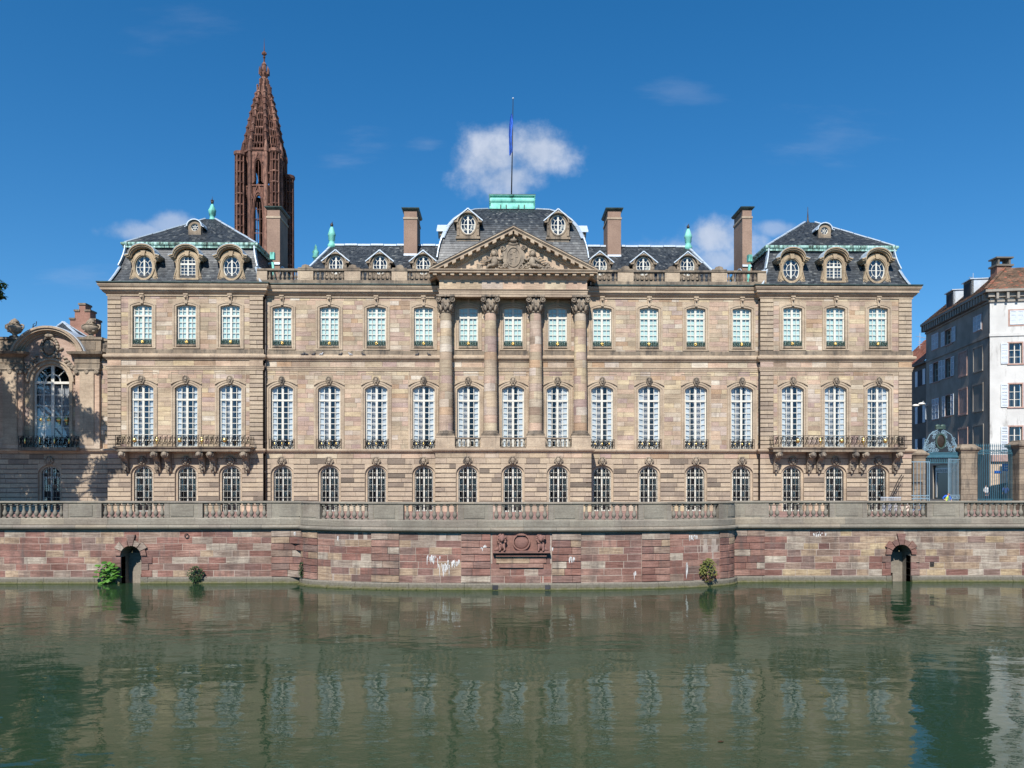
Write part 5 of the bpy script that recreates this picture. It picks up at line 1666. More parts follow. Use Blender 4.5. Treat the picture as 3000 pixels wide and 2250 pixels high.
# lucarnes with a lead gable over an arched hood: main roof (six) and dome (two)
def lucarne(x, y, z0, depth):
    if 'luc' not in cache:
        m = MB(); cz = 1.28
        a, b = .70, .92
        out = []
        inn = oval(a, b, cz, 40)
        for px_, pz_ in inn:
            q = math.atan2(pz_ - cz, px_); dx, dz = math.cos(q), math.sin(q)
            if dz >= 0:
                r_ = 1 / math.sqrt((dx / 1.0) ** 2 + (dz / 1.12) ** 2); out.append((dx * r_, cz + dz * r_))
            else:
                t_ = min(1.0 / abs(dx) if abs(dx) > 1e-6 else 99, 1.28 / abs(dz)); out.append((dx * t_, cz + dz * t_))
        m.band(out, inn, 0, .35, .5, closed=True)
        m.band(oval(a + .12, b + .12, cz, 28), oval(a, b, cz, 28), -.05, .1, .4, closed=True)
        for sg in (-1, 1):
            m.box(sg * .92 - .11, sg * .92 + .11, -.09, .3, .25, 1.5, .5); m.ball((sg * .92, -.1, 1.35), (.1, .07, .14), 6, 4); m.ball((sg * .92, -.1, .95), (.08, .06, .12), 6, 4)
        m.box(-1.12, 1.12, -.1, .3, -.05, .16, .5); m.box(-1.02, 1.02, .02, .3, -.8, -.05, .5)
        o = m.build('lucarne', 'weathered', pal, (x, y, z0))
        h = MB()
        def hood(e): return [(-1.3 + e * .3, 1.52 - e)] + [(-math.cos(PI * i / 12) * (1.02 - e * .8), 1.55 + .86 * math.sin(PI * i / 12) - e) for i in range(13)] + [(1.3 - e * .3, 1.52 - e)]
        h.band(hood(-.02), hood(.13), -.22, .5, .5); h.build('hood', 'weathered', o)
        g = MB(); ph = 2.62
        for sg in (-1, 1):
            g.add([(0, -.2, ph), (sg * 1.34, -.2, 1.52), (sg * 1.34, depth, 1.52), (0, depth, ph), (0, -.2, ph - .1), (sg * 1.3, -.2, 1.46), (sg * 1.3, depth, 1.46), (0, depth, ph - .1)], [(0, 1, 2, 3), (7, 6, 5, 4), (0, 4, 5, 1), (1, 5, 6, 2)], .3)
        g.build('gable_roof', 'slate', o)
        for sg in (-1, 1):
            g = MB(); g.bar((0, -.2, ph + .03), (sg * 1.36, -.2, 1.55), .12, .09); g.build('gable_lead', 'lead', o)
        g = MB(); g.bar((0, -.2, ph + .04), (0, depth, ph + .04), .2, .06); g.build('ridge_lead', 'lead', o)
        g = MB(); g.plate([(-.25, ph - .32), (.25, ph - .32), (0, ph)], -.18, -.1); g.build('gable_tip', 'lead', o)
        g = MB()
        for sg in (-1, 1): g.box(sg * .98 - .05, sg * .98 + .05, .2, depth, .1, 1.6)
        g.build('cheek', 'slate', o)
        oval_window(o, a, b, cz, .1, random)
        cache['luc'] = o; return o
    return copy_part(cache['luc'], pal, (x, y, z0))
LYm = F + 2.3
zl = 26.72
for px in (984, 1113, 1240, 1757, 1885, 2014): lucarne(X(px, LYm), LYm, zl, 3.4)
LYd = DY0 + .35
for px in (1371, 1635): o = lucarne(X(px, LYd), LYd, Z(699, LYd), 2.6); o.scale = (1.02, 1.0, 1.04)
# side lucarnes of the dome, seen edge on
for sg in (-1, 1):
    g = MB(); x = DX + sg * (DHW - .1); y0, y1 = DY0 + 2.3, DY0 + 4.5; z0, z1 = Z(686, DY0 + 2), Z(645, DY0 + 2)
    xs0, xs1 = sorted((x, x - sg * 2))
    g.box(xs0, xs1, y0 + .2, y1 - .2, z0, z1 - .7); o = g.build('side_lucarne', 'weathered', pal)
    g = MB(); ym = (y0 + y1) / 2; xa, xb = x + sg * .3, x - sg * 2.2
    for yy0 in (y0, y1):
        g.add([(xa, yy0, z1 - .85), (xb, yy0, z1 - .85), (xb, ym, z1), (xa, ym, z1), (xa, yy0, z1 - 1.0), (xb, yy0, z1 - 1.0), (xb, ym, z1 - .15), (xa, ym, z1 - .15)], [(0, 1, 2, 3), (4, 7, 6, 5), (0, 3, 7, 4), (0, 4, 5, 1)])
    g.build('gable_roof', 'lead', o)
# side dormers of the pavilions
for x, sg in ((XL0 + .5, -1), (XL1 - .5, 1), (XR0 + .5, -1), (XR1 - .5, 1)):
    for y in (PAV + 6.2,):
        g = MB(); n = 10; zz = ZE + .3
        pts = [(y - 1.0, zz)] + [(y - math.cos(PI * i / n) * 1.0, zz + 2.0 + .9 * math.sin(PI * i / n)) for i in range(n + 1)] + [(y + 1.0, zz)]
        k = len(pts); xa, xb = x + sg * .25, x - sg * 1.2
        g.add([(xa, a, b) for a, b in pts] + [(xb, a, b) for a, b in pts], [tuple(range(k)), tuple(range(k, 2 * k))[::-1]] + [(i, (i + 1) % k, k + (i + 1) % k, k + i) for i in range(k)])
        o = g.build('side_dormer', 'weathered', pal)
        g = MB(); hp = [(a + (a - y) * .15, b + (.14 if b > zz + 1.9 else 0)) for a, b in pts[1:-1]]; hq = [(a, b - .12) for a, b in hp]
        kk = len(hp); xa2 = xa + sg * .3
        g.add([(xa2, a, b) for a, b in hp] + [(xa2, a, b) for a, b in hq] + [(xb, a, b) for a, b in hp] + [(xb, a, b) for a, b in hq],
              [q_ for i in range(kk - 1) for q_ in ((i, i + 1, kk + i + 1, kk + i), (i, 2 * kk + i, 2 * kk + i + 1, i + 1), (kk + i, kk + i + 1, 3 * kk + i + 1, 3 * kk + i))])
        g.build('hood', 'lead', o)

# ------------------------------------------------------------------ chimneys, flag, rods
def chimney(px0, px1, pyt, y, dep=2.9):
    x0, x1 = X(px0, y), X(px1, y); zt = P((px0 + px1) / 2, pyt, y).z; z0 = ZE - .1
    m = MB(); m.box(x0, x1, y, y + dep, z0, zt - 1.15); m.box(x0 + .02, x1 - .02, y + .02, y + dep - .02, zt - .95, zt - .28)
    o = m.build('chimney', 'render', pal)
    m = MB(); m.box(x0 - .06, x1 + .06, y - .06, y + dep + .06, zt - 1.15, zt - .95); m.build('band', 'trim', o)
    m = MB(); m.sweep([(0, zt - .28), (.08, zt - .26), (.2, zt - .12), (.22, zt - .02), (-.1, zt)], [(x0, y + dep), (x0, y), (x1, y), (x1, y + dep)], closed=True); m.box(x0, x1, y, y + dep, zt - .2, zt - .03); m.build('cap', 'gutter', o)
    m = MB(); m.sweep([(0, zr_ := max(z0, ZRB + (y - RY0) * (ZRR - ZRB) / (RYR - RY0)) - .1), (.12, zr_), (.03, zr_ + .22), (0, zr_ + .22)], [(x0, y), (x1, y)]); m.build('flashing', 'lead', o)
chimney(782, 820, 605, F + 4.6, 2.7); chimney(1183, 1222, 609, F + 6.0); chimney(1780, 1819.5, 609.5, F + 6.0); chimney(2175, 2203, 606, F + 4.6, 2.7)
# green copper rain heads beside the outer chimneys
for px in (797, 2200):
    m = MB(); y = PAV + 1.3; x = X(px, y) if px < 1500 else X(2198, y)
    m.box(x - .2, x + .2, y, y + .4, Z(762, y), Z(770, y) + .9); m.bar((x, y + .2, Z(770, y)), (x + (.25 if px < 1500 else -.25), y + .2, Z(838, y)), .2, .2); m.build('rain_head', 'copper', pal)
# roof anchors
px_, fz0, fz1 = X(1498, DY0 + 6.3), ztop, P(1503, 290, DY0 + 6.3).z
flag = thing('flagpole', 'tall thin flagpole standing on the green copper lantern', 'flagpole', (px_, DY0 + 6.3, ztop))
m = MB(); m.smooth = True; m.tube([(px_, DY0 + 6.3, fz0), (px_ + .1, DY0 + 6.3, (fz0 + fz1) / 2), (px_ + .18, DY0 + 6.3, fz1)], [.07, .055, .03], 8); m.build('pole', 'bars', flag)
m = MB(); m.smooth = True; m.ball((px_ + .18, DY0 + 6.3, fz1 + .06), .09, 8, 6); m.build('knob', 'zinc', flag)
M['flag'] = plain('blue_flag_cloth', (.05, .17, .62, 1), .8, vary=.25, scale=2)
M['yellow'] = plain('yellow_print', (.8, .6, .03, 1), .8)
fy = DY0 + 6.3; zt_, zb2 = P(1500, 338, fy).z, P(1500, 447, fy).z
m = MB(); m.smooth = True; nu, nv = 26, 30; vs = []
for j in range(nv + 1):
    v = j / nv; z = zt_ + (zb2 - zt_) * v
    w = .14 + .30 * min(1, v * 1.8) * (1 - .35 * max(0, v - .75) / .25)
    for i in range(nu + 1):
        u = i / nu
        x = px_ + .14 - u * w + .05 * math.sin(v * 7 + u * 3); y = fy - .06 + (.05 + .16 * v) * math.sin(u * 17 + v * 2.2) * (.4 + u)
        vs.append((x, y, z + .35 * (u - .5) * (1 - v) + (-.5 * u * u * (v > .9))))
m.add(vs, [(j * (nu + 1) + i, j * (nu + 1) + i + 1, (j + 1) * (nu + 1) + i + 1, (j + 1) * (nu + 1) + i) for j in range(nv) for i in range(nu)])
fl_ = m.build('flag', 'flag'); tag(fl_, 'blue flag hanging limp from the flagpole', 'flag')
# weather vane rod on the left pavilion
wx, wy = X(667, PAV + 9), PAV + 9
wz = P(667, 672, wy).z
v_ = thing('roof_aerial', 'thin aerial behind the left pavilion roof', 'aerial', (wx, wy, wz - 2.6))
m = MB(); m.tube([(wx, wy, wz - 2.6), (wx, wy, wz + .5)], .03, 5); m.tube([(wx - .5, wy, wz), (wx + .5, wy, wz - .1)], .025, 4); m.tube([(wx - .3, wy, wz + .3), (wx + .35, wy, wz + .26)], .02, 4); m.build('rod', 'bars', v_)

# ------------------------------------------------------------------ library wing left of the palace
cha = thing('library_wing', 'low sandstone wing with one big arched window under a round pediment', 'building', (X(150), F, G))
CX0, CX1 = X(-25), XL0 - .05
cxm = X(151)
rr = random.Random(77)
r_in = 1.66; zsp = Z(1122); zbt = Z(1318)               # the great window
r_big = 3.08; zc_big = Z(1073)                            # round pediment: centre and radius
ZK = Z(1040)                                              # level of the entablature
gnd = (cxm - .2, )
og = [(X(145) - 1.06, X(145) + 1.06, G, zC['ot'])]
ow = [(cxm - r_in - .3, cxm + r_in + .3, zbt, zsp + r_in + .3)]
cw = MB()
core_wall(cw, CX0, CX1, G - .2, Z_STR0, og, F + .06, F + .6); core_wall(cw, CX0, CX1, Z_STR0, Z(1000), ow, F + .014, F + .6)
cw.box(CX0, CX0 + .5, F + .6, F + 12, G, Z(1000)); cw.box(CX0, CX1, F + 11.5, F + 12, G, Z(1000)); cw.box(CX0, CX1, F + .6, F + 11.5, Z(1005), Z(1000))
cw.build('wall_core', 'joint', cha)
blocks = lay(CX0, CX1, [Z_STR1, ow[0][3], Z(1050)], ow, F, (.6, 1.5), rr)
blocks = [b for b in blocks if not (X(226) < (b[0] + b[1]) / 2 < X(294) or X(2) < (b[0] + b[1]) / 2 < X(72)) or True]
for s in blocks:
    m = MB(); ash_stone(m, s); m.build('stone', 'ashlar', cha)
for s in lay(CX0, CX1, [G, zC['ot'], Z_STR0], og, F, (.8, 1.8), rr, .415):
    m = MB(); rust_stone(m, s); m.build('rusticated_stone', 'rust', cha)
m = MB(); m.sweep([(0, h0), (.06, h0 + .02), (.10, h0 + .12), (.24, h0 + .20), (.30, h0 + .30), (.30, h0 + .40), (.02, h0 + .47), (-.2, h0 + .47)], [(CX0, F), (CX1, F)], seg=1.6); m.build('string_course', 'trim', cha)
# pilasters with Ionic capitals, entablature blocks, parapet piers and vases
for pa, pb_ in ((2, 72), (226, 296)):
    x0, x1 = X(pa), X(pb_)
    m = MB(); m.box(x0, x1, F - .3, F + .1, Z_STR1, Z(1095), .3); m.box(x0 - .08, x1 + .08, F - .38, F + .1, Z_STR1, Z(1290), .5); m.build('pilaster', 'ashlar', cha)
    m = MB(); m.box(x0 + .45, x1 - .45, F - .42, F + .1, Z(1305), Z(1095), .6); m.build('pilaster_face', 'trim', cha)
    m = MB(); m.box(x0 - .1, x1 + .1, F - .5, F + .1, Z(1088), Z(1083)); 
    for e in (x0 + .15, (x0 + x1) / 2, x1 - .15): scroll(m, e, F - .45, Z(1094), .2, .06, 1.5, 1, PI / 2, 12, k=5); m.ball((e, F - .42, Z(1094)), (.2, .08, .2), 8, 5)
    m.box(x0, x1, F - .4, F + .1, Z(1099), Z(1088), .4); m.build('ionic_capital', 'carved', cha)
    m = MB(); m.sweep([(-.3, Z(1082.9)), (0, Z(1082.9)), (.02, Z(1070)), (.08, Z(1068)), (.0, Z(1066)), (.0, Z(1052)), (.2, Z(1047)), (.42, Z(1044)), (.5, Z(1037)), (-.3, Z(1036))], [(x0 - .05, F + .1), (x0 - .05, F - .34), (x1 + .05, F - .34), (x1 + .05, F + .1)]); m.box(x0, x1, F - .3, F + .1, Z(1082), Z(1036)); m.build('entablature_block', 'weathered', cha)
    m = MB(); m.box(x0 - .02, x1 + .1, F - .2, F + .5, Z(1036) + .002, Z(1000)); m.box(x0 + .5, x1 - .4, F - .24, F, Z(1030), Z(1006)); m.box(x0 - .15, x1 + .25, F - .3, F + .6, Z(1000), Z(993)); m.build('parapet_pier', 'weathered', cha)
    vz = Z(993); vx = (x0 + x1) / 2 + .1; m = MB(); m.smooth = True
    m.lathe([(.42, vz), (.45, vz + .1), (.2, vz + .22), (.2, vz + .32), (.5, vz + .5), (.66, vz + .8), (.7, vz + 1.0), (.55, vz + 1.08), (.5, vz + 1.16), (.62, vz + 1.2), (.4, vz + 1.3), (.3, vz + 1.45), (.34, vz + 1.55), (.15, vz + 1.7), (.02, vz + 1.8)], vx, F + .15, 14)
    for sg in (-1, 1): m.tube([(vx + sg * .6, F + .15, vz + .75), (vx + sg * .82, F + .12, vz + .9), (vx + sg * .82, F + .12, vz + 1.15), (vx + sg * .6, F + .15, vz + 1.22)], .08, 6)
    for k in range(14): m.ball((vx + .4 * math.cos(k * 2.4), F - .15 + .3 * math.sin(k * 2.4) * 0, vz + .55 + .11 * (k % 9)), (.14, .18, .1), 6, 4)
    for k in range(9): m.ball((vx + .3 * math.cos(k * .7), F + .15 + .3 * math.sin(k * .7), vz + 1.38), .12, 5, 4)
    m.build('vase', 'carved', cha)
# parapet stretch between pier and palace, with a little baluster
m = MB(); m.box(X(296) + .1, CX1, F - .05, F + .4, Z(1036), Z(1026)); m.box(X(296) + .1, CX1, F - .08, F + .42, Z(1003), Z(996)); m.lathe([(.13, Z(1026)), (.2, Z(1020)), (.22, Z(1014)), (.1, Z(1007)), (.16, Z(1003))], X(307), F + .15, 10); m.box(X(296) + .1, CX1, F + .35, F + .45, Z(1026), Z(1003)); m.build('parapet', 'weathered', cha)
# round pediment
def arc(r_, z0=zc_big, n=28, a0=0.0): return [(cxm - r_ * math.cos(a0 + (PI - 2 * a0) * i / n), z0 + r_ * math.sin(a0 + (PI - 2 * a0) * i / n)) for i in range(n + 1)]
m = MB(); inn = [(cxm - (r_in + .32) * math.cos(PI * i / 28), zsp + (r_in + .3) * math.sin(PI * i / 28)) for i in range(29)]
m.band(arc(r_big - .25, a0=.0), inn, F - .12, F + .4, .4)
for i in range(0): pass
m.build('tympanum_wall', 'ashlar', cha)
m = MB()
for ro_, ri_, y0 in ((r_big + .38, r_big + .2, F - .85), (r_big + .199, r_big + .02, F - .72), (r_big + .019, r_big - .14, F - .45), (r_big - .141, r_big - .3, F - .25)): m.band(arc(ro_, a0=.34), arc(ri_, a0=.34), y0, F + .8, rr.random())
m.build('arch_moulding', 'trim', cha)
m = MB(); m.band(arc(r_big + .44, a0=.34), arc(r_big + .385, a0=.34), F - .55, F + 6, .5); m.build('arch_lead', 'zinc', cha)
m = MB(); c_o = arc(r_in + .3, zsp); c_i = arc(r_in, zsp)
m.band([(cxm - r_in - .3, zbt)] + c_o + [(cxm + r_in + .3, zbt)], [(cxm - r_in, zbt)] + c_i + [(cxm + r_in, zbt)], F - .1, F + .4, .4)
c_o = arc(r_in + .5, zsp); c_i = arc(r_in + .32, zsp); m.band(c_o, c_i, F - .26, F, .6)
m.build('window_surround', 'trim', cha)
# cartouche
m = MB(); m.smooth = True; zz = Z(1023)
m.ball((cxm - .05, F - .3, zz), (.5, .22, .68), 12, 8)
for k in range(22):
    a = 2 * PI * k / 22; m.ball((cxm - .05 + .72 * math.cos(a), F - .22, zz + .92 * math.sin(a)), (.17, .16, .17), 6, 4)
for k in range(46):
    a = rr.uniform(PI * .12, PI * .88); r_ = rr.uniform(r_in + .55, r_in + .55 + 1.1 * abs(math.sin(a)) ** 2)
    if rr.random() < .6: a = rr.choice([rr.uniform(.25, 1.0), PI - rr.uniform(.25, 1.0)]); r_ = rr.uniform(r_in + .5, r_in + .95)
    m.ball((cxm + r_ * math.cos(a), F - .2, zsp + r_ * math.sin(a)), (rr.uniform(.1, .26), .14, rr.uniform(.08, .17)), 6, 4, rot=Matrix.Rotation(rr.uniform(-1, 1), 3, 'Y'))
m.ball((cxm - .05, F - .3, zz + 1.05), (.45, .2, .22), 8, 6); m.ball((cxm - .05, F - .3, zz + 1.3), (.22, .18, .2), 8, 6)
m.build('cartouche', 'carved', cha)
# the great window: frame, fan light, panes, gilded balcony
m = MB(); y = F + .2; fr_o = [(cxm - r_in, zbt)] + arc(r_in, zsp) + [(cxm + r_in, zbt)]; fr_i = [(cxm - r_in + .16, zbt)] + arc(r_in - .16, zsp) + [(cxm + r_in - .16, zbt)]
m.band(fr_o, fr_i, y, y + .12, .5)
m.box(cxm - .14, cxm + .14, y - .03, y + .1, zbt, zsp + r_in - .1, .5); m.box(cxm - r_in + .02, cxm + r_in - .02, y - .05, y + .1, zsp - .16, zsp + .06, .5)
m.band(arc(.72, zsp + .06), arc(.62, zsp + .06), y + .01, y + .08, .5)
for a in (PI * .25, PI * .75): m.bar((cxm + .66 * math.cos(a), y + .05, zsp + .06 + .66 * math.sin(a)), (cxm + (r_in - .1) * math.cos(a), y + .05, zsp + (r_in - .1) * math.sin(a)), .08, .07, .5)
for sg in (-1, 1):
    xa, xb = .14, r_in - .16
    m.box(*sorted((cxm + sg * (xa + xb) / 2 - .035, cxm + sg * (xa + xb) / 2 + .035)), y + .012, y + .07, zbt, zsp - .1, .5)
    for k in range(1, 6):
        z = zbt + (zsp - .16 - zbt) * k / 6; m.box(min(cxm + sg * xa, cxm + sg * xb), max(cxm + sg * xa, cxm + sg * xb), y + .014, y + .068, z - .035, z + .035, .5)
gwin = m.build('great_window', 'paint', cha)
for sg in (-1, 1):
    for c_ in range(2):
        for k in range(6):
            g = MB(); a = .14 + (r_in - .3) / 2 * c_; b = a + (r_in - .3) / 2; z0, z1 = zbt + (zsp - .16 - zbt) * k / 6, zbt + (zsp - .16 - zbt) * (k + 1) / 6
            pane_mesh(g, (min(cxm + sg * a, cxm + sg * b), max(cxm + sg * a, cxm + sg * b), z0, z1), y + .045, rr); g.build('pane', 'glass', gwin)
g = MB(); pts = arc(r_in - .08, zsp + .02); g.add([(a, y + .045, b) for a, b in pts], [tuple(range(len(pts)))[::-1]]); g.build('fan_light', 'glass', gwin)
g = MB(); g.box(cxm - 2.2, cxm + 2.2, F + 2.2, F + 2.3, zbt - .2, zsp + 2.2); g.box(cxm - 2.3, cxm - 2.2, F + .62, F + 2.2, zbt, zsp + 2); g.box(cxm + 2.2, cxm + 2.3, F + .62, F + 2.2, zbt, zsp + 2); g.box(cxm - 2.3, cxm + 2.3, F + .62, F + 2.2, zsp + 2, zsp + 2.1); g.build('room', 'room', gwin)
g = MB(); vs = []
for i in range(25):
    x = cxm - 1.5 + 3.0 * i / 24; vs += [(x, F + .52 + .04 * math.sin(i * 1.9), zbt + 1.2), (x, F + .52 + .04 * math.sin(i * 1.9), zsp - .25)]
g.add(vs, [(2 * i, 2 * i + 2, 2 * i + 3, 2 * i + 1) for i in range(24)]); g.build('curtain', 'curtain', gwin)
for k in range(4):
    g = MB(); g.smooth = True; x = cxm + (-1.15, -.45, .45, 1.15)[k]; z = zbt + (zsp - zbt) * .43
    g.lathe([(.04, z - .4), (.15, z - .35), (.05, z - .25), (.24, z + .05), (.26, z + .15), (.12, z + .3), (.18, z + .4), (.03, z + .55)], x, F + .42, 10); g.build('gilded_vase', 'gold', gwin)
o = m
m = MB(); bx0, bx1, by = X(52, F - .9), X(224, F - .9), F - .9
m.box(bx0, bx1, by, F, Z_STR1 - .2, Z_STR1 + .1); balc = m.build('balcony', 'weathered', cha)
m = iron_rail(bx0 + .05, bx1 - .05, Z_STR1 + .12, Z(1278, by), by + .05, 12, .016)
for xx in (bx0 + .05, bx1 - .05):
    s = iron_rail(0, .8, Z_STR1 + .12, Z(1278, by), 0, 2, .016); m.add([(xx, by + .07 + a, c) for a, b, c in s.v], s.f)
m.build('railing', 'iron', balc)
for k in range(4):
    g = MB(); g.smooth = True; g.ball((bx0 + (bx1 - bx0) * (.12 + .25 * k), by + .02, Z_STR1 + .7), (.06, .06, .28), 8, 6); g.build('gilded_boss', 'gold', balc)
# barred window below
c = cache['gw']
o = copy_part(cache['arched_window_surround'], cha, (X(145), F, 0)); o = copy_part(c, cha, (X(145), F, 0))

# ------------------------------------------------------------------ roofs seen behind the library wing
M['redplaster'] = stone('old_red_render', [(0, (.34, .19, .145)), (1, (.30, .17, .13))], vary=.4, stain=.4)
HB = F + 16
gh = thing('stepped_gable_house', 'pinkish crow-stepped gable with slate roof behind the library wing', 'house', (X(240, HB), HB, G))
def P2(px, py, Y): p = P(px, py, Y); return p.x, p.z
gp = [P2(*q, HB) for q in ((205, 1040), (205, 952), (205, 936), (219, 936), (219, 912), (232, 912), (232, 893), (250, 893), (250, 912), (264, 912), (264, 938), (280, 938), (280, 1040))]
m = MB(); m.plate(gp, HB, HB + 1.2); m.box(gp[0][0], gp[-1][0], HB + .05, HB + 9, G, gp[0][1]); m.build('gable', 'redplaster', gh)
for a, b, yy_ in ((203, 221, 936), (217, 234, 912), (230, 252, 893), (248, 266, 912), (262, 282, 938)):
    m = MB(); m.box(X(a, HB), X(b, HB), HB - .1, HB + 1.3, P(a, yy_, HB).z - .02, P(a, yy_ - 5, HB).z); m.build('step_coping', 'weathered', gh)
RB = F + 8
sr = thing('slate_roofed_pavilion', 'hipped slate roof with pale lead ridges above the round pediment', 'building', (X(190, RB), RB, G))
a_ = P(185, 944, RB + 3); b0, b1 = P(105, 985, RB), P(258, 990, RB)
m, s = MB(), MB(); A3 = Vector((a_.x, RB + 3, a_.z)); B0, B1 = Vector((b0.x - 1.0, RB, b0.z - 1.4)), Vector((b1.x + .8, RB, b1.z - 1.4)); C0, C1 = B0 + Vector((0, 6, 0)), B1 + Vector((0, 6, 0))
for q in ((B0, B1, A3, A3), (B1, C1, A3, A3), (C1, C0, A3, A3), (C0, B0, A3, A3)): f = ruled(*q); under(m, f); slate_patch(s, f, 22, 14, rs)
m.box(B0.x + .3, B1.x - .3, RB + .3, RB + 5.7, G, B0.z); ro = m.build('roof', 'slate', sr); s.build('slates', 'slate', ro, kind='stuff')
for q in (B0, B1, C0, C1): capping([q + Vector((0, 0, .05)), A3 + Vector((0, 0, .05))], .3, 'hip_lead', 'lead', ro, .9)
wx, wy = X(97, RB), RB; wz = P(97, 950, RB).z
v_ = thing('weather_vane', 'small dark vane left of the round pediment', 'vane', (wx, wy, wz - 2.4)); m = MB(); m.tube([(wx, wy, wz - 2.4), (wx, wy, wz), (wx + .2, wy, wz + .1)], [.1, .04, .03], 5); m.tube([(wx - .1, wy, wz - .3), (wx + .3, wy, wz - .1), (wx + .35, wy, wz + .3)], .04, 5); m.build('rod', 'bars', v_)

# ------------------------------------------------------------------ cathedral tower far behind
TD = 234.0
tx = P(774, 900, TD).x
tow = thing('cathedral_tower', 'tall dark red Gothic cathedral tower with openwork spire', 'tower', (tx, TD, G))
M['redgothic'] = stone('dark_red_sandstone', [(0, (.09, .045, .036)), (.35, (.14, .07, .053)), (.7, (.22, .115, .088)), (.9, (.30, .17, .13)), (1, (.07, .038, .033))], vary=.55, stain=.8, stain_col=(.045, .028, .025, 1), lo=.45, hi=.62, bump=.2)
def TZ(py): return P(774, py, TD).z
mpp = TD / FPX
Rb = 6.3
def octo(r_, z, ph=PI / 8): return [(tx + r_ * math.cos(ph + k * PI / 4), TD + r_ * math.sin(ph + k * PI / 4), z) for k in range(8)]
def pointed(hw, zb_, zs, zc, n=6):
    pts = [(-hw, zb_)]
    for i in range(n + 1):
        u = i / n; pts.append((-hw * math.cos(u * PI / 2) ** .8 if u < 1 else 0, zs + (zc - zs) * math.sin(u * PI / 2) ** 1.15))
    return pts + [(-a, b) for a, b in pts[-2::-1]]
zb0, zb1, zb2_ = TZ(1000), TZ(585), TZ(455)
fw = 2 * Rb * math.sin(PI / 8)
for k in range(8):
    ang = PI / 8 + k * PI / 4 + PI / 8
    apo = Rb * math.cos(PI / 8)
    def tf(x, y, z, ang=ang, apo=apo):
        # x along the face, y into the tower
        nx, ny = math.cos(ang), math.sin(ang); tx_, ty_ = -ny, nx
        return (tx + nx * (apo - y) + tx_ * x, TD + ny * (apo - y) + ty_ * x, z)
    m = MB(tf)
    n_ = 6
    op = pointed(1.25, zb0, TZ(655), TZ(592), n_)
    rc = [(-fw / 2, zb0)] + [(-fw / 2 + 0 * i, zb0 + (TZ(565) - zb0) * i / n_) if i < n_ // 2 + 1 else (-fw / 2 + fw / 2 * (i - n_ // 2) / (n_ - n_ // 2), TZ(565)) for i in range(n_ + 1)]
    rc = rc + [(-a, b) for a, b in rc[-2::-1]]
    m.band(rc, op, 0, .9)
    op2 = pointed(.95, TZ(553), TZ(515), TZ(490), n_)
    rc2 = [(-fw / 2, TZ(564.9))] + [(-fw / 2, TZ(564.9) + (TZ(462) - TZ(564.9)) * i / n_) if i < n_ // 2 + 1 else (-fw / 2 + fw / 2 * (i - n_ // 2) / (n_ - n_ // 2), TZ(462)) for i in range(n_ + 1)]
    rc2 = rc2 + [(-a, b) for a, b in rc2[-2::-1]]
    m.band(rc2, op2, 0, .9)
    m.box(-fw / 2, fw / 2, -.3, .5, TZ(567), TZ(563)); m.box(-fw / 2, fw / 2, -.35, .5, TZ(464), TZ(458)); m.box(-fw / 2, fw / 2, -.1, .3, TZ(478), TZ(470))
    # mouldings and crocketed gable over the lancet
    m.band(pointed(1.75, zb0, TZ(655), TZ(578)), pointed(1.5, zb0, TZ(655), TZ(585)), -.25, .1); m.band(pointed(1.3, TZ(553), TZ(515), TZ(482)), pointed(1.05, TZ(553), TZ(515), TZ(487)), -.2, .1)
    wallo = m.build('tower_wall', 'redgothic', tow)
    m = MB(tf)
    for x in (-.42, .42): m.box(x - .09, x + .09, .3, .5, zb0, TZ(612))
    for z_ in (700, 740, 780, 660, 632): m.box(-1.2, 1.2, .32, .48, TZ(z_) - .1, TZ(z_) + .1)
    m.box(-.08, .08, .3, .5, TZ(553), TZ(495))
    m.build('tracery', 'redgothic', wallo)
    m = MB(tf)
    for x in (-2.1, -1.95, 2.1, 1.95): m.box(x - .12, x + .12, -.5, .1, zb0, TZ(600)); m.add([(x - .2, -.6, TZ(600)), (x + .2, -.6, TZ(600)), (x + .2, .1, TZ(600)), (x - .2, .1, TZ(600)), (x, -.25, TZ(580))], [(0, 1, 4), (1, 2, 4), (2, 3, 4), (3, 0, 4)])
    for sg in (-1, 1): m.bar((sg * 1.8, -.2, TZ(605)), (0, -.2, TZ(560)), .22, .3); m.bar((sg * 1.3, -.2, TZ(500)), (0, -.2, TZ(472)), .2, .3)
    m.build('pinnacle_shafts', 'redgothic', wallo)
    # corner shaft
    a = PI / 8 + k * PI / 4; m = MB()
    m.lathe([(.75, zb0), (.72, TZ(565)), (.62, TZ(564)), (.6, TZ(470)), (.75, TZ(468)), (.7, TZ(455)), (.2, TZ(436)), (.02, TZ(428))], tx + (Rb + .15) * math.cos(a), TD + (Rb + .15) * math.sin(a), 6)
    m.build('corner_shaft', 'redgothic', tow)
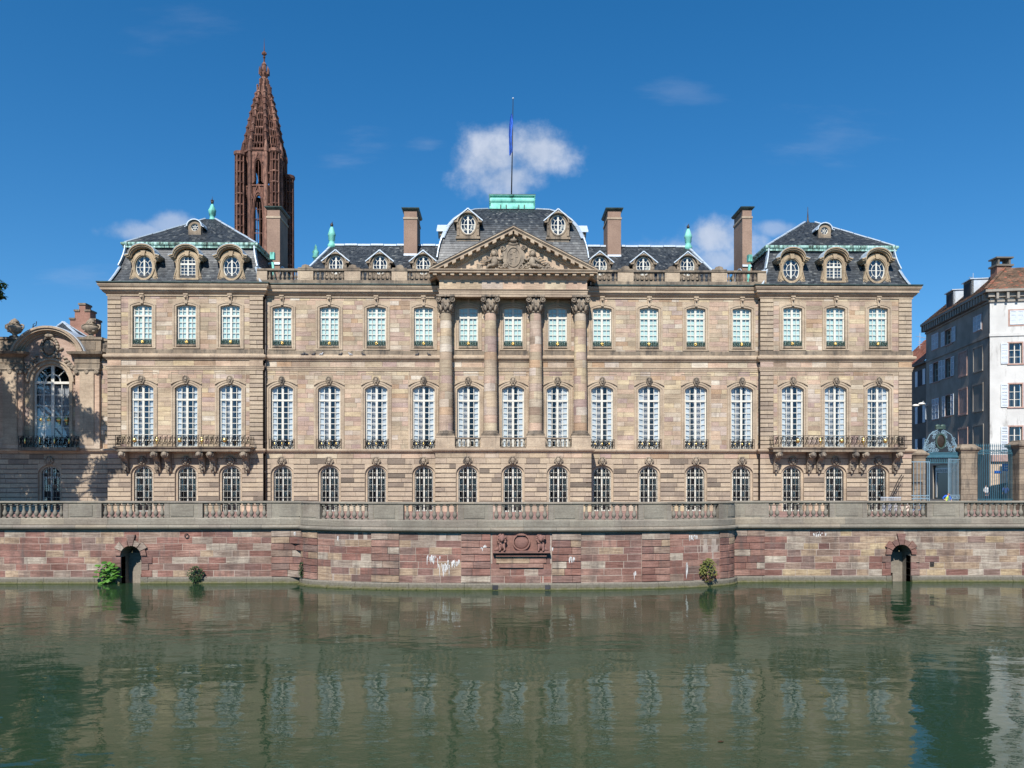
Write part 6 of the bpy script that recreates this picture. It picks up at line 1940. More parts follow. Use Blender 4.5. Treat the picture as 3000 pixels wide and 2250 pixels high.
# four stair turrets of open posts
for a, pt in ((PI * 1.25 - .08, 475), (PI * 1.75 - .35, 470), (PI * .25 - .12, 515), (PI * .75, 500)):
    cx, cy = tx + 9.0 * math.cos(a), TD + 9.0 * math.sin(a); zt = TZ(pt)
    if pt == 475: cx, cy = P(703, 500, TD - 5).x, TD - 5
    if pt == 515: cx, cy = P(847, 500, TD + 2).x, TD + 2
    if pt == 470: cx, cy = P(806, 500, TD - 6).x, TD - 6
    m = MB(); m.lathe([(.75, zb0), (.7, zt)], cx, cy, 8); to = m.build('stair_turret', 'redgothic', tow)
    for k in range(8):
        q = 2 * PI * k / 8 + PI / 8; m = MB(); m.tube([(cx + 1.45 * math.cos(q), cy + 1.45 * math.sin(q), zb0), (cx + 1.3 * math.cos(q), cy + 1.3 * math.sin(q), zt)], .25, 5); m.build('post', 'redgothic', to)
    z = zb0 + 1
    while z < zt - 1:
        m = MB(); m.lathe([(1.35, z), (1.55, z + .15), (1.55, z + .4), (1.35, z + .55)], cx, cy, 8, ph=PI / 8); m.build('ring', 'redgothic', to); z += 3.3
    m = MB(); m.lathe([(1.4, zt - .6), (1.8, zt - .2), (1.85, zt + .7), (1.6, zt + .75), (1.6, zt + .2), (.3, zt + .2)], cx, cy, 8, ph=PI / 8); m.build('crown_gallery', 'redgothic', to)
    for zz in (pt + 60, pt + 150, pt + 230):
        m = MB(); m.bar((cx, cy, TZ(zz)), (tx + Rb * math.cos(a), TD + Rb * math.sin(a), TZ(zz)), .7, .6); m.build('link_bridge', 'redgothic', to)
# spire: stepped tiers of slender openwork turrets
prof_s = [(468, 55), (441, 50), (416, 45.5), (392, 41), (369, 36.5), (347, 31.5), (326, 27), (306, 22)]
for i, (py, hw) in enumerate(prof_s):
    py1 = prof_s[i + 1][0] if i + 1 < len(prof_s) else 287
    r0 = hw * mpp * 1.07; r1 = (prof_s[i + 1][1] if i + 1 < len(prof_s) else 20) * mpp * 1.07
    z0, z1 = TZ(py), TZ(py1)
    m = MB()
    m.lathe([(r0 * .96, z0 - .3), (r0 * 1.0, z0), (r0 * .98, z0 + .35), (r0 * .8, z0 + .4)], tx, TD, 8, ph=PI / 8)
    tier = m.build('spire_tier', 'redgothic', tow)
    mm = MB()
    for k in range(8):
        for sub in range(5):
            u = sub / 5; A = octo(r0 * .93, z0)[k]; B = octo(r0 * .93, z0)[(k + 1) % 8]
            x, y = A[0] + (B[0] - A[0]) * u, A[1] + (B[1] - A[1]) * u
            h = (z1 - z0) * (1.6 if sub == 0 else (.85 if sub % 2 else 1.05))
            w = .6 if sub == 0 else .2
            mm.lathe([(w, z0), (w * .8, z0 + h * .8), (w * 1.2, z0 + h * .82), (w * .15, z0 + h * 1.12)], x, y, 4, ph=.4)
    mm.build('pinnacles', 'redgothic', tier, kind='stuff')
    mm = MB()
    for k in range(8):
        A, B = octo(r0 * .8, z0)[k], octo(r1 * .8, z1)[k]; mm.bar(A, B, .5, .5)
        A2 = octo(r0 * .72, z0)[(k + 1) % 8]; mm.bar(octo(r0 * .72, z0)[k], octo(r1 * .72, z1)[(k + 1) % 8], .2, .2)
    mm.build('ribs', 'redgothic', tier, kind='stuff')
m = MB()
zz = [(290, 18, 250), ]
for k in range(8):
    for py0, py1, r_ in ((296, 256, 18.5), (262, 238, 11.5)):
        A = octo(r_ * mpp, 0)[k]; m.lathe([(.3, TZ(py0)), (.26, TZ(py1)), (.36, TZ(py1) + .2), (.04, TZ(py1 - 7))], A[0], A[1], 4, ph=.3)
m.lathe([(15.5 * mpp, TZ(292)), (14 * mpp, TZ(256)), (9.5 * mpp, TZ(250)), (8 * mpp, TZ(228))], tx, TD, 8, ph=PI / 8)
m.lathe([(18.5 * mpp, TZ(292)), (18.5 * mpp, TZ(288)), (15 * mpp, TZ(287))], tx, TD, 8, ph=PI / 8)
m.build('spire_neck', 'redgothic', tow)
m = MB()
m.lathe([(7.5 * mpp, TZ(240)), (7 * mpp, TZ(228)), (11 * mpp, TZ(222)), (12 * mpp, TZ(219)), (12 * mpp, TZ(215)), (6.5 * mpp, TZ(214)), (6 * mpp, TZ(194)), (7.5 * mpp, TZ(190)), (2.5 * mpp, TZ(182))], tx, TD, 8, ph=PI / 8)
for k in range(8):
    A = octo(13 * mpp, 0)[k]; m.lathe([(.3, TZ(220)), (.22, TZ(204)), (.03, TZ(196))], A[0], A[1], 4)
m.build('lantern', 'redgothic', tow)
m = MB(); m.lathe([(2.5 * mpp, TZ(184)), (2 * mpp, TZ(172)), (4 * mpp, TZ(168)), (2 * mpp, TZ(164)), (1.5 * mpp, TZ(150)), (.8 * mpp, TZ(132)), (.2 * mpp, TZ(112))], tx, TD, 6)
m.box(tx - 6.5 * mpp, tx + 6.5 * mpp, TD - .3, TD + .3, TZ(160), TZ(155)); m.ball((tx, TD, TZ(157)), (.7, .7, .7), 6, 5); m.build('cross', 'redgothic', tow)

# ------------------------------------------------------------------ houses at the right
def cam2w(xc, yc): return xc * math.cos(YAW) + yc * math.sin(YAW), -xc * math.sin(YAW) + yc * math.cos(YAW)
DC = 78.0
UC = (2900 - 1500) / FPX
HC = (UC * DC, DC)                                      # house corner, in camera plan coordinates
HA = R(8.9)
hd = (math.sin(HA), math.cos(HA)); hf = (math.cos(HA), -math.sin(HA))
def side(t, off, z):
    """point of the long side wall: t back from the corner, off outwards (to the left)"""
    x, y = cam2w(HC[0] + hd[0] * t - hf[0] * off, HC[1] + hd[1] * t - hf[1] * off); return (x, y, z)
def front(t, off, z):
    x, y = cam2w(HC[0] + hf[0] * t - hd[0] * off, HC[1] + hf[1] * t - hd[1] * off); return (x, y, z)
def t_side(px): u = (px - 1500) / FPX; return (HC[0] - u * HC[1]) / (u * hd[1] - hd[0])
def z_side(px, py): return CZ + (HY - py) / FPX * (HC[1] + hd[1] * t_side(px))
def t_front(px): u = (px - 1500) / FPX; return (u * HC[1] - HC[0]) / (hf[0] - u * hf[1])
def z_front(px, py): return CZ + (HY - py) / FPX * (HC[1] + hf[1] * t_front(px))
def plaster(name, a, b, dirt):
    t = NT(name)
    c = t.ramp(t.noise(.5, 5), [(.35, a), (.65, b)])
    st = t.noise(.9, 7, .7, stretch=(1.5, 1.5, .3)); c = t.mix(t.rng(st, .55, .72, 0, dirt), c, (.16, .14, .12, 1))
    t.bump(t.noise(12, 4), .2, .01)
    return t.out(c, .9, 0, .2)
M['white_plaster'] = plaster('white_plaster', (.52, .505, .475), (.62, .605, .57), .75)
M['grey_plaster'] = plaster('stained_grey_plaster', (.24, .215, .18), (.34, .305, .26), .8)  # stains, plus the side wall's shade put into a darker, warmer base
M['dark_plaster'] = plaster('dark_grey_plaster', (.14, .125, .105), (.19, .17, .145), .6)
M['pinkstone'] = plain('pink_window_stone', (.42, .27, .22, 1), .85, vary=.2)
M['shutter'] = plain('pale_grey_shutter', (.60, .64, .68, 1), .6, vary=.1)
def tiles(name, cols):
    t = NT(name); c = t.ramp(t.rnd(), cols); c = t.mix(.6, c, t.ramp(t.noise(.9, 5), [(.38, (.45, .45, .42)), (.6, (1.3, 1.25, 1.2))]), 'MULTIPLY'); return t.out(c, .85, 0, .2)
M['tile'] = tiles('weathered_roof_tile', [(0, (.12, .085, .06)), (.5, (.17, .11, .075)), (.8, (.22, .12, .08)), (1, (.33, .12, .075))])
M['redtile'] = tiles('red_roof_tile', [(0, (.28, .10, .06)), (.6, (.36, .14, .09)), (1, (.42, .2, .13))])
hz0 = G + .6
zE = z_front(2900, 872)                                 # wall top under the eaves
T1 = t_side(2713)
hs = thing('white_corner_house', 'tall plastered house with white sunlit front and grey shaded side', 'house', side(0, 0, hz0))
TF = 16.0
def wall_panel(fn, t0, t1, z0, z1, ops, mat, name):
    m = MB(fn)
    zs = sorted(set([z0, z1] + [min(max(o[i], z0), z1) for o in ops for i in (2, 3)]))
    for a, b in zip(zs, zs[1:]):
        if b - a < .01: continue
        for xa, xb, *_ in lay(t0, t1, [a, b], ops, 0, (900, 1000), random, 100, 0): m.box(xa, xb, -.35, 0, a, b, .5)
    return m.build(name, mat, hs)
# openings
S_OPEN = [((2770, 2789), (965, 1008)), ((2735, 2751), (1062, 1118)), ((2771, 2787), (1050, 1105)), ((2771, 2786), (1158, 1218))]
S_SHUT = [((2731, 2750), (978, 1023)), ((2853, 2876), (925, 969)), ((2732, 2751), (1168, 1228))]
S_BLIND = [((2810, 2832), (1033, 1100)), ((2853, 2878), (1018, 1086)), ((2810, 2833), (1141, 1213)), ((2852, 2879), (1128, 1203)), ((2809, 2834), (1257, 1325)), ((2852, 2880), (1248, 1330))]
def rect_s(q):
    (a, b), (c, d) = q; t0, t1 = t_side(b), t_side(a); mid = (a + b) / 2
    return (t0, t1, z_side(mid, d), z_side(mid, c))
so = [rect_s(q) for q in S_OPEN]
shop = (t_side(2790), t_side(2733), hz0, z_side(2760, 1362))
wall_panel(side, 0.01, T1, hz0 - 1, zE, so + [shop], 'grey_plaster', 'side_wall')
F_WIN = [((2956, 2994), (1005, 1065)), ((2956, 2994), (1125, 1192)), ((2956, 2994), (1250, 1325))]
def rect_f(q):
    (a, b), (c, d) = q; mid = (a + b) / 2; return (t_front(a), t_front(b), z_front(mid, d), z_front(mid, c))
fo = [rect_f(q) for q in F_WIN]; att = rect_f(((2958, 2999), (910, 951)))
extra = []
for o in fo: extra.append((o[0] + 4.2, o[1] + 4.2, o[2], o[3])); extra.append((o[0] + 8.4, o[1] + 8.4, o[2], o[3]))
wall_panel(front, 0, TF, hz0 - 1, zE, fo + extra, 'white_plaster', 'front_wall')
m = MB(side); m.box(T1 - .35, T1, -9, -.35, hz0, zE); m.box(.36, T1 - .36, -8, -.36, zE - .3, zE); m.build('rear_wall', 'grey_plaster', hs)
def house_window(fn, o, depth=-.22, shut='both', frame=True, rows=3):
    t0, t1, z0, z1 = o; m = MB(fn); e = .06; c = (t0 + t1) / 2
    m.box(t0, t1, depth - .05, depth, z0, z0 + e); m.box(t0, t1, depth - .05, depth, z1 - e, z1); m.box(t0, t0 + e, depth - .05, depth, z0 + e, z1 - e); m.box(t1 - e, t1, depth - .05, depth, z0 + e, z1 - e)
    m.box(c - .05, c + .05, depth - .05, depth + .01, z0 + e, z1 - e)
    for k in range(1, rows): z = z0 + (z1 - z0) * k / rows; m.box(t0 + e, c - .05, depth - .04, depth, z - .025, z + .025); m.box(c + .05, t1 - e, depth - .04, depth, z - .025, z + .025)
    w = m.build('window', 'paint', hs)
    g = MB(fn); g.add([(t0, depth - .03, z0), (t1, depth - .03, z0), (t1, depth - .03, z1), (t0, depth - .03, z1)], [(0, 1, 2, 3), ]); g.build('pane', 'glass', w)
    g = MB(fn); g.box(t0 - .2, t1 + .2, -1.0, -.9, z0 - .2, z1 + .2); g.build('room', 'room', w)
    g = MB(fn); b = .14; g.box(t0 - b, t0, -.1, .04, z0, z1 + b); g.box(t1, t1 + b, -.1, .04, z0, z1 + b); g.box(t0, t1, -.1, .04, z1, z1 + b); g.box(t0 - b * 1.4, t1 + b * 1.4, -.1, .1, z0 - .14, z0); g.build('window_surround', 'pinkstone', w)
    return w
def shutter(fn, t0, t1, z0, z1, off, parent):
    m = MB(fn); e = .09
    m.box(t0, t0 + e, off, off + .05, z0, z1); m.box(t1 - e, t1, off, off + .05, z0, z1)
    for z in (z0, (z0 * 2 + z1) / 3, (z0 + 2 * z1) / 3, z1 - e): m.box(t0 + e, t1 - e, off, off + .05, z, z + e)
    n = 16
    for k in range(n):
        z = z0 + (z1 - z0) * (k + .5) / n; m.add([(t0 + e, off + .035, z - .05), (t1 - e, off + .035, z - .05), (t1 - e, off + .005, z + .05), (t0 + e, off + .005, z + .05)], [(0, 1, 2, 3)])
    m.build('shutter', 'shutter', parent)
for o in so:
    w = house_window(side, o, rows=3); d = (o[1] - o[0]) * .55
    shutter(side, o[0] - d - .1, o[0] - .1, o[2], o[3], .05, w); shutter(side, o[1] + .1, o[1] + .1 + d, o[2], o[3], .05, w)
for q in S_SHUT:
    o = rect_s(q); m = MB(side); m.box(o[0] - .12, o[1] + .12, 0, .03, o[2] - .12, o[3] + .12); w = m.build('window_surround', 'pinkstone', hs); c = (o[0] + o[1]) / 2
    shutter(side, o[0], c - .01, o[2], o[3], .035, w); shutter(side, c + .01, o[1], o[2], o[3], .035, w)
for q in S_BLIND:
    o = rect_s(q); m = MB(side); b = .16
    m.box(o[0] - b, o[0], 0, .06, o[2], o[3]); m.box(o[1], o[1] + b, 0, .06, o[2], o[3]); m.box(o[0] - b, o[1] + b, 0, .07, o[3], o[3] + b); m.box(o[0] - b, o[1] + b, 0, .1, o[2] - b, o[2]); m.box(o[0], o[1], -.01, .012, o[2], o[3]); m.build('blind_window', 'pinkstone' if q[0][0] < 2830 else 'grey_plaster', hs)
for o in fo + extra:
    w = house_window(front, o, rows=3); d = (o[1] - o[0]) * .55
    shutter(front, o[0] - d - .12, o[0] - .12, o[2], o[3], .05, w)
    shutter(front, o[1] + .12, o[1] + .12 + d, o[2], o[3], .05, w)
m = MB(front); m.box(att[0] - .15, att[1] + .15, 0, .03, att[2] - .15, att[3] + .15); w = m.build('window_surround', 'pinkstone', hs); c = (att[0] + att[1]) / 2
shutter(front, att[0], c - .01, att[2], att[3], .035, w); shutter(front, c + .01, att[1], att[2], att[3], .035, w)
M['peach'] = plain('peach_render', (.50, .38, .27, 1), .9, vary=.2)
z_ = z_front(2940, 1352); m = MB(front); m.box(.05, TF, .003, .06, hz0 - .5, z_); m.build('shop_wall', 'peach', hs)
m = MB(front); m.box(.02, TF, .003, .35, z_, z_front(2940, 1333)); m.build('shop_fascia', 'pinkstone', hs)
for k in range(5): m = MB(front); m.box(.9 + 3.0 * k, 2.2 + 3.0 * k, .06, .1, hz0, z_ - .5); m.build('shop_door', 'room', hs)
# string courses, bracketed cornice
for py, hh in ((986, .3),):
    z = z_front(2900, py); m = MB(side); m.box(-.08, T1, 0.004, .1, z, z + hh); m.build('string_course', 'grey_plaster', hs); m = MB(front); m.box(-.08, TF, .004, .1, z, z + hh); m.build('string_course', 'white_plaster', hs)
zc1 = z_front(2900, 852)
m = MB(side); m.box(-.15, T1, .0, .15, zE - .5, zE - .3); m.box(-.7, T1, 0, .7, zc1 - .25, zc1); m.box(-.4, T1, -.3, .3, zE - .01, zc1 - .25); m.build('eaves', 'grey_plaster', hs)
m = MB(front); m.box(-.12, TF, .0, .15, zE - .5, zE - .3); m.box(-.02, TF, .01, .72, zc1 - .25, zc1 + .01); m.box(-.02, TF, -.3, .3, zE - .01, zc1 - .25); m.build('eaves', 'grey_plaster', hs)
for k in range(26):
    t = .3 + (T1 - .5) * k / 25; m = MB(side); m.box(t - .16, t + .16, .0, .6, zE - .25, zc1 - .252); m.build('bracket', 'grey_plaster', hs)
for k in range(16):
    t = .5 + 1.0 * k; m = MB(front); m.box(t - .12, t + .12, .0, .6, zE - .25, zc1 - .252); m.build('bracket', 'grey_plaster', hs)
# roof, dormers, chimney, aerials
rz = z_front(2900, 852); TB = T1
A = Vector(side(-.7, .7, rz)); B = Vector(side(TB, .7, rz)); Cc = Vector(front(TF, .7, rz)); 
ap1 = Vector(side(2.7, -2.7, rz + 3.05)); ap2 = Vector(side(TB - 2, -2.7, rz + 3.05)); ap3 = Vector(front(TF, -2.7, rz + 3.05)); Bk = Vector(side(TB, -13, rz)); 
m, s = MB(), MB()
for q, n in (((B, A, ap1, ap2), 60), ((A, Cc, ap3, ap1), 56), ((Bk, B, ap2, ap2), 40)):
    f = ruled(*q); under(m, f); slate_patch(s, f, n, 20, rs, .035)
ro = m.build('roof', 'tile', hs); s.build('roof_tiles', 'tile', ro, kind='stuff')
capping([A + Vector((0, 0, .08)), ap1 + Vector((0, 0, .08))], .3, 'hip_tile', 'tile', ro, .5)
for pxa in (2835, 2783):
    t0 = t_side(pxa); w, h = 1.0, 1.9; zb_ = rz + .45
    m = MB(side); m.box(t0 - w, t0 + w, -.2, .02, zb_ - .3, zb_ + h, .5); d = m.build('roof_dormer', 'dark_plaster', hs)
    m = MB(side)
    for e in (t0 - w, t0 + w - .1): m.add([(e, .02, zb_ - .3), (e + .1, .02, zb_ - .3), (e + .1, .02, zb_ + h), (e, .02, zb_ + h), (e, -3.4, zb_ + h), (e + .1, -3.4, zb_ + h)], [(0, 3, 4), (1, 5, 2), (0, 1, 2, 3), (3, 2, 5, 4), (0, 4, 5, 1)])
    m.box(t0 - w - .12, t0 + w + .12, -3.4, .2, zb_ + h, zb_ + h + .1); m.build('zinc_cheeks', 'zinc', d)
    m = MB(side); m.box(t0 - w + .25, t0 + w - .25, .02, .05, zb_ + .1, zb_ + h - .25); m.build('pane', 'room', d)
cp = Vector(front(t_front(2978), -3.2, 0)); zc2 = P(2975, 757, cp.y).z
m = MB(); m.box(cp.x - .8, cp.x + .8, cp.y - .5, cp.y + .6, rz + 1, zc2 - 1.0); o = m.build('chimney', 'redplaster', hs); m = MB(); m.box(cp.x - .95, cp.x + .95, cp.y - .65, cp.y + .75, zc2 - 1.0, zc2 - .8)
for e in (-.7, .5): m.box(cp.x + e, cp.x + e + .2, cp.y - .5, cp.y + .6, zc2 - .8, zc2 - .15)
m.box(cp.x - .95, cp.x + .95, cp.y - .65, cp.y + .75, zc2 - .15, zc2); m.build('chimney_cap', 'dark_plaster', o)
def aerial(px, py, Y, h, lab):
    p = P(px, py, Y); o = thing('aerial', lab, 'aerial', (p.x, Y, p.z - h)); m = MB(); m.tube([(p.x, Y, p.z - h), (p.x, Y, p.z)], .035, 5)
    m.tube([(p.x - .5, Y, p.z - .5), (p.x + 1.1, Y, p.z - .8)], .03, 4)
    for k in range(6): x = p.x - .4 + .27 * k; m.tube([(x, Y - .3, p.z - .5 - .05 * k), (x, Y + .3, p.z - .5 - .05 * k)], .015, 4)
    for k in range(3): m.tube([(p.x - .3, Y, p.z - 1.2 - .3 * k), (p.x + .3, Y, p.z - 1.25 - .3 * k)], .025, 4)
    m.build('mast', 'zinc', o)
aerial(2851, 800, DC + 10, 3.5, 'television aerial above the zinc roof dormers')
aerial(2695, 975, DC + 26, 4.5, 'aerial mast over the low red tiled roof')
# lower dark house further back
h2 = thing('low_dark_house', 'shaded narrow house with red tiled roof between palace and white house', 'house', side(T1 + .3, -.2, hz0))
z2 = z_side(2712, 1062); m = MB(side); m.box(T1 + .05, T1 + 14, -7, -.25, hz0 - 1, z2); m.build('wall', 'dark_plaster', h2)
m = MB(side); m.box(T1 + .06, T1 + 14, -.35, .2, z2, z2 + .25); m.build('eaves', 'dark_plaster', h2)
m, s = MB(), MB(); q = (Vector(side(T1 + 14, .2, z2 + .26)), Vector(side(T1 + .06, .2, z2 + .26)), Vector(side(T1 + .06, -5, z2 + 5.4)), Vector(side(T1 + 14, -5, z2 + 5.4))); f = ruled(*q); under(m, f); slate_patch(s, f, 50, 22, rs, .03); ro = m.build('roof', 'redtile', h2); s.build('roof_tiles', 'redtile', ro, kind='stuff')
for py0, py1 in ((1085, 1130), (1190, 1240), (1285, 1330)):
    t0, t1 = t_side(2698), t_side(2684); z0, z1 = z_side(2691, py1), z_side(2691, py0)
    m = MB(side); m.box(t0, t1, -.25, -.2, z0, z1); w = m.build('window', 'room', h2); d = (t1 - t0) * .5
    for e in (t0 - d - .05, t1 + .05):
        mm = MB(side); mm.box(e, e + d, -.245, -.17, z0, z1); mm.build('shutter', 'shutter', w)
# antique shop front in the side wall
M['black_shop'] = plain('black_shop_front', (.02, .02, .022, 1), .3, vary=.2)
M['shopwhite'] = plain('off_white_frame', (.8, .76, .68, 1), .6)
t0, t1, z0, z1 = shop
m = MB(side); m.box(t0, t1, -.32, -.2, z0, z1); sf = m.build('shop_front', 'black_shop', hs)
m = MB(side); m.box(t1 - .9, t1 - .5, -.2, -.12, z0 + .3, z1 - .3); m.box(t0 + .2, t1 - .9, -.2, -.14, z1 - .95, z1 - .35); m.build('shop_frame', 'shopwhite', sf)
m = MB(side); m.add([(t0 + .5, -.15, z0 + .3), (t1 - 1.1, -.15, z0 + .3), (t1 - 1.1, -.15, z1 - 1.1), (t0 + .5, -.15, z1 - 1.1)], [(0, 1, 2, 3)]); m.build('shop_pane', 'black_shop', sf)
cu_ = bpy.data.curves.new('sign', 'FONT'); cu_.body = 'ANTIQUITÉ'; cu_.size = .62; cu_.extrude = .01
tmp = bpy.data.objects.new('sign_tmp', cu_); col.objects.link(tmp)
bpy.context.view_layer.update()
me = bpy.data.meshes.new_from_object(tmp.evaluated_get(bpy.context.evaluated_depsgraph_get()))
bpy.data.objects.remove(tmp)
ta, tb_ = t_side(2778), t_side(2738); wx_ = max(v.co.x for v in me.vertices)
for v in me.vertices:
    x, y, z = v.co; u = x / wx_
    v.co = side(tb_ + (ta - tb_) * u, -.13 + z, z1 - .85 + y * .75)
me.materials.clear(); me.materials.append(M['black_shop'])
o = link('shop_lettering', me, sf)

# ------------------------------------------------------------------ gate, piers and railings at the right end
GY = 71.6
M['blueiron'] = plain('blue_green_painted_iron', (.05, .135, .175, 1), .45, .1, vary=.15)
M['paleiron'] = plain('pale_blue_painted_iron', (.20, .30, .36, 1), .45, .1, vary=.1)
def pier(px0, px1, pyt, y, lab, dep=1.6):
    x0, x1 = X(px0, y), X(px1, y); zt = P(px0, pyt, y).z
    o = thing('gate_pier', lab, 'gate pier', ((x0 + x1) / 2, y, G), 'stone piers of the gate')
    z = G; k = 0
    while z < zt - .9:
        h = min(.5, zt - .8 - z)
        m = MB(); m.block(x0, x1, z + .012, z + h - .012, y, y + dep, .02); m.build('pier_stone', 'weathered', o); z += h  # darker stone puts the dimness of the shaded piers into their colour
    m = MB(); m.box(x0 + .03, x1 - .03, y + .03, y + dep - .02, G, z + .02); m.build('pier_core', 'joint', o)
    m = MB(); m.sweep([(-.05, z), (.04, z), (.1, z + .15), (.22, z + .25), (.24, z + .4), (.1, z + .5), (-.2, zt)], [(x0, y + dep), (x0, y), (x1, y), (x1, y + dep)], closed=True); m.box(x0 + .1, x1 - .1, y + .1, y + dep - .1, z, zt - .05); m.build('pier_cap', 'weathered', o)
    return x0, x1
p1 = pier(2674, 2712, 1317, GY, 'stone gate pier next to the palace corner')
p2 = pier(2816, 2864, 1301, GY, 'stone gate pier right of the blue iron gate')
p3 = pier(2987, 3045, 1289, GY - .4, 'stone pier at the right edge of the picture')
def bars_panel(x0, x1, z0, z1, y, n, w=.022, spikes=False):
    m = MB()
    for k in range(n):
        x = x0 + (x1 - x0) * (k + .5) / n; m.box(x - w, x + w, y - w, y + w, z0, z1 + (.3 if spikes else 0))
        if spikes: m.lathe([(.05, z1 + .3), (.05, z1 + .34), (.0, z1 + .55)], x, y, 4)
    return m
# fence right of the gate
zf0, zf1 = G + .55, P(2930, 1318, GY).z
fe = thing('iron_fence', 'blue iron fence with spear tops between the two right piers', 'fence', ((p2[1] + p3[0]) / 2, GY + .5, G))
m = MB(); m.box(p2[1], p3[0], GY + .3, GY + .8, G, zf0 - .06); m.build('fence_base', 'weathered', fe)
nb = 20
for k in range(nb):
    x = p2[1] + (p3[0] - p2[1]) * (k + .5) / nb; m = MB(); m.box(x - .02, x + .02, GY + .53, GY + .57, zf0, zf1 + .35); m.lathe([(.055, zf1 + .35), (.06, zf1 + .4), (.0, zf1 + .68)], x, GY + .55, 4); m.build('fence_bar', 'blueiron', fe)
m = MB()
for z in (zf0 + .05, zf0 + .5, zf1 - .35, zf1): m.box(p2[1], p3[0], GY + .51, GY + .59, z - .03, z + .03)
m.build('fence_rails', 'blueiron', fe)
m = MB()
for k in range(13):
    x = p2[1] + (p3[0] - p2[1]) * (k + .5) / 13; scroll(m, x, GY + .55, zf1 - .17, .14, .03, 1.3, 1, 0, 10); scroll(m, x, GY + .55, zf0 + .27, .2, .03, 1.3, -1, 0, 10)
m.build('fence_scrolls', 'blueiron', fe)
# gate with overthrow
gt = thing('iron_gate', 'blue wrought-iron gate with scrolled crest and dark oval shield', 'gate', ((p1[1] + p2[0]) / 2, GY + .6, G))
zl0, zl1 = P(2760, 1340, GY).z, P(2760, 1325, GY).z; gx0, gx1 = p1[1], p2[0]; gm = (gx0 + gx1) / 2 + .05
m = MB(); m.box(gx0, gx1, GY + .4, GY + .8, zl0, zl1); m.box(gx0, gx1, GY + .35, GY + .85, zl1 - .12, zl1); m.build('lintel', 'blueiron', gt)
m = MB()
for k in range(20): x = gx0 + (gx1 - gx0) * (k + .5) / 20; m.box(x - .03, x + .03, GY + .55, GY + .62, zl0 - .5, zl0)
m.box(gx0, gx1, GY + .54, GY + .63, zl0 - .55, zl0 - .48); m.build('transom_bars', 'blueiron', gt)
zc_ = P(2760, 1245, GY).z; hcr = zc_ - zl1
m = MB(); q = random.Random(4)
for k in range(58):
    u = q.uniform(-1, 1); v = q.random() * (1 - abs(u) ** 2.2 * .7)
    scroll(m, gm + u * (gx1 - gx0) * .47, GY + .58, zl1 + .12 + v * hcr * .78, q.uniform(.13, .25), .034, 1.4, q.choice((-1, 1)), q.uniform(0, 6), 10)
for sg in (-1, 1): m.tube([(gm + sg * .48 * (gx1 - gx0), GY + .58, zl1), (gm + sg * .42 * (gx1 - gx0), GY + .58, zl1 + hcr * .35), (gm + sg * .3 * (gx1 - gx0), GY + .58, zl1 + hcr * .66), (gm, GY + .58, zl1 + hcr * .9)], .05, 6)
m.build('crest', 'paleiron', gt)
M['bronze'] = plain('dark_bronze', (.05, .035, .025, 1), .4, .4, vary=.3)
m = MB(); m.band(oval(.52, .78, zl1 + hcr * .42, 24, gm), oval(.4, .64, zl1 + hcr * .42, 24, gm), GY + .46, GY + .62, closed=True); m.build('shield_rim', 'greeniron', gt)
m = MB(); m.smooth = True; m.ball((gm, GY + .56, zl1 + hcr * .42), (.42, .1, .66), 12, 8); m.build('shield', 'bronze', gt)
m = MB(); m.smooth = True; 
for sg in (-1, 1): m.ball((gm + sg * .25, GY + .58, zc_ - .1), (.3, .12, .22), 8, 6)
m.ball((gm, GY + .58, zc_ - .3), (.6, .14, .14), 8, 6); m.build('crest_crown', 'greeniron', gt)
def gate_leaf(px0, px1, pyt, y, mat, lab, n, y2=None):
    a, b = P(px0, pyt, y), P(px1, pyt, y2 or y); zt = a.z
    o = thing('gate_leaf', lab, 'gate', (a.x, y, G), 'open iron gate leaves')
    d = Vector((b.x - a.x, b.y - a.y, 0)); L = d.length; d.normalize(); nn = Vector((-d.y, d.x, 0))
    tf = lambda x, y_, z: (a.x + d.x * x + nn.x * y_, a.y + d.y * x + nn.y * y_, z)
    m = MB(tf)
    for z in (G + .1, G + 1.15, G + 1.45, zt): m.box(0, L, -.03, .03, z - .04, z + .04)
    for x in (0, L): m.box(x - .04, x + .04, -.04, .04, G + .05, zt + .05)
    m.build('leaf_frame', mat, o)
    for k in range(n): x = L * (k + .5) / n; m = MB(tf); m.box(x - .02, x + .02, -.02, .02, G + .1, zt); m.build('leaf_bar', mat, o)
    m = MB(tf)
    for k in range(5):
        x = L * (k + .5) / 5; scroll(m, x, 0, G + .62, .22, .025, 1.5, (-1) ** k, 0, 10); scroll(m, x, 0, G + 1.3, .13, .02, 1.2, (-1) ** k, 0, 8)
    m.build('leaf_scrolls', mat, o)
gate_leaf(2641, 2722, 1353, 69.6, 'paleiron', 'pale blue gate leaf standing open in front of the left pier', 8)
gate_leaf(2779, 2814, 1345, GY - .5, 'paleiron', 'narrow blue gate leaf folded beside the right pier', 9, GY + .3)
# blue railing between palace corner and pier
rl = thing('side_railing', 'blue railing with scrolled head between palace corner and gate pier', 'railing', (X(2660, GY), GY, G))
x0, x1 = X(2648, GY), X(2675, GY); zt = P(2660, 1326, GY).z
for k in range(9): x = x0 + (x1 - x0) * (k + .5) / 9; m = MB(); m.box(x - .025, x + .025, GY + .5, GY + .55, G, zt - .3); m.build('railing_bar', 'blueiron', rl)
m = MB()
for z in (G + .3, zt - .6, zt - .3): m.box(x0, x1, GY + .48, GY + .57, z - .04, z + .04)
for k in range(4): scroll(m, x0 + (x1 - x0) * (k + .5) / 4, GY + .52, zt - .12, .16, .04, 1.3, (-1) ** k, 0, 10)
m.build('railing_rails', 'blueiron', rl)
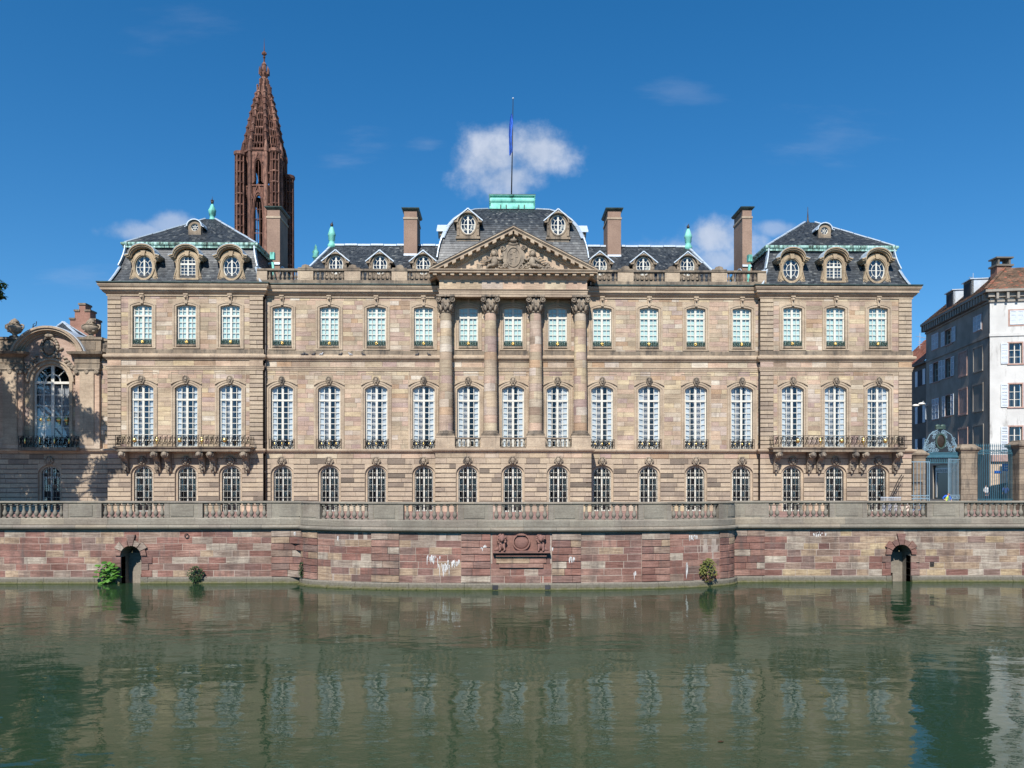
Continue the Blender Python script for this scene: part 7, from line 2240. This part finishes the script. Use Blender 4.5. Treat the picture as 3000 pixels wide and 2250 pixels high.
# curved handrail at the palace corner
hr = thing('curved_handrail', 'dark curved iron handrail rising at the palace corner', 'handrail', (X(2615, 69), 67.6, G))
pts = [P(px, py, 67.4) for px, py in ((2603, 1464), (2612, 1448), (2622, 1426), (2632, 1406), (2642, 1390))]
m = MB(); m.tube(pts, .045, 6); m.tube([p + Vector((.22, .1, -.12)) for p in pts], .04, 6); m.build('rail', 'pipe', hr)
for k in range(9):
    u = k / 8 * 3.99; i = int(u); p = pts[i].lerp(pts[i + 1], u - i); m = MB(); m.tube([(p.x, p.y, G), p], .014, 4); m.build('rail_post', 'pipe', hr)
lowr = thing('bicycle_rack', 'low grey metal rack beside the curved handrail', 'rack', (X(2605, 66), 66, G)); x0, x1 = X(2580, 66), X(2640, 66); zt = P(2600, 1456, 66).z
m = MB(); m.box(x0, x1, 66, 66.06, zt - .06, zt); m.box(x0, x1, 66, 66.06, G + .2, G + .26); m.build('rack_rails', 'zinc', lowr)
for k in range(22): x = x0 + (x1 - x0) * (k + .5) / 22; m = MB(); m.box(x - .012, x + .012, 66.01, 66.04, G, zt - .06); m.build('rack_bar', 'zinc', lowr)
# street lamp with two white heads on the dark house
lm = thing('street_lamp', 'white street lamp with two heads on the dark house wall', 'street lamp', side(t_side(2714), .1, z_side(2714, 1200)))
a = Vector(side(t_side(2714), .05, z_side(2714, 1192))); yl = a.y - 6
b = P(2697, 1184, yl)
m = MB(); m.tube([a, a.lerp(b, .5) + Vector((0, 0, .5)), b], .07, 6); m.tube([a - Vector((0, 0, 1.6)), a + Vector((0, 0, .5))], .1, 6); m.build('arm', 'zinc', lm)
for px, py in ((2683, 1188), (2700, 1183)):
    c_ = P(px, py, yl); m = MB(); m.smooth = True; m.ball(c_, (.42, .25, .16), 12, 6); m.build('lamp_head', 'shopwhite', lm)
# blue street sign behind the fence
sy = 74.5; c_ = P(2950, 1370, sy)
sg_ = thing('street_sign', 'blue street sign on a post behind the iron fence', 'sign', (c_.x, sy, G + .62))
M['signblue'] = plain('sign_blue', (.02, .13, .62, 1), .4); M['signwhite'] = plain('sign_white', (.75, .76, .78, 1), .5)
m = MB(); m.tube([(c_.x, sy + .05, G + .62), (c_.x, sy + .05, c_.z + .4)], .05, 6); m.build('post', 'zinc', sg_)
m = MB(); m.box(c_.x - .5, c_.x + .5, sy - .05, sy, c_.z - .35, c_.z + .4); m.build('sign_panel', 'signblue', sg_)
m = MB(); m.box(c_.x - .36, c_.x + .36, sy - .056, sy - .05, c_.z + .1, c_.z + .2); m.box(c_.x - .36, c_.x + .3, sy - .056, sy - .05, c_.z - .15, c_.z - .06); m.build('sign_marks', 'signwhite', sg_)
c2 = P(2924, 1383, sy); m = MB(); m.box(c2.x - .35, c2.x + .3, sy - .05, sy, c2.z - .16, c2.z + .14); m.build('sign_arrow', 'signblue', sg_)
# low street wall with awnings far behind the fence
bk = thing('street_shops', 'pale shop fronts at the end of the street behind the fence', 'shop', (60, 100, G)); 
x0, x1 = X(2905, 98), X(3060, 98)
m = MB(); m.box(x0, x1, 98, 99, G, P(2930, 1325, 98).z); m.build('wall', 'peach', bk)
m = MB(); m.box(x0, x1, 97.2, 97.9, P(2930, 1342, 98).z, P(2930, 1330, 98).z); m.build('awning', 'redtile', bk)
for px in (2915, 2945, 2975): m = MB(); m.box(X(px, 97.9), X(px + 16, 97.9), 97.9, 97.98, G + .6, P(px, 1372, 97.9).z); m.build('door', 'room', bk)

# ------------------------------------------------------------------ people behind the railings
M['skin'] = plain('skin', (.52, .32, .24, 1), .6); M['hair'] = plain('dark_hair', (.03, .02, .015, 1), .7)
M['trousers'] = plain('dark_trousers', (.03, .035, .06, 1), .85); M['shirtw'] = plain('white_shirt', (.78, .78, .77, 1), .85, vary=.08); M['shirtb'] = plain('navy_shirt', (.035, .06, .22, 1), .85, vary=.1)
M['hivis'] = plain('yellow_green_vest', (.55, .85, .08, 1), .8); M['workblue'] = plain('bright_blue_sleeve', (.03, .12, .55, 1), .8)
def person(loc, rz, joints, shirt, lab, vest=None, stoop=0):
    J = joints
    edges = [('pel', 'chest'), ('chest', 'neck'), ('neck', 'head'), ('head', 'crown'), ('chest', 'shL'), ('shL', 'elL'), ('elL', 'haL'), ('haL', 'fiL'), ('chest', 'shR'), ('shR', 'elR'), ('elR', 'haR'), ('haR', 'fiR'),
             ('pel', 'hiL'), ('hiL', 'knL'), ('knL', 'anL'), ('anL', 'toL'), ('pel', 'hiR'), ('hiR', 'knR'), ('knR', 'anR'), ('anR', 'toR')]
    rad = dict(pel=(.15, .11), chest=(.17, .115), neck=(.06, .06), head=(.085, .10), crown=(.07, .085), shL=(.075, .075), shR=(.075, .075), elL=(.048, .048), elR=(.048, .048), haL=(.036, .03), haR=(.036, .03), fiL=(.04, .02), fiR=(.04, .02),
               hiL=(.095, .095), hiR=(.095, .095), knL=(.065, .065), knR=(.065, .065), anL=(.045, .045), anR=(.045, .045), toL=(.045, .03), toR=(.045, .03))
    names = list(J); me = bpy.data.meshes.new('person')
    me.from_pydata([J[n] for n in names], [(names.index(a), names.index(b)) for a, b in edges], [])
    o = bpy.data.objects.new('person', me); col.objects.link(o)
    md = o.modifiers.new('skin', 'SKIN'); 
    if not me.skin_vertices: me.attributes
    sv = me.skin_vertices[0].data if me.skin_vertices else None
    if sv is None:
        bpy.context.view_layer.objects.active = o; bpy.ops.mesh.customdata_skin_add(); sv = me.skin_vertices[0].data
    for i, n in enumerate(names): sv[i].radius = rad[n]; sv[i].use_root = (n == 'pel')
    ss = o.modifiers.new('sub', 'SUBSURF'); ss.levels = 2; ss.render_levels = 2
    bpy.context.view_layer.update()
    ev = bpy.data.meshes.new_from_object(o.evaluated_get(bpy.context.evaluated_depsgraph_get()))
    bpy.data.objects.remove(o)
    for mname in ('skin', shirt, 'trousers', 'hair', vest or shirt): ev.materials.append(M[mname])
    hd_, pe = Vector(J['head']), Vector(J['pel'])
    for p in ev.polygons:
        c = p.center; p.use_smooth = True
        best = min(names, key=lambda n: (Vector(J[n]) - c).length)
        if best in ('head', 'crown', 'neck'): p.material_index = 3 if (best == 'crown' or c.y > hd_.y + .04) else 0
        elif best in ('haL', 'haR', 'fiL', 'fiR'): p.material_index = 0
        elif best in ('hiL', 'hiR', 'knL', 'knR', 'anL', 'anR', 'toL', 'toR'): p.material_index = 2
        elif best in ('pel', 'chest'): p.material_index = 4
        else: p.material_index = 1
    ob = link('person', ev); ob.location = loc; ob.rotation_euler.z = rz
    tag(ob, lab, 'person', 'people by the gate'); return ob
stand = dict(pel=(0, 0, .95), chest=(0, 0, 1.32), neck=(0, 0, 1.5), head=(0, -.02, 1.62), crown=(0, 0, 1.70), shL=(-.19, 0, 1.42), elL=(-.26, .03, 1.14), haL=(-.24, -.12, .92), fiL=(-.22, -.17, .82), shR=(.19, 0, 1.42), elR=(.26, .03, 1.14), haR=(.24, -.12, .92), fiR=(.22, -.17, .82),
             hiL=(-.1, 0, .88), knL=(-.11, -.04, .48), anL=(-.11, .02, .08), toL=(-.12, -.14, .03), hiR=(.1, 0, .88), knR=(.12, -.1, .5), anR=(.12, .06, .09), toR=(.13, -.1, .03))
bend = dict(stand); bend.update(chest=(.07, -.10, 1.30), neck=(.13, -.18, 1.46), head=(.17, -.25, 1.55), crown=(.2, -.28, 1.62), shL=(-.12, -.1, 1.40), elL=(-.36, -.08, 1.16), haL=(-.2, -.22, .98), fiL=(-.14, -.26, .92), shR=(.26, -.1, 1.38), elR=(.36, -.22, 1.1), haR=(.32, -.38, .92), fiR=(.3, -.42, .86))
GS = G + .62
p = P(2774, 1440, 70.6); person((p.x - .1, 70.6, G + .02), 0, bend, 'workblue', 'person in yellow-green vest and blue sleeves leaning beside the gate leaf', 'hivis')
p = P(2889, 1440, 73.0); person((p.x, 73.0, GS + .1), .3, stand, 'shirtw', 'person in white shirt behind the iron fence')
p = P(2946, 1440, 72.9); person((p.x, 72.9, GS + .1), 2.7, stand, 'shirtb', 'person in navy shirt seen from behind at the right end of the fence')
# ------------------------------------------------------------------ bicycles behind the balustrade
M['rubber'] = plain('black_rubber', (.015, .015, .015, 1), .8); M['bikeframe'] = plain('dark_blue_bicycle_paint', (.02, .03, .09, 1), .35); M['bikered'] = plain('dark_red_bicycle_paint', (.12, .015, .015, 1), .35)
def bicycle(x, y, rz, mat, lab):
    o = thing('bicycle', lab, 'bicycle', (x, y, G), 'bicycles behind the balustrade')
    c, s_ = math.cos(rz), math.sin(rz); tf = lambda a, b, z: (x + a * c - b * s_, y + a * s_ + b * c, G + z)
    for wx_ in (-.52, .52):
        m = MB(tf); m.tube([(wx_ + .34 * math.cos(k * PI / 10), 0, .35 + .34 * math.sin(k * PI / 10)) for k in range(21)], .02, 6)
        w = m.build('wheel', 'rubber', o); m = MB(tf)
        for k in range(10): m.tube([(wx_, 0, .35), (wx_ + .33 * math.cos(k * PI / 5), 0, .35 + .33 * math.sin(k * PI / 5))], .004, 3)
        m.build('spokes', 'zinc', w)
    m = MB(tf); bb, st, hd_ = (-.08, 0, .3), (-.2, 0, .82), (.36, 0, .85)
    for a, b in ((bb, st), (bb, (.38, 0, .75)), (st, hd_), (bb, (-.52, 0, .35)), (st, (-.52, 0, .35)), (hd_, (.52, 0, .35))): m.tube([a, b], .018, 6)
    m.build('frame', mat, o)
    m = MB(tf); m.tube([hd_, (.33, 0, 1.0), (.33, .26, 1.02), (.2, .3, 1.0)], .014, 5); m.tube([(.33, 0, 1.0), (.33, -.26, 1.02), (.2, -.3, 1.0)], .014, 5); m.build('handlebar', 'zinc', o)
    m = MB(tf); m.smooth = True; m.ball((-.24, 0, .92), (.14, .08, .04), 8, 5); m.tube([st, (-.22, 0, .9)], .014, 5); m.build('saddle', 'rubber', o)
bicycle(X(2600, 57.0), 57.0, .35, 'bikeframe', 'dark blue bicycle leaning behind the balusters, nearest the palace corner')
bicycle(X(2645, 57.6), 57.6, -.5, 'bikered', 'dark red bicycle behind the balusters, the middle one of three')
bicycle(X(2690, 57.2), 57.2, .2, 'bikeframe', 'dark blue bicycle behind the balusters, nearest the gate')
# ------------------------------------------------------------------ pigeons on the string course
M['feather'] = plain('dark_grey_feathers', (.06, .06, .07, 1), .7, vary=.3); M['palefeather'] = plain('pale_grey_feathers', (.4, .4, .42, 1), .7, vary=.3)
def pigeon(px, lab, mat, dirn):
    x = X(px); y = F - .16; z = Z(1060) + .52
    m = MB(); m.smooth = True
    m.ball((x, y, z + .11), (.12, .07, .075), 8, 6, rot=Matrix.Rotation(.35 * dirn, 3, 'Y')); m.ball((x + dirn * .12, y, z + .25), (.05, .045, .05), 6, 5); m.ball((x + dirn * .1, y, z + .19), (.055, .05, .08), 6, 5)
    m.tube([(x - dirn * .1, y, z + .12), (x - dirn * .22, y, z + .06)], [.05, .03], 5); m.tube([(x + dirn * .16, y, z + .25), (x + dirn * .21, y, z + .24)], [.015, .004], 4); m.tube([(x, y, z + .06), (x, y, z - .02)], .012, 4)
    o = m.build('pigeon', mat); tag(o, lab, 'pigeon', 'pigeons on the string course')
PG = [(889, 'dark', 1), (898, 'dark', -1), (920, 'dark', 1), (943, 'pale', 1), (999, 'dark', 1), (1027, 'pale', -1), (1065, 'dark', -1), (1223, 'dark', 1), (1257, 'dark', -1)]
LB = ['leftmost pigeon on the ledge, just left of the second tall window', 'dark pigeon on the ledge, second from the left', 'dark pigeon on the ledge, third from the left', 'pale pigeon on the ledge above the second tall window', 'dark pigeon on the ledge, right of the second tall window', 'pale pigeon on the ledge, sixth from the left', 'dark pigeon on the ledge left of the third tall window', 'dark pigeon on the ledge near the first column, left one of two', 'dark pigeon on the ledge near the first column, right one of two']
for (px, kd, d), lb in zip(PG, LB): pigeon(px, lb, 'feather' if kd == 'dark' else 'palefeather', d)

# ------------------------------------------------------------------ plants rooted in the quay wall
def leafmat(name, a, b):
    t = NT(name); c = t.ramp(t.rnd(), [(0, a), (1, b)]); t.b.inputs['Subsurface Weight'].default_value = 0
    t.out(c, .5, 0, .35)
    tl = t.node('ShaderNodeBsdfTranslucent'); t.put(c, tl.inputs[0]); mx = t.node('ShaderNodeMixShader'); mx.inputs[0].default_value = .3
    t.put(t.b.outputs[0], mx.inputs[1]); t.put(tl.outputs[0], mx.inputs[2]); t.put(mx.outputs[0], t.n['Material Output'].inputs[0]); return t.m
M['leaf_bright'] = leafmat('broad_green_leaf', (.05, .15, .02), (.13, .30, .05)); M['leaf_dark'] = leafmat('dark_green_leaf', (.02, .055, .018), (.05, .11, .03)); M['leaf_yellow'] = leafmat('yellow_green_leaf', (.10, .13, .025), (.24, .24, .06)); M['leaf_tree'] = leafmat('tree_leaf', (.018, .045, .012), (.06, .11, .028))
M['bark'] = plain('brown_bark', (.07, .05, .035, 1), .9, vary=.3); M['leaf_rust'] = leafmat('withered_leaf', (.06, .03, .015), (.12, .07, .03))
def leaf_verts(c, d, up, L, w, cup=.15):
    d = d.normalized(); s_ = d.cross(up).normalized(); n = s_.cross(d)
    pts = [c, c + d * L * .3 + s_ * w * .8 - n * cup * w, c + d * L * .65 + s_ * w - n * cup * w, c + d * L - n * cup * L * .8, c + d * L * .65 - s_ * w - n * cup * w, c + d * L * .3 - s_ * w * .8 - n * cup * w, c + d * L * .45 + n * .02]
    return pts, [(0, 1, 6), (1, 2, 6), (2, 3, 6), (3, 4, 6), (4, 5, 6), (5, 0, 6)]
def wall_plant(px, py0, py1, pw, n, size, mat, lab, name, seed, separate=False, second=None):
    q = random.Random(seed); s_ = S(px); base = Vector(quay(s_, -.02, P(px, py1, D_W).z)); top = P(px, py0, D_W).z; h = top - base.z
    if px > 900 and px < 2140: base = Vector(quay(s_, -.02, 0)); yb_ = base.y; base.z = P(px, py1, yb_).z; top = P(px, py0, yb_).z; h = top - base.z
    o = thing(name, lab, 'plant', base)
    hw = pw / 2 * D_W / FPX; tips = []
    for k in range(7):
        a = q.uniform(-1, 1); e = base + Vector((a * hw * .7, -.15 - q.random() * .3, h * q.uniform(.45, .9)))
        m = MB(); m.tube([base + Vector((0, 0, .05)), base.lerp(e, .5) + Vector((0, -.1, .06)), e], [.025, .018, .008], 5); m.build('stem', 'bark', o); tips.append(e)
    big = MB(); wil = MB()
    for k in range(n):
        u, v = q.uniform(-1, 1), q.random()
        w_ = (1 - (2 * v - .95) ** 2 * .75) * hw
        c = base + Vector((u * w_, -.12 - q.random() * .38 * (1 - abs(u) * .5), h * (.08 + .92 * v)))
        d = Vector((u * .8 + q.uniform(-.4, .4), -.6 - q.random() * .5, q.uniform(-.9, .15)))
        L = size * q.uniform(.65, 1.25); vs, fs = leaf_verts(c, d, Vector((q.uniform(-.4, .4), -.4, 1)), L, L * (.42 if separate else .3))
        if separate: m = MB(); m.smooth = True; m.add(vs, fs); m.build('leaf', mat, o)
        elif second and v < .3 and q.random() < .8: wil.add(vs, fs)
        else: big.add(vs, fs)
    if not separate: big.build('foliage', mat, o, kind='stuff')
    if wil.v: wil.build('withered_foliage', second, o, kind='stuff')
wall_plant(325, 1642, 1712, 66, 70, .38, 'leaf_bright', 'bright green broad-leaved plant growing left of the left outlet', 'broadleaf_plant', 1, True)
wall_plant(578, 1656, 1704, 46, 260, .13, 'leaf_dark', 'small dark green bush on the wall right of the left outlet', 'wall_bush', 2)
wall_plant(887, 1642, 1690, 13, 160, .09, 'leaf_dark', 'thin strip of ivy where the straight wall meets the bowed part', 'ivy', 3)
wall_plant(2072, 1634, 1708, 48, 330, .15, 'leaf_yellow', 'yellow-green sapling on the bowed wall near its right end', 'wall_sapling', 4, second='leaf_rust')
# ------------------------------------------------------------------ tree on the terrace left of the picture, its shade falls on the library wing
TX, TY_ = -47.6, 56.0
tr = thing('terrace_tree', 'leafy tree at the left edge shading the library wing', 'tree', (TX, TY_, G))
q = random.Random(12)
m = MB(); m.smooth = True
def limb(a, b, r0, r1, k=6):
    a, b = Vector(a), Vector(b); mid = a.lerp(b, .5) + Vector((q.uniform(-.4, .4), q.uniform(-.4, .4), .3)); m.tube([a, mid, b], [r0, (r0 + r1) / 2, r1], k); return b
trunk_top = Vector((TX + .2, TY_ + .1, G + 8)); m.tube([(TX, TY_, G - .2), (TX - .1, TY_, G + 2), trunk_top], [.6, .45, .36], 10)
clumps = []
while len(clumps) < 60:
    v = Vector((q.uniform(-1, 1), q.uniform(-1, 1), q.uniform(-1, 1)))
    if not .25 < v.length < 1: continue
    c = Vector((TX + v.x * 8.6, TY_ + v.y * 6, 22.5 + v.z * 9.2))
    r_ = q.uniform(1.0, 1.9)
    if c.x + r_ > -38.3 * c.y / 56: continue
    clumps.append((c, r_))
clumps += [(Vector((-37.5, 55.9, 21.9)), .5), (Vector((-37.7, 56.0, 21.2)), .55), (Vector((-38.4, 55.9, 21.5)), .9), (Vector((-39.4, 56, 20.9)), 1.2), (Vector((-39.9, 56, 16.9)), 1.0), (Vector((-40.2, 55.6, 14.5)), 1.1), (Vector((-39.8, 56.3, 19)), 1.1), (Vector((-40.2, 56.3, 24.5)), 1.2)]
for c, r_ in clumps: limb(trunk_top + Vector((0, 0, q.uniform(-2, 5))), c, .11, .02, 5)
m.build('trunk', 'bark', tr)
cw_ = MB()
for c, r_ in clumps:
    for k in range(int(520 * r_ ** 1.6)):
        v = Vector((q.gauss(0, 1), q.gauss(0, 1), q.gauss(0, 1))); v = v.normalized() * r_ * q.random() ** .45
        v.z *= .75
        d = Vector((q.uniform(-1, 1), q.uniform(-1, 1), q.uniform(-1, .3))); L = q.uniform(.2, .34)
        s_ = d.normalized().cross(Vector((0, 0, 1))).normalized() * L * .36; d = d.normalized() * L; p = c + v
        cw_.add([p, p + d * .5 + s_, p + d, p + d * .5 - s_], [(0, 1, 2, 3)])
cw_.build('crown', 'leaf_tree', tr, kind='stuff')
# floating leaf on the water
m = MB(); p_ = Vector((X(2102, 22.0), 22.0, .012)); 
v_ = (2178 - HY) / FPX; yw = CZ / v_; p_ = P(2102, HY, yw); p_.z = .012
vs, fs = leaf_verts(p_, Vector((1, .3, .1)), Vector((0, 0, 1)), .2, .06); m.add(vs, fs); o = m.build('floating_leaf', 'leaf_rust'); tag(o, 'single brown leaf floating on the river', 'leaf')
